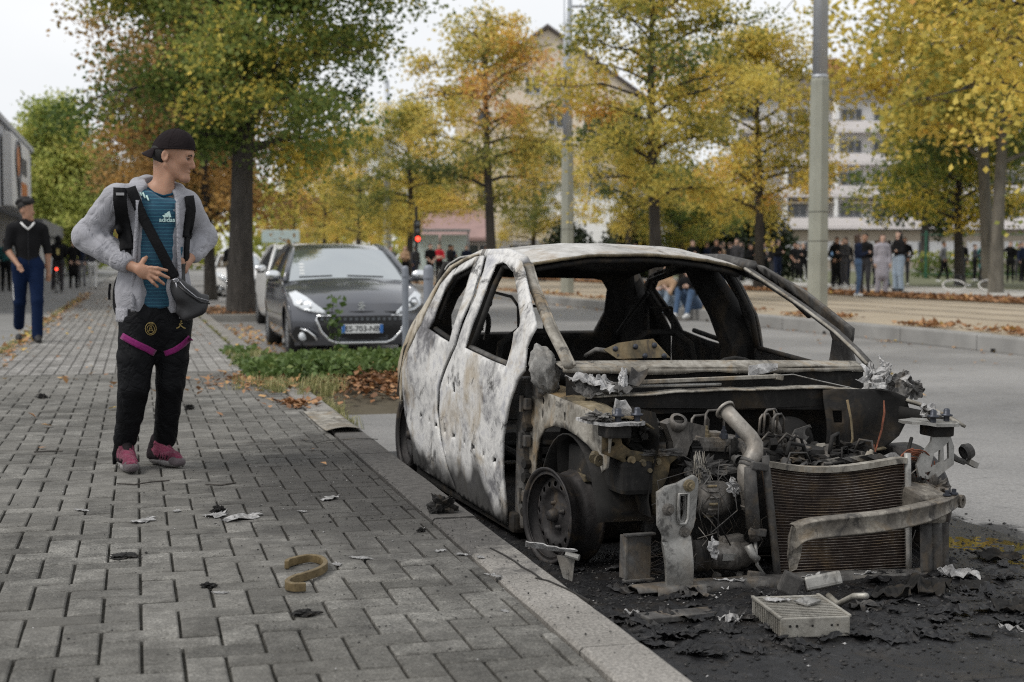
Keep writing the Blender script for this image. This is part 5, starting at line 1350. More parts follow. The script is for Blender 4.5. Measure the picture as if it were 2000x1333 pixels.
def vnoise(P, f, seed=0):
    """cheap smooth noise, vectorised"""
    x, y, z = (P[..., i]*f for i in range(3)); s = seed*1.7
    return (np.sin(x*1.3+2.1*np.sin(y*.9+s)+s)*np.sin(y*1.1+1.7*np.sin(z*1.2+s))+np.sin(z*1.7+1.3*np.sin(x*1.4-s)+s*2)*np.cos(y*1.9+z*.7+s))*.5

# ---- materials
def skin(name, c):
    n = NT(name); p = n.obj()
    f = n.noise(14, 4, .6, p)
    n.P(Base_Color=n.ramp(f, [(.3, tuple(x*.86 for x in c)), (.7, tuple(x*1.1 for x in c))]), Roughness=.52, Specular_IOR_Level=.35, Subsurface_Weight=.12, Subsurface_Radius=(.02,.008,.004), Subsurface_Scale=.3,
        Normal=n.bump(n.noise(160, 3, .6, p), .12, .002)); return n.m
def cloth(name, c, var=.12, bump=.35, rough=.9, weave=420, fold=22):
    n = NT(name); p = n.obj()
    f = n.noise(8, 5, .65, p)
    col = n.ramp(f, [(.3, tuple(x*(1-var) for x in c)), (.7, tuple(x*(1+var) for x in c))])
    rg = n.math('ABSOLUTE', n.math('SUBTRACT', n.noise(fold*.7, 3, .5, p, 1.6), .5))
    hgt = n.math('ADD', n.math('MULTIPLY', n.ramp(rg, [(0., 0.), (.10, .75), (.4, 1.)]), .9), n.math('ADD', n.math('MULTIPLY', n.noise(fold, 3, .5, p, .8), .5), n.math('MULTIPLY', n.noise(weave, 2, .5, p), .12)))
    n.P(Base_Color=col, Roughness=rough, Specular_IOR_Level=.2 if sum(c) > .2 else .1, Sheen_Weight=.15 if sum(c) > .2 else .0, Normal=n.bump(hgt, bump, .012)); return n.m
SK1 = skin('skin_light', (.42,.245,.165)); SK2 = skin('skin_tan', (.34,.19,.125)); SK3 = skin('skin_pale', (.50,.33,.255)); SK4 = skin('skin_deep', (.16,.085,.055))
HR_B = simple('hair_black', (.008,.007,.0065), .7, var=.4, scale=40, bump=.6, bscale=160)
HR_D = simple('hair_brown', (.05,.027,.015), .5, var=.35, scale=30, bump=.5, bscale=140)
HR_L = simple('hair_fair', (.34,.20,.09), .5, var=.3, scale=30, bump=.5, bscale=140)
CL = dict(black=cloth('black_cloth', (.012,.012,.013)), navy=cloth('navy_cloth', (.014,.02,.042)), grey=cloth('grey_cloth', (.17,.17,.18)), jean=cloth('blue_denim', (.065,.11,.19)), ljean=cloth('pale_denim', (.27,.33,.40)),
          white=cloth('white_cloth', (.68,.68,.67)), red=cloth('red_cloth', (.48,.015,.03)), lilac=cloth('lilac_cloth', (.33,.315,.35)), teal=cloth('teal_cloth', (.02,.10,.10)), sky=cloth('sky_blue_cloth', (.14,.26,.45)), tan=cloth('tan_cloth', (.40,.26,.16)), dgrey=cloth('charcoal_cloth', (.055,.055,.06)), blueT=cloth('tracksuit_blue', (.006,.014,.042)))
SHOE_B = simple('black_shoe', (.015,.015,.016), .6); SHOE_W = simple('white_shoe', (.62,.62,.61), .6)

# ---- generic figure: one mesh, coloured by region (0 skin, 1 hair, 2 top, 3 legs, 4 shoes)
def figure(res, arms='down', legs='stand', hair='short', head_turn=0., lean=0., female=False, coat=0., sleeve=1., wide=1.):
    B = Body(); sw = .165 if female else .19
    hz = .93; sit = legs == 'sit'
    if sit: hz = .22
    sh = hz+.50
    y0 = lean
    def T(x, y, z): return (x, y, z)
    # legs
    if legs == 'stand': L = [((-.09,0,hz),(-.10,-.02,.50),(-.11,.02,.09)), ((.09,0,hz),(.10,-.02,.50),(.11,.02,.09))]
    elif legs == 'walk': L = [((-.09,0,hz),(-.10,.02,.50),(-.10,.20,.13)), ((.09,0,hz),(.09,-.12,.51),(.09,-.16,.09))]
    elif legs == 'stride': L = [((-.09,0,hz),(-.10,.06,.50),(-.10,.30,.20)), ((.09,0,hz),(.09,-.15,.51),(.08,-.20,.09))]
    elif legs == 'contra': L = [((-.09,0,hz),(-.10,-.02,.50),(-.09,.03,.09)), ((.10,0,hz),(.17,-.06,.50),(.20,-.03,.09))]
    else: L = [((-.10,0,hz+.02),(-.12,-.34,.52),(-.10,-.50,.10)), ((.10,0,hz+.02),(.15,-.36,.50),(.16,-.54,.10))]
    kw = wide
    for h, k_, a in L:
        B.cone(h, k_, .092*kw, .066*kw, 3, .04); B.cone(k_, a, .064*kw, .048*kw*(1.25 if kw > 1.1 else 1), 3, .03)
        B.cone((a[0], a[1]+.05, .045), (a[0]+.01*(1 if a[0] > 0 else -1), a[1]-.13, .035), .045, .036, 4, .03)
    B.cone((-.06,0,hz+.02), (.06,0,hz+.02), .12, .12, 3, .05, ((0,1,0),.85))
    # torso
    by = lean
    if sit: by = -.10+lean
    B.cone((0,0,hz+.10), (0,by*.6,hz+.30), .135, .145, 2, .05, ((0,1,0),.72)); B.cone((0,by*.6,hz+.30), (0,by,sh-.05), .145, .15, 2, .05, ((0,1,0),.70))
    B.cone((-sw+.05,by,sh-.02), (sw-.05,by,sh-.02), .072, .072, 2, .06)
    if coat: B.cone((0,.01,hz+.1), (0,0,hz-coat), .155, .19, 2, .04, ((0,1,0),.8))
    # arms
    A = {'down': [((-sw-.05,.02,sh-.30),(-sw-.05,-.06,sh-.54)), ((sw+.05,.02,sh-.30),(sw+.05,-.06,sh-.54))],
         'phone': [((-sw-.04,-.04,sh-.28),(-.04,-.27,sh-.20)), ((sw+.05,-.02,sh-.29),(.05,-.27,sh-.22))],
         'cross': [((-sw-.05,-.05,sh-.28),(.08,-.20,sh-.26)), ((sw+.05,-.05,sh-.28),(-.08,-.21,sh-.30))],
         'pocket': [((-sw-.08,.05,sh-.29),(-.15,-.08,sh-.47)), ((sw+.08,.05,sh-.29),(.15,-.08,sh-.47))],
         'front': [((-sw-.04,-.02,sh-.28),(-.05,-.18,sh-.46)), ((sw+.04,-.02,sh-.28),(.05,-.18,sh-.46))],
         'camera': [((-sw-.08,-.16,sh-.12),(-.06,-.28,sh+.08)), ((sw+.08,-.16,sh-.12),(.06,-.28,sh+.08))],
         'swing': [((-sw-.05,-.02,sh-.29),(-sw+.06,-.20,sh-.47)), ((sw+.05,.04,sh-.30),(sw+.05,.02,sh-.56))],
         'knee': [((-sw-.06,by-.16,sh-.24),(-.02,-.38,hz+.36)), ((sw+.06,by-.16,sh-.24),(.12,-.40,hz+.36))]}[arms]
    for s_, (el, wr) in zip((-1, 1), A):
        s0 = (s_*sw, by, sh-.03)
        B.cone(s0, el, .062, .050, 2, .04)
        mid = tuple(el[i]+(wr[i]-el[i])*(.95 if sleeve else .12) for i in range(3))
        B.cone(el, mid, .050, .040 if sleeve else .046, 2, .02)
        if not sleeve: B.cone(mid, wr, .042, .028, 0, .012)
        d = _v(wr)-_v(el); d = d/np.linalg.norm(d)
        p = _v(wr)+d*.05
        B.ell(p, (.034,.026,.045), None, 0, .015)
        up = np.cross(d, (0,1,0)); up = up/max(np.linalg.norm(up), .1)
        for k in range(4):
            q = p+up*(.016*(k-1.5))+d*.03; B.cone(q, q+d*(.038 if k in (1, 2) else .03)+_v((0,-.008,-.01)), .0095, .0075, 0, .006)
        q = p-d*.015+up*.028*s_; B.cone(q, q+d*.04+up*.012*s_, .010, .008, 0, .006)
    # neck and head
    hd = _v((0, by-.015, sh+.19)); B.cone((0,by+.01,sh-.02), (0,by-.005,sh+.12), .052, .050, 0, .02)
    ct, st = math.cos(head_turn), math.sin(head_turn)
    def Hh(x, y, z): return (hd[0]+x*ct-y*st, hd[1]+x*st+y*ct, hd[2]+z)
    B.ell(Hh(0,.012,.03), (.074,.092,.092), (0,0,head_turn), 0, .02); B.ell(Hh(0,-.022,-.05), (.056,.062,.072), (0,0,head_turn), 0, .03)
    B.cone(Hh(0,-.088,.005), Hh(0,-.105,-.028), .010, .014, 0, .015); B.ell(Hh(0,-.066,-.105), (.028,.022,.018), None, 0, .02)
    for s_ in (-1, 1): B.ell(Hh(s_*.074,.015,-.01), (.010,.018,.028), (0,0,head_turn), 0, .01)
    hr = 1.0
    B.ell(Hh(0,.028,.058), (.083,.098,.082), (0,0,head_turn), 1, .01)
    if hair == 'curly':
        rr = random.Random(3)
        for k in range(34):
            a, e = rr.uniform(0, 2*PI), rr.uniform(.1, 1.35); B.ell(Hh(.090*math.cos(a)*math.cos(e), .025+.095*math.sin(a)*math.cos(e), .085+.075*math.sin(e)), (rr.uniform(.022,.034),)*3, None, 1, .01)
    elif hair == 'long':
        B.ell(Hh(0,.06,-.03), (.085,.07,.13), (0,0,head_turn), 1, .03); B.cone(Hh(-.05,.06,-.08), Hh(-.06,.07,-.30), .05, .035, 1, .03); B.cone(Hh(.05,.06,-.08), Hh(.07,.06,-.28), .05, .03, 1, .03)
        for s_ in (-1, 1): B.cone(Hh(s_*.075,0,.02), Hh(s_*.085,-.02,-.20), .028, .022, 1, .02)
    elif hair == 'hood': B.ell(Hh(0,.035,.02), (.098,.105,.125), (0,0,head_turn), 2, .02); B.cone(Hh(-.05,.06,-.1), Hh(.05,.06,-.1), .07, .07, 2, .03)
    elif hair == 'cap': B.ell(Hh(0,.01,.075), (.086,.10,.065), (0,0,head_turn), 1, .01); B.cone(Hh(0,-.09,.06), Hh(0,-.15,.055), .04, .035, 1, .01, ((0,0,1),.25))
    return B

FIGS = {}
def fig_mesh(key, res=.021, **kw):
    if key not in FIGS:
        o = body_obj('person', figure(res, **kw), res, [SK1, HR_B, CL['black'], CL['black'], SHOE_B], smooth_it=1)
        FIGS[key] = o.data; bpy.data.objects.remove(o)
    return FIGS[key]
def person(key, loc, rz, label, skin_, hair_m, top_m, legs_m, shoes_m, s=1., group=None, **kw):
    me = fig_mesh(key, **kw)
    o = bpy.data.objects.new('person', me); COL.objects.link(o)
    o.location = loc; o.rotation_euler = (0, 0, rz); o.scale = (s, s, s)
    for i, m in enumerate((skin_, hair_m, top_m, legs_m, shoes_m)): o.material_slots[i].link = 'OBJECT'; o.material_slots[i].material = m
    return tag(o, label, 'person', group)
# ------------------------------------------------------------------ the standing boy (local x = picture right, -y towards the camera)
boy = empty('person', (.08, 7.30, 0), 0, 'boy in grey hoodie and backward black cap with hands on hips', 'person')
HPT = R(13)  # chin tucked down
HT = R(18)   # the head looks to the right, a little towards the camera
def hp(x, y, z):
    """head space (x = forward) -> boy space"""
    x, z = x*math.cos(HPT)+z*math.sin(HPT), -x*math.sin(HPT)+z*math.cos(HPT)
    t = -HT; return (.108+x*math.cos(t)-y*math.sin(t), .0+x*math.sin(t)+y*math.cos(t), 1.588+z)
hr_ = (0, HPT, -HT)
S1, E1, W1 = (-.165,-.05,1.345), (-.305,.045,1.165), (-.105,-.125,1.02)
S2, E2, W2 = (.172,.075,1.325), (.255,.17,1.165), (.185,.02,1.06)
def boy_hand(B, tg=0):
    # hand spread on the right hip: palm, four fingers of different length, thumb behind
    B.cone(W1, (-.065,-.150,1.004), .024, .027, tg, .012, ((0,1,0),.8)); B.ell((-.038,-.160,.990), (.042,.018,.036), (0, R(18), 0), tg, .012)
    F_ = [((-.012,-.172,1.012), (.022,-.184,1.008), (.066,-.178,.998), .0098), ((-.008,-.175,.994), (.030,-.188,.982), (.074,-.180,.962), .0102),
          ((-.012,-.174,.976), (.020,-.186,.957), (.052,-.178,.932), .0098), ((-.022,-.170,.962), (.000,-.180,.940), (.022,-.174,.918), .0088)]
    for a, m, e, r in F_: B.path([a, m, e], [r*1.08, r, r*.82], tg, .006)
    B.path([(-.058,-.150,1.022), (-.040,-.135,1.050), (-.028,-.118,1.062)], [.013,.012,.009], tg, .008)
    # the other hand closed on the left hip
    B.cone(W2, (.160,-.018,1.030), .024, .028, tg, .012); B.ell((.142,-.035,1.010), (.030,.026,.036), (0, R(-30), 0), tg, .012)
    for k in range(4):
        z = 1.034-.018*k; x = .138-.006*k
        B.path([(x+.012,-.052,z), (x-.010,-.072,z-.006), (x-.024,-.056,z-.012)], [.0105,.010,.0085], tg, .006)
    B.path([(.155,-.045,1.046), (.134,-.066,1.050), (.116,-.066,1.044)], [.012,.011,.009], tg, .007)
B = Body()
# head: skull, brow, jaw, chin, nose, lips, ear
B.ell(hp(0,0,.018), (.097,.073,.088), hr_, 0, .02); B.ell(hp(.045,0,-.05), (.058,.054,.070), hr_, 0, .03)
B.cone(hp(.0,-.048,-.07), hp(.082,-.022,-.122), .020, .018, 0, .025); B.cone(hp(.0,.048,-.07), hp(.082,.022,-.122), .020, .018, 0, .025)
B.ell(hp(.090,0,-.118), (.022,.026,.020), hr_, 0, .018)
B.cone(hp(.082,-.028,.002), hp(.082,.028,.002), .017, .017, 0, .02)
B.path([hp(.094,0,-.010), hp(.108,0,-.036), hp(.117,0,-.054)], [.0075,.0085,.0105], 0, .010); B.ell(hp(.100,0,-.060), (.013,.016,.008), hr_, 0, .008)
B.ell(hp(.096,0,-.083), (.012,.019,.0065), hr_, 0, .008); B.ell(hp(.093,0,-.097), (.012,.017,.0075), hr_, 0, .008)
B.ell(hp(.072,-.036,-.035), (.022,.016,.020), hr_, 0, .02); B.ell(hp(.072,.036,-.035), (.022,.016,.020), hr_, 0, .02)
B.cut(hp(.094,-.030,-.020), (.016,.014,.010), hr_, .012); B.cut(hp(.094,.030,-.020), (.016,.014,.010), hr_, .012)
B.cut(hp(.108,0,-.0895), (.012,.013,.0020), hr_, .004)
for sy in (-1, 1):
    B.ell(hp(-.012,sy*.076,-.030), (.019,.010,.032), (R(sy*8),0,-HT), 0, .008); B.cut(hp(-.008,sy*.086,-.028), (.010,.008,.020), hr_, .006)
B.path([(.035,.025,1.36), (.060,.010,1.43), hp(-.035,0,-.06)], [.062,.050,.052], 0, .025); B.cone((.078,-.028,1.395), hp(.02,-.03,-.085), .018, .022, 0, .03)
# torso, arms and legs under the clothes
B.cone((.015,.02,.86), (.015,.01,1.30), .12, .12, 0, .05, ((0,1,0),.65)); B.cone(S1, S2, .045, .045, 0, .06)
for a, e, w in ((S1, E1, W1), (S2, E2, W2)): B.cone(a, e, .042, .036, 0, .02); B.cone(e, w, .036, .024, 0, .02)
for h, k_, a in (((-.065,.0,.80),(-.098,-.035,.42),(-.145,.075,.10)), ((.090,.03,.80),(.078,.03,.43),(.050,.165,.10))):
    B.cone(h, k_, .075, .052, 0, .04); B.cone(k_, a, .050, .036, 0, .03)
boy_hand(B)
SKB = skin('skin_boy', (.37,.205,.135))
body_obj('body', B, .0052, SKB, boy, smooth_it=1)
# eyes, brows
M_EYE = NT('eye').P(Base_Color=(.45,.42,.40), Roughness=.2); M_IRIS = NT('iris').P(Base_Color=(.02,.012,.008), Roughness=.1)
for sy in (-1, 1):
    bm = bmesh.new(); bmesh.ops.create_uvsphere(bm, u_segments=14, v_segments=10, radius=.0115); b = MB(); b.bm(bm, Matrix.Translation(hp(.080,sy*.030,-.020))); e = b.build('eye', M_EYE, boy, True)
    bm = bmesh.new(); bmesh.ops.create_uvsphere(bm, u_segments=10, v_segments=8, radius=.0058); b = MB(); b.bm(bm, Matrix.Translation(hp(.0885,sy*.031,-.0205))); b.build('iris', M_IRIS, e, True)
    b = MB(); b.tube([hp(.100,sy*.012,-.004), hp(.0985,sy*.026,.001), hp(.090,sy*.042,-.004)], [.0042,.0055,.0034], 6); b.build('eyebrow', HR_B, boy, True)
    b = MB(); b.tube([hp(.0955,sy*.018,-.0175), hp(.0945,sy*.030,-.0130), hp(.087,sy*.042,-.0185)], [.002,.003,.002], 5); b.build('eyelid', SKB, boy, True)
    b = MB(); b.tube([hp(.0975,sy*.019,-.0200), hp(.0965,sy*.030,-.0160), hp(.089,sy*.0415,-.0205)], .0013, 4); b.build('eyelash', HR_B, boy)
# hair at the nape, cap worn backwards
B = Body(); B.ell(hp(-.022,0,-.012), (.086,.079,.076), hr_, 0, .01); B.cut(hp(.058,0,-.02), (.085,.2,.2), hr_, .006); B.half(hp(0,0,.03), (0,0,1))
body_obj('hair', B, .005, HR_B, boy, smooth_it=1)
M_CAP = cloth('cap_cloth', (.017,.013,.014), .2, .25)
def cap_pt(u, v):
    a = 2*PI*u; lat = PI/2*(1-v)*1.0
    tilt = .024*math.cos(a)
    r = math.cos(lat)
    x = -.002+.106*r*math.cos(a); y = .083*r*math.sin(a); z = .008+tilt*v+.105*math.sin(lat)
    return hp(x, y, z)
b = MB(); b.grid(lambda u, v: cap_pt(u, .02+.98*v), 40, 18); cap = b.build('cap', M_CAP, boy, True, thick=.004, off=1.)
b = MB(); b.tube([cap_pt(k/40, 1.) for k in range(40)], .0042, 6, closed=True); b.build('cap_band', M_CAP, cap, True)
for k in range(6):
    b = MB(); b.tube([cap_pt(k/6+.08, .05+.95*j/10) for j in range(11)], .0014, 4); b.build('cap_seam', M_CAP, cap)
b = MB(); b.lathe([(0,.006),(.006,.005),(.008,0)], 10, Matrix.Translation(cap_pt(0, .02))); b.build('cap_button', M_CAP, cap, True)
def brim_pt(u, v):
    a = PI+(u-.5)*1.75
    x0, y0 = -.002+.106*math.cos(a), .083*math.sin(a)
    ex = .040*math.cos((u-.5)*PI*.96)**.8
    return hp(x0-ex*v, y0*(1+.10*v), -.014-.030*v-.020*abs(u-.5)*2*v+.02*abs(u-.5)**2)
b = MB(); b.grid(brim_pt, 20, 6); b.build('cap_brim', M_CAP, cap, True, thick=.004)

# football shirt
def shirt_mat():
    n = NT('striped_shirt'); p = n.obj(); z = n.sep(p)[2]
    w = n.math('SINE', n.math('MULTIPLY', n.math('ADD', z, n.math('MULTIPLY', n.noise(5, 2, .5, p), .006)), 2*PI/.0175))
    c = n.mix(n.ramp(w, [(.0, 0.), (.75, .05), (.95, 1.)]), (.008,.058,.105), (.03,.145,.20))
    c = n.mix(n.ramp(n.noise(6, 4, .6, p), [(.4, 0.), (.7, .35)]), c, (.008,.04,.075))
    n.P(Base_Color=c, Roughness=.6, Sheen_Weight=.2, Specular_IOR_Level=.3, Normal=n.bump(n.math('ADD', n.noise(16, 3, .5, p, 1.), n.math('MULTIPLY', n.noise(500, 2, .5, p), .1)), .35, .012)); return n.m
M_SHIRT = shirt_mat()
B = Body(); B.cone((.018,.012,.835), (.018,.0,1.08), .142, .138, 0, .05, ((0,1,0),.74)); B.cone((.018,.0,1.08), (.022,.0,1.27), .138, .146, 0, .05, ((0,1,0),.74))
B.cone((-.10,-.03,1.352), (.125,.045,1.338), .058, .056, 0, .06); B.cone((.03,.02,1.34), (.048,.015,1.40), .082, .070, 0, .03); B.half((.05,0,1.398), (.38,-.55,1.), .004); B.half((0,0,.812), (0,0,-1))
SHIRT = B
def folds_shirt(P): return .0045*vnoise(P*_v((1.,1.,.6)), 34, 2)+.004*np.sin(P[..., 2]*55+P[..., 0]*70+2*np.sin(P[..., 0]*20))*np.exp(-((P[..., 2]-.90)/.10)**2)
shirt = body_obj('shirt', B, .0065, M_SHIRT, boy, folds_shirt)
b = MB(); b.tube([(-.028,.035,1.418),(-.020,-.030,1.405),(.012,-.060,1.378),(.055,-.068,1.362),(.095,-.050,1.372),(.118,-.005,1.392),(.105,.05,1.415),(.04,.07,1.43)], .006, 8, closed=True); b.build('shirt_collar', cloth('shirt_collar_cloth', (.008,.05,.09)), shirt, True)

# hoodie, open at the front
M_HOOD = cloth('grey_fleece', (.30,.30,.325), .12, .32, weave=300, fold=10)
B = Body(); B.cone((.005,.03,.80), (.005,.03,.88), .172, .176, 0, .03, ((0,1,0),.80)); B.cone((.005,.03,.88), (.008,.02,1.10), .176, .160, 0, .05, ((0,1,0),.80)); B.cone((.008,.02,1.10), (.015,.02,1.28), .160, .166, 0, .05, ((0,1,0),.78))
B.cone((-.125,-.02,1.345), (.142,.065,1.325), .066, .064, 0, .07)
B.path([S1, tuple(.5*(S1[i]+E1[i])-(0,0,.0)[i] for i in range(3)), E1], [.076,.073,.072], 0, .05); B.path([E1, tuple(.55*E1[i]+.45*W1[i] for i in range(3)), (-.165,-.070,1.058)], [.072,.068,.055], 0, .04)
B.path([S2, tuple(.5*(S2[i]+E2[i]) for i in range(3)), E2], [.072,.068,.064], 0, .05); B.path([E2, tuple(.5*(E2[i]+W2[i]) for i in range(3)), (.205,.05,1.078)], [.068,.062,.046], 0, .04)
# hood gathered round the neck
B.path([(-.055,-.05,1.385), (-.065,.03,1.425), (-.02,.10,1.43), (.07,.12,1.42), (.13,.06,1.40), (.125,-.02,1.365)], [.026,.034,.046,.046,.034,.022], 0, .03)
HOODSOLID = list(B.p)
B.cut((.018,-.20,.70), (.118,.155,.33), (0, R(0), 0), .01); B.cut((.022,-.20,1.12), (.102,.155,.40), (0, R(4), 0), .012); B.cut((.035,-.12,1.36), (.086,.13,.09), None, .012); B.cut((.045,.01,1.43), (.072,.085,.09), None, .01); B.half((0,0,.775), (0.12,0,-1))
def folds_hood(P):
    x, y, z = P[..., 0], P[..., 1], P[..., 2]
    a1 = np.exp(-((x+.27)**2/.012+(z-1.15)**2/.020)); a2 = np.exp(-((x-.25)**2/.008+(z-1.14)**2/.016)); a3 = np.exp(-((x+.17)**2/.006+(z-1.08)**2/.01))
    f = np.sin(z*85+x*60+3*np.sin(x*24+y*20)); g = np.sin(z*70-x*75+2.5*np.sin(y*30)+1.)
    cr = lambda q: np.maximum(0, q)**5
    up_ = np.exp(-((x+.20)**2/.010+(z-1.27)**2/.012))
    f = np.sin(z*60+x*45+4*np.sin(x*17+y*23)+2.2*vnoise(P, 13, 5)); g = np.sin(z*52-x*60+3.5*np.sin(y*24)+2.2*vnoise(P, 13, 9))
    return .010*a1*cr(f)+.009*a2*cr(g)+.010*a3*cr(np.sin(x*80+z*60+2*np.sin(z*30)))+.006*up_*cr(np.sin(x*60-z*50))+.0025*vnoise(P, 40, 4)+.004*cr(vnoise(P*_v((1,1,.5)), 36, 7)*1.2)
hood = body_obj('hoodie', B, .0068, M_HOOD, boy, folds_hood)
M_RIB = cloth('grey_rib', (.30,.30,.325), .08, .5, weave=900)
b = MB(); d = Vector(W1)-Vector(E1); d.normalize(); c0 = Vector((-.148,-.088,1.046))
b.tube([c0-d*.030, c0-d*.012, c0+d*.02, c0+d*.052, c0+d*.058], [.054,.056,.050,.043,.036], 22); b.build('cuff', M_RIB, hood, True)
b = MB(); d = Vector(W2)-Vector(E2); d.normalize(); c0 = Vector((.206,.052,1.080)); b.tube([c0-d*.02, c0, c0+d*.025, c0+d*.03], [.047,.045,.038,.033], 20); b.build('cuff', M_RIB, hood, True)
def ring_z(z, rx, ry, cx, cy, a0, a1, n=30): return [(cx+rx*math.cos(a0+(a1-a0)*i/n), cy+ry*math.sin(a0+(a1-a0)*i/n), z+.004*math.sin(i*.9)-.02*(1-i/n)*0) for i in range(n+1)]
b = MB()
pa = ring_z(.80, .181, .150, .005, .03, R(-48), R(226))
b.grid(lambda u, v: (lambda q: (q[0]*1.0, q[1], .812-.052*v+(-.016 if q[0] < -.05 else .0)*v))(pa[min(30, int(u*30+.5))]), 30, 4); b.build('hem', M_RIB, hood, True, thick=.008, off=0)
M_ZIP = simple('zip_metal', (.35,.35,.37), .35, .8)
def front_y(prims, x, z, y0=-.30, y1=.1):
    B = Body(); B.p = prims; ys = np.linspace(y0, y1, 200); P = np.stack([np.full(200, x), ys, np.full(200, z)], -1)
    d = B.eval(P); i = np.argmax(d < 0)
    return float(ys[i]) if d[i] < 0 else -.1
for s, xs in ((-1, [(-.068,1.34),(-.072,1.24),(-.080,1.12),(-.088,1.0),(-.098,.90),(-.096,.80)]), (1, [(.122,1.33),(.124,1.22),(.124,1.10),(.128,1.0),(.132,.9),(.130,.80)])):
    b = MB(); b.tube([(x, front_y(SHIRT.p, x, z)-.030, z) for x, z in xs], .013, 8, flat=.8); b.build('zip_edge', M_RIB, hood, True)
    b = MB(); b.tube([(x-s*.009, front_y(SHIRT.p, x, z)-.036, z) for x, z in xs], .0024, 4); b.build('zip', M_ZIP, hood)

# trousers
M_TRS = cloth('black_tracksuit', (.0065,.0068,.008), .2, .4, .6, weave=600, fold=14)
B = Body(); B.cone((-.045,.01,.80), (.075,.03,.80), .105, .105, 0, .05, ((0,1,0),.95)); B.cone((-.04,.01,.72), (.07,.03,.72), .10, .10, 0, .05)
B.path([(-.062,.0,.74), (-.088,-.025,.56), (-.098,-.035,.42), (-.120,.02,.27), (-.142,.065,.155)], [.100,.090,.077,.065,.056], 0, .04)
B.path([(.092,.03,.74), (.090,.03,.56), (.080,.03,.43), (.066,.10,.28), (.052,.155,.135)], [.097,.083,.071,.063,.057], 0, .04)
B.path([(-.150,.085,.15), (-.185,.13,.07), (-.20,.15,.02)], [.045,.024,.010], 0, .03)
B.half((0,0,.845), (0,0,1))
TR = list(B.p)
def folds_tr(P):
    x, y, z = P[..., 0], P[..., 1], P[..., 2]
    k = np.exp(-((z-.40)/.09)**2); a = np.exp(-((z-.20)/.08)**2); c = np.exp(-((z-.62)/.07)**2)
    return .002*k*np.sin(z*50+x*140+2*np.sin(x*40))+.0022*a*np.sin(z*60+x*110+2*np.sin(y*50))+.003*c*np.sin(z*60-np.abs(x-.015)*90)+.0022*vnoise(P*_v((1,1,.45)), 34, 3)
trs = body_obj('trousers', B, .007, M_TRS, boy, folds_tr)
M_MAG = cloth('magenta_panel', (.17,.008,.10), .1, .2, .7)
def ribbon(name, pts, w, prims, m, parent, off=.008, dirw=(0,0,1), th=.003, n=14):
    """a band lying on the front of a garment, following (x, z) points"""
    P = [Vector((x, 0, z)) for x, z in pts]; out = []
    for i in range(n+1):
        t = i/n*(len(P)-1); k = min(int(t), len(P)-2); q = P[k].lerp(P[k+1], t-k); tg = (P[k+1]-P[k]).normalized(); pr_ = Vector((-tg.z, 0, tg.x))
        row = []
        for j in (-1, -.33, .33, 1):
            c = q+pr_*(w/2*j); row.append((c.x, front_y(prims, c.x, c.z)-off, c.z))
        out.append(row)
    b = MB(); b.add([p for r_ in out for p in r_], [(i*4+j, i*4+j+1, (i+1)*4+j+1, (i+1)*4+j) for i in range(n) for j in range(3)])
    return b.build(name, m, parent, True, thick=th, off=0)
ribbon('side_stripe', [(-.152,.678),(-.085,.640),(-.03,.612),(.006,.588)], .032, TR, M_MAG, trs)
ribbon('side_stripe', [(.180,.662),(.14,.627),(.10,.602),(.052,.584)], .028, TR, M_MAG, trs)
M_GOLD = simple('gold_print', (.36,.27,.10), .5, .3, var=.05)
ex, ez = -.013, .712; ey = front_y(TR, ex, ez)-.009
b = MB(); b.tube([(ex+.026*math.cos(a), front_y(TR, ex+.026*math.cos(a), ez+.031*math.sin(a))-.008, ez+.031*math.sin(a)) for a in [k*PI/16 for k in range(32)]], .0016, 4, closed=True)
b.tube([(ex+.018*math.cos(a), ey, ez-.003+.021*math.sin(a)) for a in [k*PI/12 for k in range(24)]], .0011, 4, closed=True)
for s in (-1, 1): b.tube([(ex+s*.012, ey, ez-.016), (ex+s*.006, ey, ez-.002), (ex+s*.0015, ey, ez+.014)], .0012, 4)
b.tube([(ex-.008, ey, ez-.010), (ex+.008, ey, ez-.010)], .001, 4); b.tube([(ex-.005, ey, ez-.001), (ex+.005, ey, ez-.001)], .001, 4)
b.build('club_crest', M_GOLD, trs)
text('crest_lettering', 'PARIS', .0105, (ex, ey-.001, ez+.0245), (R(90), 0, 0), M_GOLD, trs, .0006)
jx, jz = .130, .722; jy = front_y(TR, jx, jz)-.010
b = MB()
for a, c in (((0,.004),(.003,.018)), ((0,.004),(-.012,-.008)), ((-.012,-.008),(-.020,-.010)), ((0,.004),(.012,-.006)), ((.012,-.006),(.024,-.012)), ((.002,.014),(-.006,.008)), ((.002,.014),(.010,.012))):
    b.bar((jx+a[0], jy, jz+a[1]), (jx+c[0], jy, jz+c[1]), .0045, .002, (0,1,0))
b.lathe([(0,.001),(.0035,.001),(.0035,-.001)], 8, Matrix.Translation((jx+.004, jy, jz+.0245)) @ Euler((PI/2,0,0)).to_matrix().to_4x4()); b.build('leaping_figure_print', M_GOLD, trs)
M_MINT = simple('mint_print', (.52,.70,.66), .6, var=.03)
lx, lz = .072, 1.245; ly = front_y(SHIRT.p, lx, lz)-.012
text('shirt_lettering', 'adidas', .031, (lx, ly, lz), (R(90), 0, R(6)), M_MINT, shirt, .0006, bold=.0004)
for k in range(3):
    h = .012+.009*k; x = lx-.016+.013*k; b = MB(); z0 = lz+.013
    b.add([(x, ly, z0), (x+.0105, ly+.0005, z0), (x+.0105-.3*h*.9, ly, z0+h), (x-.004-.25*h, ly, z0+h*.80)], [(0,1,2,3)]); b.build('shirt_stripe_mark', M_MINT, shirt, thick=.001)
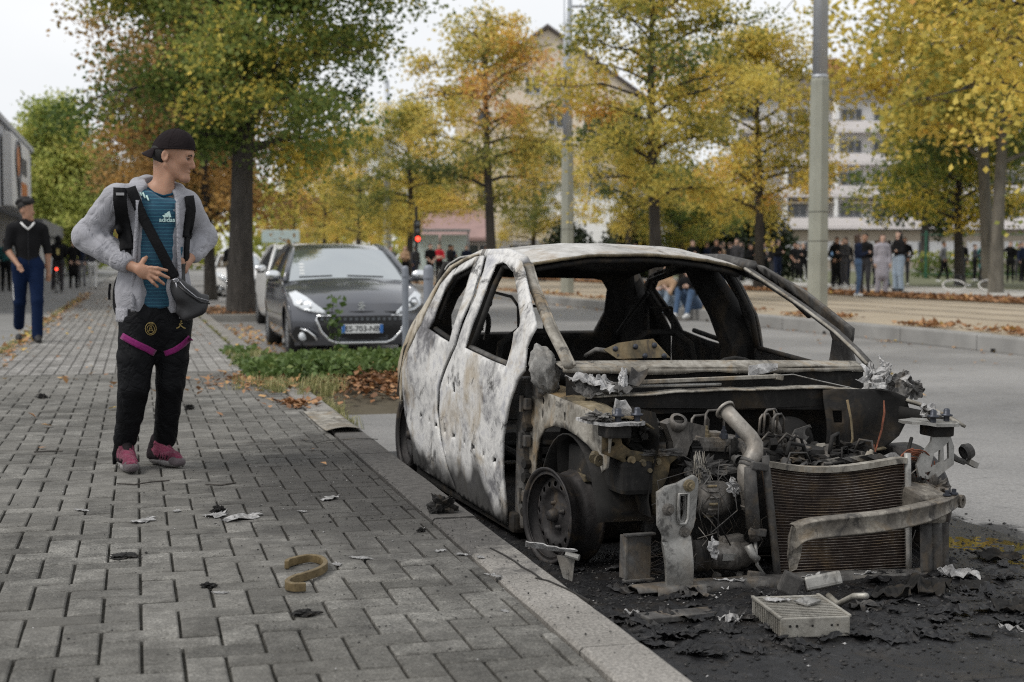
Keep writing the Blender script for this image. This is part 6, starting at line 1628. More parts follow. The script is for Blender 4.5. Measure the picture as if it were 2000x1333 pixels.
for k in range(3):
    x0 = -.058+.017*k; pp_ = [(x0, 1.392-.014*k), (x0+.010, 1.362-.012*k)]
    ribbon('shoulder_stripe', pp_, .008, SHIRT.p, M_MINT, shirt, .006, n=4)

# shoes
M_SOLE = simple('grey_sole', (.20,.19,.185), .7, var=.15, scale=20); M_UP = cloth('pink_knit', (.155,.028,.058), .55, .5, .8); M_UPD = cloth('black_knit', (.02,.016,.018), .2, .3)
for nm, heel, toe in (('shoe', (-.150,.125), (-.112,-.125)), ('shoe', (-.005,.205), (.118,.020))):
    sh_ = empty(nm, (0, 0, 0)); sh_.parent = boy
    h, t = Vector((*heel, 0)), Vector((*toe, 0)); f = (t-h).normalized()
    L = lambda k: h.lerp(t, k)
    up = lambda k, z: (L(k).x, L(k).y, z)
    B = Body(); B.path([up(.08,.030), up(.35,.028), up(.62,.026), up(.88,.030)], [.036,.034,.043,.038], 0, .02, ((0,0,1),.75)); B.half((0,0,.004), (0,0,-1)); B.half((0,0,.036), (0,0,1))
    body_obj('sole', B, .0055, M_SOLE, sh_)
    B = Body(); B.path([up(.10,.060), up(.30,.062), up(.55,.060), up(.82,.046), up(.95,.040)], [.036,.035,.037,.034,.026], 0, .03); B.path([up(.16,.085), up(.22,.115)], [.036,.037], 0, .03); B.path([up(.42,.085), up(.30,.125)], [.030,.026], 0, .03); B.half((0,0,.032), (0,0,-1))
    body_obj('upper', B, .0055, M_UP, sh_, lambda P: .0035*np.sin(P[..., 1]*190+P[..., 0]*120))
    B = Body(); B.path([up(.10,.085), up(.20,.13)], [.039,.041], 0, .03); B.path([up(.50,.088), up(.36,.125), up(.30,.150)], [.018,.026,.026], 0, .02); B.half((0,0,.05), (0,0,-1)); body_obj('tongue', B, .0055, M_UPD, sh_)
    B = Body(); B.path([up(.90,.034), up(.99,.030)], [.0415,.034], 0, .02, ((0,0,1),.72)); B.half((0,0,.012), (0,0,-1)); body_obj('toe_cap', B, .0055, cloth('toe_mesh', (.085,.07,.075), .3, .3), sh_)
    B = Body(); B.path([up(.04,.05), up(.10,.10)], [.040,.038], 0, .02); B.path([up(.10,.055), up(.34,.046)], [.041,.038], 0, .02); B.half((0,0,.030), (0,0,-1)); body_obj('heel_counter', B, .0055, M_UPD, sh_)
    b = MB(); sd_ = Vector((f.y, -f.x, 0))
    for k in range(5):
        q = L(.46+.065*k); z = .112-.012*k; b.tube([tuple(q-sd_*.024+Vector((0,0,z-.012))), tuple(q+Vector((0,0,z))), tuple(q+sd_*.024+Vector((0,0,z-.012)))], .0032, 5)
    b.build('laces', M_UPD, sh_, True)
    for sd3 in (-1, 1):
        for k in range(5):
            q0, q1 = L(.34+.10*k), L(.40+.095*k); zt = .092-.011*k; b = MB(); b.tube([tuple(q0+sd_*sd3*.037+Vector((0,0,.045))), tuple(q0.lerp(q1, .5)+sd_*sd3*.036+Vector((0,0,.062))), tuple(q1+sd_*sd3*.026+Vector((0,0,zt)))], .0042, 5); b.build('side_rib', M_UPD, sh_, True)

# backpack with straps, and the shoulder bag (carried: things of their own)
M_BLK = cloth('black_webbing', (.010,.010,.011), .2, .25, .75, weave=700); M_LEA = NT('black_leather'); _p = M_LEA.obj()
M_LEA.P(Base_Color=M_LEA.ramp(M_LEA.noise(7, 4, .6, _p), [(.3,(.010,.010,.011)),(.7,(.028,.028,.030))]), Roughness=.4, Specular_IOR_Level=.35, Normal=M_LEA.bump(M_LEA.noise(90, 3, .6, _p), .3, .003)); M_LEA = M_LEA.m
bp_ = empty('backpack', (.08, 7.30, 0), 0, 'black backpack worn by the boy in the grey hoodie', 'backpack')
B = Body(); B.path([(-.02,.20,.86), (-.02,.21,1.10), (-.01,.21,1.30)], [.13,.14,.12], 0, .05, ((0,1,0),.62)); B.cone((-.12,.17,.82), (.08,.2,.82), .07, .07, 0, .05); B.ell((-.145,.12,.86), (.05,.07,.13), None, 0, .03)
body_obj('pack', B, .012, M_BLK, bp_)
def strap(name, pts, w, prims, m, parent, off=.012, th=.008): return ribbon(name, pts, w, prims, m, parent, off, th=th, n=18)
HS = HOODSOLID
strap('shoulder_strap', [(-.148,1.395),(-.150,1.33),(-.138,1.23),(-.125,1.14),(-.118,1.10)], .062, HS, M_BLK, bp_, .016, .014)
strap('strap_webbing', [(-.118,1.11),(-.115,1.04),(-.118,1.0)], .028, HS, M_BLK, bp_, .012)
strap('shoulder_strap', [(.182,1.365),(.190,1.30),(.180,1.22),(.172,1.16)], .040, HS, M_BLK, bp_, .016, .014)
strap('strap_webbing', [(.172,1.17),(.166,1.10),(.165,1.02)], .022, HS, M_BLK, bp_, .012)
b = MB(); y_ = front_y(HS, -.148, 1.375)-.034; b.box((-.148, y_, 1.366), (.038,.004,.016), (R(-35),0,0)); b.build('strap_patch', simple('reflective_patch', (.16,.16,.165), .5), bp_)
b = MB(); b.tube([(-.205,.10,.93),(-.21,.09,.89),(-.21,.09,.85)], .007, 6); b.build('zip_pull', M_BLK, bp_)
sb = empty('shoulder_bag', (.08, 7.30, 0), 0, 'black leather crossbody bag hanging at the boy\'s hip', 'bag')
ALL = HS
strap('bag_strap', [(-.098,1.402),(-.075,1.34),(-.045,1.26),(.0,1.17),(.045,1.08),(.085,1.00),(.108,.962)], .048, ALL, M_BLK, sb, .026, .006)
B = Body(); B.path([(.115,-.150,.930), (.150,-.165,.875), (.205,-.165,.800)], [.030,.050,.040], 0, .04, ((0,1,0),.75)); B.path([(.135,-.155,.800), (.170,-.165,.775), (.235,-.160,.815), (.262,-.150,.845)], [.030,.040,.040,.022], 0, .04, ((0,1,0),.8)); B.path([(.125,-.15,.90), (.26,-.15,.84)], [.03,.022], 0, .05, ((0,1,0),.8))
B.half((.19,-.197,.85), (.05,-1,.1), .012); B.half((.16,-.16,.752), (.35,0,-1), .02); B.half((.262,-.16,.83), (1,0,-.25), .02)
body_obj('bag_body', B, .005, M_LEA, sb)
b = MB(); b.tube([(.118,-.185,.925),(.165,-.205,.885),(.225,-.198,.845),(.268,-.175,.835)], .0045, 6); b.build('flap_edge', M_LEA, sb, True)
b = MB(); b.tube([(.126,-.180,.945),(.150,-.200,.915),(.205,-.203,.868),(.262,-.178,.850)], .0022, 5); b.build('bag_zip', M_ZIP, sb)
b = MB(); c0 = Vector((.108,-.182,.950))
b.tube([c0+Vector((.012*math.cos(a), 0, .009*math.sin(a))) for a in [k*PI/6 for k in range(12)]], .0028, 6, closed=True); b.tube([c0+Vector((.0,0,-.012)), c0+Vector((.004,0,-.035)), c0+Vector((.012,.004,-.048))], .0042, 6); b.tube([c0+Vector((-.02,0,.004)), c0+Vector((.006,-.006,.0))], .003, 5); b.build('clip', M_ZIP, sb, True)
strap('bag_strap_lower', [(.150,1.03),(.146,.98),(.148,.94)], .016, ALL, M_LEA, sb, .03, .004)
# ------------------------------------------------------------------ the other people
RES_F = .021
WZ = .09; VZ = .045
C_ = CL_ = CL
# walking boy on the left
wk = person('walk_curly', (-1.33, 19.15, 0), R(8), 'walking boy with curly hair, black jacket and blue tracksuit trousers', SK2, HR_B, C_['black'], C_['blueT'], SHOE_B, 1.03,
            res=.013, arms='swing', legs='stride', hair='curly', head_turn=R(50), sleeve=0, wide=1.12)
b = MB(); b.tube([(-.075,-.07,1.475),(-.05,-.115,1.44),(0,-.135,1.39),(.05,-.115,1.44),(.075,-.07,1.475)], [.016,.016,.02,.016,.016], 6, flat=.7); b.build('white_collar', C_['white'], wk, True)
b = MB(); b.bar((0,-.118,1.36), (0,-.112,.96), .004, .004); b.build('zip', CL['dgrey'], wk)
for s in (-1, 1):
    for k in range(2):
        b = MB(); x = s*(.172+.006*(k == 0)); b.tube([(s*.178, .005+.022*k, .86), (s*.178, .005+.02*k, .70), (s*.170, -.01+.02*k+(.06 if s < 0 else -.09)*.4, .52)], .005, 4); b.build('side_stripe', C_['white'], wk)
G_T = 'crowd gathered beyond the tram tracks'; G_C = 'crowd beside the traffic light'; G_L = 'people on the car park'
P_ = [  # key, x, y, facing, label, skin, hair, top, legs, shoes, scale, kwargs
 ('f_phone', 19.16,35.36, R(70), 'woman in navy jacket and dark jeans at the front of the crowd', SK3, HR_D, 'navy','jean',SHOE_W, .98, dict(arms='phone', legs='contra', hair='long', female=True)),
 ('hood_phone', 20.0,36.5, R(-60), 'person in black with a lowered head between the navy jacket and the lilac coat', SK2, HR_B, 'black','dgrey',SHOE_B, 1., dict(arms='phone', hair='short')),
 ('f_coat', 20.98,37.29, R(-20), 'long haired girl in lilac coat and wide lilac trousers', SK3, HR_D, 'lilac','lilac',SHOE_B, 1., dict(arms='down', hair='long', female=True, coat=.35, wide=1.25)),
 ('f_bag', 22.5,39.0, R(-75), 'tall dark haired woman in black top and pale wide jeans', SK3, HR_B, 'black','ljean',SHOE_B, 1.05, dict(arms='cross', hair='long', female=True, wide=1.3)),
 ('m_back', 26.3,50.4, R(120), 'man in sky blue shirt and black trousers beside the concrete pole', SK2, HR_B, 'sky','black',SHOE_B, .95, dict(arms='front', legs='stand')),
 ('coat', 27.77,52.4, R(60), 'person in a long black coat behind the man in sky blue', SK3, HR_D, 'black','black',SHOE_B, .96, dict(arms='pocket', coat=.3, hair='short')),
 ('m_walk', 33.6,54.5, R(35), 'man in grey jacket walking in front of the hedge', SK2, HR_B, 'grey','black',SHOE_W, 1.0, dict(arms='pocket', legs='walk', hair='short')),
 ('m_std', 33.4,52.8, R(-30), 'person in black half hidden by the thin dark trunk', SK3, HR_B, 'black','dgrey',SHOE_B, 1., dict(arms='down')),
 ('coat', 37.7,57.9, R(10), 'person in dark green coat between the two trunks', SK3, HR_B, 'teal','black',SHOE_B, 1., dict(arms='pocket', coat=.3, hair='short')),
 ('m_cam', 36.2,53.5, R(-40), 'man in black holding both hands to his face by the right edge', SK3, HR_B, 'black','black',SHOE_B, 1., dict(arms='camera')),
 ('m_std', 37.6,54.7, R(20), 'person in black cut off by the right edge of the picture', SK3, HR_D, 'navy','black',SHOE_B, 1., dict(arms='down')),
 ('hood_phone2', 26.4,55.7, R(20), 'big person in black hooded jacket just left of the concrete pole', SK3, HR_B, 'black','navy',SHOE_B, 1.04, dict(arms='phone', hair='hood', wide=1.15)),
 ('m_front', 29.9,61.2, R(-40), 'person in black with bare forearms next to the pole', SK2, HR_B, 'black','black',SHOE_B, 1., dict(arms='front', sleeve=0)),
 ('m_cap', 31.0,62.6, R(-10), 'person in white shirt and tan cap next to the pole', SK3, HR_L, 'white','white',SHOE_W, 1., dict(arms='pocket', hair='cap')),
 ('m_back', 28.8,62.3, R(160), 'person in dark clothes beside the yellow tree trunk', SK3, HR_D, 'dgrey','ljean',SHOE_W, 1., dict(arms='front')),
 ('m_std', 23.29,53.58, R(100), 'person in black jacket behind the car pillar', SK3, HR_D, 'black','navy',SHOE_W, .95, dict(arms='down')),
 ('f_phone', 23.9,53.8, R(-90), 'woman with brown hair behind the car roof', SK3, HR_D, 'dgrey','black',SHOE_W, .95, dict(arms='phone')),
 ('hood_phone', 25.7,56.9, R(10), 'person in black behind the car roof facing left', SK2, HR_B, 'black','black',SHOE_W, .93, dict(arms='phone')),
 ('m_back', 24.47,57.24, R(200), 'person in tan top far behind the car roof', SK3, HR_B, 'tan','navy',SHOE_W, .95, dict(arms='front')),
 ('m_walk', 21.35,59.5, R(-80), 'dark haired person before the white house', SK3, HR_B, 'black','navy',SHOE_W, 1., dict()),
 ('m_std', 20.7,59.9, R(60), 'person in navy before the white garage', SK2, HR_D, 'navy','black',SHOE_W, 1., dict()),
 ('coat', 18.2,63.4, R(20), 'person in grey coat far behind the roof', SK3, HR_B, 'grey','black',SHOE_B, 1., dict()),
]
FILL = ['person in black at the left end of the crowd', 'person in navy coat and dark jeans in the crowd left of the yellow tree trunk', 'person in charcoal bent over a phone in the crowd', 'walking person in black with navy trousers in the crowd', 'person in lilac hood in the crowd behind the big hooded one',
        'person in black with pale shoes in the crowd behind the shirt sleeves', 'person in navy coat in the back row of the crowd', 'woman in charcoal with a phone in the back row', 'walking person in black right behind the concrete pole', 'person in lilac hood right of the concrete pole in the back row',
        'person in black between the sky blue shirt and the black coat', 'person in dark coat behind the navy jacket girl', 'person in black hood behind the lilac coat', 'dark haired person behind the tall woman with pale jeans']
GX = (24.6, 25.1, 25.5, 27.2, 27.7, 28.1, 28.3, 31.6, 32.2, 34.2)
for k in range(14):
    x, y = (GX[k]+rng.uniform(-.1,.1), 59.0+rng.uniform(-1.0,2.5)) if k < 10 else ((27.1, 51.2), (25.0, 44.8), (25.9, 45.6), (27.6, 47.4))[k-10]
    P_.append((('m_std','coat','f_phone','m_walk','hood_phone')[k % 5], x, y, rng.uniform(-2,2), FILL[k], (SK1,SK2,SK3)[k % 3], (HR_B,HR_D)[k % 2], ('black','navy','dgrey','black','lilac')[k % 5] if k < 10 else 'black', ('black','jean','black','navy','dgrey')[(k*3) % 5], (SHOE_B,SHOE_W)[k % 2], rng.uniform(.93,1.03), dict()))
EXTRA = [(24.2,46.2,'person in black close behind the pale jeans woman'), (23.4,44.1,'person in charcoal just right of the concrete pole'), (25.3,47.6,'person in black between the lilac coat and the tall woman'), (25.9,49.0,'person in black farther back right of the sky blue shirt'), (27.0,49.8,'person in charcoal farther back near the tall woman'), (28.4,50.5,'person in black at the right end of the near group'), (21.6,51.0,'person in black left of the big hooded person, nearer'), (22.9,52.0,'person in charcoal before the yellow tree trunk'), (24.9,54.2,'person in black before the dark shrubs'), (27.9,56.3,'person in black touching the concrete pole on its left'), (28.9,57.2,'person in charcoal peeking out left of the concrete pole'),(22.4,55.4,'person in black just behind the car roof at the left of the crowd'), (22.8,56.3,'person in charcoal behind the car roof next to the black jacket'), (26.9,57.2,'person in black touching the big hooded person'), (25.6,58.3,'person in navy seen between the two yellow tree trunks'), (29.2,59.4,'person in black half behind the concrete pole'),
 (30.9,60.3,'person in black behind the tan cap'), (24.0,42.6,'person in black behind the navy jacket girl, farther back'), (24.8,43.0,'person in black beside the one farther back'), (26.6,46.0,'person in charcoal behind the lilac coat, farther back'), (35.2,56.0,'person in black beside the dark green coat'), (36.6,56.8,'person in charcoal right of the dark green coat'), (38.6,56.4,'person in black by the bushes at the right edge')]
for k, (x, y, lb) in enumerate(EXTRA):
    P_.append((('coat','hood_phone','m_std','m_back','f_phone')[k % 5], x, y, rng.uniform(-1.5,1.5), lb, (SK2,SK3)[k % 2], (HR_B,HR_D)[k % 2], 'navy' if 'navy seen' in lb else ('dgrey' if 'charcoal' in lb else 'black'), ('black','dgrey','navy')[k % 3], (SHOE_B,SHOE_W)[k % 2], rng.uniform(.94,1.03), dict()))
for key, x, y, rz, lb, sk, hr, tp, lg, shs, s, kw in P_:
    person(key, (x, y, VZ if x < 21.6 else WZ), rz, lb, sk, hr, C_[tp], C_[lg], shs, s, G_T, **kw)
Q_ = [
 ('m_front', 11.9,58.4, R(15), 'man in black T-shirt with hands joined beside the bollards', SK3, HR_B, 'black','black',SHOE_B, .97, dict(arms='front', sleeve=0)),
 ('f_red', 12.7,60.4, R(-20), 'woman in bright red top beside the traffic light', SK3, HR_D, 'red','black',SHOE_B, .97, dict(arms='cross', hair='long', female=True, sleeve=0)),
 ('m_back', 13.3,61.0, R(110), 'person in black turned away from the red top', SK2, HR_B, 'black','black',SHOE_B, .97, {}),
 ('m_std', 11.95,61.9, R(30), 'person in dark clothes left of the black T-shirt', SK2, HR_B, 'dgrey','navy',SHOE_B, .93, {}),
 ('f_phone', 11.6,62.5, R(-30), 'fair person in brown top beside the tree trunk', SK3, HR_L, 'tan','black',SHOE_W, .93, {}),
 ('coat', 10.9,62.2, R(10), 'person in pale grey coat beside the grey car windscreen', SK3, HR_B, 'grey','black',SHOE_W, .93, {}),
 ('hood_phone', 14.5,66, R(30), 'person in black hood before the shop', SK2, HR_B, 'navy','black',SHOE_B, .98, {}),
 ('m_walk', 15.2,66, R(-30), 'walking person in dark blue before the shop', SK3, HR_B, 'navy','ljean',SHOE_W, .98, {}),
 ('coat', 16.4,67, R(60), 'person in black coat before the shop window', SK3, HR_D, 'black','black',SHOE_W, .98, {}),
]
for key, x, y, rz, lb, sk, hr, tp, lg, shs, s, kw in Q_: person(key, (x, y, VZ-.02), rz, lb, sk, hr, C_[tp], C_[lg], shs, s, G_C, **kw)
R_ = [
 ('m_back', -4.45,53.3, R(170), 'person in teal jacket at the left edge of the picture', SK2, HR_B, 'teal','black',SHOE_B, 1.05, {}),
 ('m_std', -5.1,55.3, R(150), 'person in black top and blue jeans at the very left edge', SK2, HR_B, 'black','jean',SHOE_W, 1.02, {}),
 ('coat', -2.35,58.0, R(20), 'person in black coat behind the cyclist', SK3, HR_B, 'black','black',SHOE_B, 1.08, {}),
 ('m_walk', -2.15,61.5, R(0), 'person in grey jeans far behind the cyclist', SK3, HR_B, 'navy','grey',SHOE_B, 1.02, {}),
 ('m_walk', -1.5,53.5, R(180), 'person in white trousers beside the hoodie sleeve', SK3, HR_B, 'dgrey','white',SHOE_B, 1., {}),
]
for key, x, y, rz, lb, sk, hr, tp, lg, shs, s, kw in R_: person(key, (x, y, -.06), rz, lb, sk, hr, C_[tp], C_[lg], shs, s, G_L, **kw)
rd = person('rider', (-2.5, 50.1, .02), R(180), 'cyclist in black hood seen from behind with a backpack', SK3, HR_B, C_['black'], C_['dgrey'], SHOE_B, 1.05, G_L, arms='front', legs='contra', hair='hood')
b = MB(); b.box((-2.5, 49.84, 1.28), (.34,.2,.48), bev=.06); o = b.build('rider_backpack', C_['black'], None); tag(o, 'black backpack on the cyclist with a pale emblem', 'backpack')
b = MB(); b.box((-2.5, 49.735, 1.32), (.09,.01,.2), bev=.004); b.build('emblem', simple('emblem_yellow', (.5,.42,.15), .6), o)
person('phone_guy', (2.5, 38.6, -.05), R(-20), 'man in black looking at his phone beside the thick tree trunk', SK3, HR_B, C_['black'], C_['black'], SHOE_W, .94, None, arms='phone', legs='contra', hair='short', res=.017)
# two girls sitting on the far kerb, seen through the wreck
person('sit_a', (11.06, 28.35, -.14), R(-62), 'fair haired girl with folded arms sitting on the far kerb', SK3, HR_L, C_['tan'], C_['ljean'], SHOE_B, 1.02, 'girls sitting on the far kerb', res=.017, arms='knee', legs='sit', hair='long', female=True, lean=-.12, sleeve=0)
person('sit_b', (11.06, 27.3, -.14), R(-50), 'brown haired girl in black top and blue jeans sitting on the far kerb', SK3, HR_D, C_['black'], C_['jean'], SHOE_W, 1.08, 'girls sitting on the far kerb', res=.017, arms='knee', legs='sit', hair='long', female=True, lean=-.06)
# ------------------------------------------------------------------ parked cars
def car_paint(name, c, flake=.0):
    n = NT(name); p = n.obj()
    n.P(Base_Color=n.mix(n.ramp(n.noise(1.6, 4, .6, p), [(.4, 0.), (.75, .25)]), c, (.16,.145,.13)), Metallic=.45, Roughness=.3, Coat_Weight=1., Coat_Roughness=.03); return n.m
P_GREY = car_paint('grey_paint', (.085,.09,.105)); P_WHITE = NT('white_paint').P(Base_Color=(.74,.74,.73), Roughness=.3, Coat_Weight=.5, Coat_Roughness=.05)
M_WSC = NT('windscreen_glass').P(Base_Color=(.50,.53,.54), Roughness=.03, Metallic=.9)
M_CHR = NT('chrome').P(Base_Color=(.75,.76,.77), Roughness=.18, Metallic=.9); M_BLKP = simple('black_plastic', (.014,.014,.015), .55)
M_LENS = NT('lamp_lens').P(Base_Color=(.62,.65,.68), Roughness=.12, Specular_IOR_Level=.8); M_LAMPD = simple('lamp_dark', (.10,.11,.12), .25); M_TYRE = simple('tyre_rubber', (.018,.018,.018), .85); M_ALLOY = simple('alloy', (.42,.43,.44), .35, .7)
M_PLATE = simple('plate_white', (.66,.67,.66), .5, var=.02); M_PBLUE = simple('plate_blue', (.03,.13,.38), .5, var=.02); M_PTXT = simple('plate_black', (.01,.01,.01), .6)
def wside(z): return float(np.interp(z, [.18,.35,.62,.90,.98,1.12,1.30,1.43,1.5], [.80,.85,.87,.845,.82,.765,.68,.60,.55]))
def plan(y): return 1-.17*max(0, (.55-y)/.55)**2.2-.13*max(0, (y-3.2)/.77)**2.
def yf(x, z): return float(np.interp(z, [.18,.40,.58,.70,.80,.9], [.06,0.,.02,.07,.22,.45]))+.30*abs(x/.86)**3.2
PRF = [(.10,.17),(.03,.28),(.0,.42),(.02,.58),(.08,.69),(.22,.80),(.50,.885),(.80,.95),(1.05,.995),(1.28,1.13),(1.52,1.265),(1.78,1.385),(2.05,1.44),(2.5,1.46),(3.0,1.43),(3.35,1.36),(3.6,1.20),(3.78,1.02),(3.9,.80),(3.95,.55),(3.90,.25)]
def shell_pt(i, u):
    y, z = PRF[i]
    if i <= 5: e = .30
    elif i <= 8: e = .30-.06*(i-5)
    elif i <= 12: e = .13
    else: e = -.10
    drop = .018 if i < 5 else (.05 if i < 9 else (.035 if i < 12 else .03))
    ye = y+e*abs(u)**(3.2 if i <= 5 else 2.2); ze = z-drop*u*u
    x = wside(ze if i > 4 else z)*plan(ye if i < 9 else y)
    if i >= 15: x = wside(ze)*plan(y)
    return (u*x, ye, ze)
def make_car(name, paint, loc, rz, label, group=None):
    root = empty(name, loc, rz, label, 'car', group)
    def strip(nm, i0, i1, m, par=None, off=0., us=(-1, 1), sm=True):
        b = MB(); n = 16; ys = []
        for i in range(i0, i1+1):
            for k in range(n+1):
                p = shell_pt(i, us[0]+(us[1]-us[0])*k/n); b.v.append((p[0], p[1]-off, p[2]+off))
        for i in range(i1-i0):
            for k in range(n): b.f.append((i*(n+1)+k, i*(n+1)+k+1, (i+1)*(n+1)+k+1, (i+1)*(n+1)+k)); b.mi.append(0)
        return b.build(nm, m, par or root, sm)
    bump_ = strip('front_bumper', 0, 4, paint); bon = strip('bonnet', 4, 8, paint); strip('windscreen', 8, 11, M_WSC); strip('roof', 11, 15, paint); strip('rear_window', 15, 17, M_WSC); strip('tailgate', 17, 20, paint)
    ARCH = lambda cx: [(cx+.35*math.cos(a), .30+.35*math.sin(a)) for a in [PI*(1.0-k/12) for k in range(13)]]
    for s in (-1, 1):
        fnx = lambda y, z, s=s: (s*wside(z)*plan(y), y, z)
        out = [(.36,.20),(.30,.42),(.32,.58),(.38,.66),(.52,.755),(.80,.855),(1.02,.905),(1.24,.955),(2.0,.985),(3.0,1.02),(3.60,1.03),(3.74,.95),(3.84,.75),(3.86,.5),(3.82,.25),(3.72,.22)]+[p for p in ARCH(3.34)[::-1]]+[(2.9,.19),(1.25,.19)]+[p for p in ARCH(.80)[::-1]]
        b = MB(); b.poly(out, (), .09, fnx); sd2 = b.build('side_panel', paint, root, True, thick=.01)
        b = MB(); b.poly([(1.26,.975),(1.60,1.20),(1.90,1.355),(2.3,1.405),(2.9,1.385),(3.25,1.30),(3.46,1.13),(3.50,1.05),(2.6,1.01),(1.9,.99)], (), .09, lambda y, z, s=s: (s*(wside(z)*plan(y)-.006), y, z)); b.build('side_glass', M_WSC, root, True)
        b = MB(); b.tube([fnx(1.10,.955), fnx(1.40,1.13), fnx(1.70,1.29), fnx(1.95,1.385), fnx(2.4,1.43), fnx(3.0,1.405), fnx(3.4,1.27), fnx(3.62,1.05)], .030, 6); b.build('roof_pillar', paint, root, True)
        b = MB(); b.bar(fnx(2.28,1.0), fnx(2.36,1.40), .02, .07, (1,0,0)); b.build('door_pillar', M_BLKP, root)
        b = MB(); b.tube([fnx(2.28,.98), fnx(2.30,.6), fnx(2.26,.24)], .004, 4); b.tube([fnx(1.22,.93), fnx(1.20,.6), fnx(1.26,.24)], .004, 4); b.build('door_gap', M_BLKP, sd2)
        b = MB(); b.box(fnx(2.05,.84), (.03,.18,.025), bev=.008); b.build('door_handle', paint, sd2)
        # mirror
        B = Body(); B.ell((s*.97, 1.20, 1.03), (.105,.055,.07), (0,0,R(s*-12)), 0, .02); B.cone((s*.83,1.24,.97), (s*.90,1.22,1.0), .022, .022, 0, .02)
        mr = body_obj('wing_mirror', B, .016, M_CHR if paint is P_GREY else paint, root)
        b = MB(); b.box((s*.965, 1.185, .965), (.13,.05,.03), bev=.01); b.build('mirror_base', M_BLKP, mr)
        # headlight: lens with dark inner reflector and bright edge
        hl = [(.845,.80),(.80,.66),(.70,.605),(.56,.575),(.43,.555),(.46,.60),(.56,.68),(.66,.765),(.76,.83)]
        fo = lambda x, z, s=s: (s*x, yf(x, z)-.012-.05*max(0, x-.7), z)
        b = MB(); b.poly(hl, (), .04, fo); h_ = b.build('headlight', M_LENS, root, True, thick=.02)
        b = MB(); b.poly([(.76,.70),(.70,.635),(.60,.62),(.55,.625),(.60,.68),(.68,.745),(.74,.76)], (), .03, lambda x, z, s=s: (s*x, yf(x, z)-.020-.05*max(0, x-.7), z)); b.build('reflector', M_LAMPD, h_, True)
        for cx, cz in ((.70,.69),(.60,.645)):
            b = MB(); b.lathe([(0,.014),(.03,.010),(.042,0)], 14, Matrix.Translation((s*cx, yf(cx, cz)-.024, cz)) @ Euler((PI/2,0,0)).to_matrix().to_4x4()); b.build('lamp_lens', M_CHR, h_, True)
        b = MB(); b.tube([fo(x, z) for x, z in [(.80,.665),(.70,.607),(.56,.578),(.44,.557)]], .008, 5); b.build('light_strip', M_LENS, h_, True)
        # fog lamp with bright brow
        b = MB(); b.poly([(.80,.40),(.70,.385),(.58,.30),(.56,.22),(.78,.21),(.84,.30)], (), .05, lambda x, z, s=s: (s*x, yf(x, z)-.008, z)); fg = b.build('fog_recess', M_BLKP, root)
        b = MB(); b.tube([(s*x, yf(x, z)-.02, z) for x, z in [(.74,.375),(.66,.352),(.58,.285),(.55,.235)]], .014, 6); b.build('fog_trim', M_CHR, fg, True)
        b = MB(); b.lathe([(0,.012),(.05,.008),(.056,-.01)], 16, Matrix.Translation((s*.71, yf(.71,.29)-.015, .28)) @ Euler((PI/2,0,0)).to_matrix().to_4x4()); b.build('fog_lamp', M_LENS, fg, True)
        for cy in (.80, 3.34):
            MW = Matrix.Translation((s*.835, cy, .31)) @ Euler((0, s*R(90), 0)).to_matrix().to_4x4()
            wl = empty('wheel'); wl.parent = root
            b = MB(); b.lathe([(.20,.0),(.22,.012),(.295,.008),(.31,-.02),(.31,-.16),(.295,-.19),(.20,-.18)], 32, MW); b.build('tyre', M_TYRE, wl, True)
            b = MB(); b.lathe([(.205,.004),(.20,-.02),(.19,-.06)], 32, MW)
            for k in range(10):
                a = 2*PI*k/10; b.bar(tuple(MW @ Vector((.03*math.cos(a), .03*math.sin(a), -.01))), tuple(MW @ Vector((.20*math.cos(a), .20*math.sin(a), -.012))), .03, .02)
            b.build('rim', M_ALLOY, wl)
            b = MB(); b.lathe([(0,-.06),(.2,-.06)], 24, MW); b.build('brake', M_BLKP, wl)
    # grille with chrome surround, plate, badge
    gr = [(-.545,.535),(.545,.535),(.56,.49),(.50,.34),(.40,.235),(.31,.20),(-.31,.20),(-.40,.235),(-.50,.34),(-.56,.49)]
    b = MB(); b.poly(gr, (), .06, lambda x, z: (x, yf(x, z)-.008, z)); g = b.build('grille', M_BLKP, root)
    b = MB(); b.tube([(x, yf(x, z)-.02, z) for x, z in gr], .017, 6, closed=True); b.build('grille_surround', M_CHR, g, True)
    for k in range(15):
        x = -.49+.07*k; b = MB(); b.box((x, yf(x, .5)-.014, .495), (.035,.01,.035)); b.build('grille_tooth', M_LAMPD, g)
    for k in range(3):
        b = MB(); b.tube([(-.33+.33*j, yf(.3, .25)-.012, .225+.028*k) for j in range(3)], .006, 5); b.build('grille_bar', M_LAMPD, g)
    pz = .375; b = MB(); b.box((0, -.022, pz), (.52,.012,.11), bev=.004); pl_ = b.build('number_plate', M_PLATE, root)
    for s in (-1, 1):
        b = MB(); b.box((s*.238, -.0295, pz), (.042,.004,.104)); b.build('plate_band', M_PBLUE, pl_)
    text('plate_lettering', 'ES-703-NB', .098, (0, -.030, pz-.002), (R(90), 0, 0), M_PTXT, pl_, .001, bold=.001)
    b = MB(); lz, ly = .655, yf(0, .655)-.012
    for a, c in (((-.03,.03),(-.005,.05)), ((-.005,.05),(.025,.035)), ((-.02,.03),(.02,-.01)), ((.02,.01),(.045,.0)), ((-.01,.02),(-.04,.005)), ((.01,-.01),(.02,-.045)), ((.0,.0),(-.025,-.04)), ((.02,-.045),(.035,-.05)), ((-.025,-.04),(-.04,-.042))):
        b.bar((a[0], ly, lz+a[1]), (c[0], ly, lz+c[1]), .022, .012, (0,1,0))
    b.build('lion_badge', M_CHR, bon)
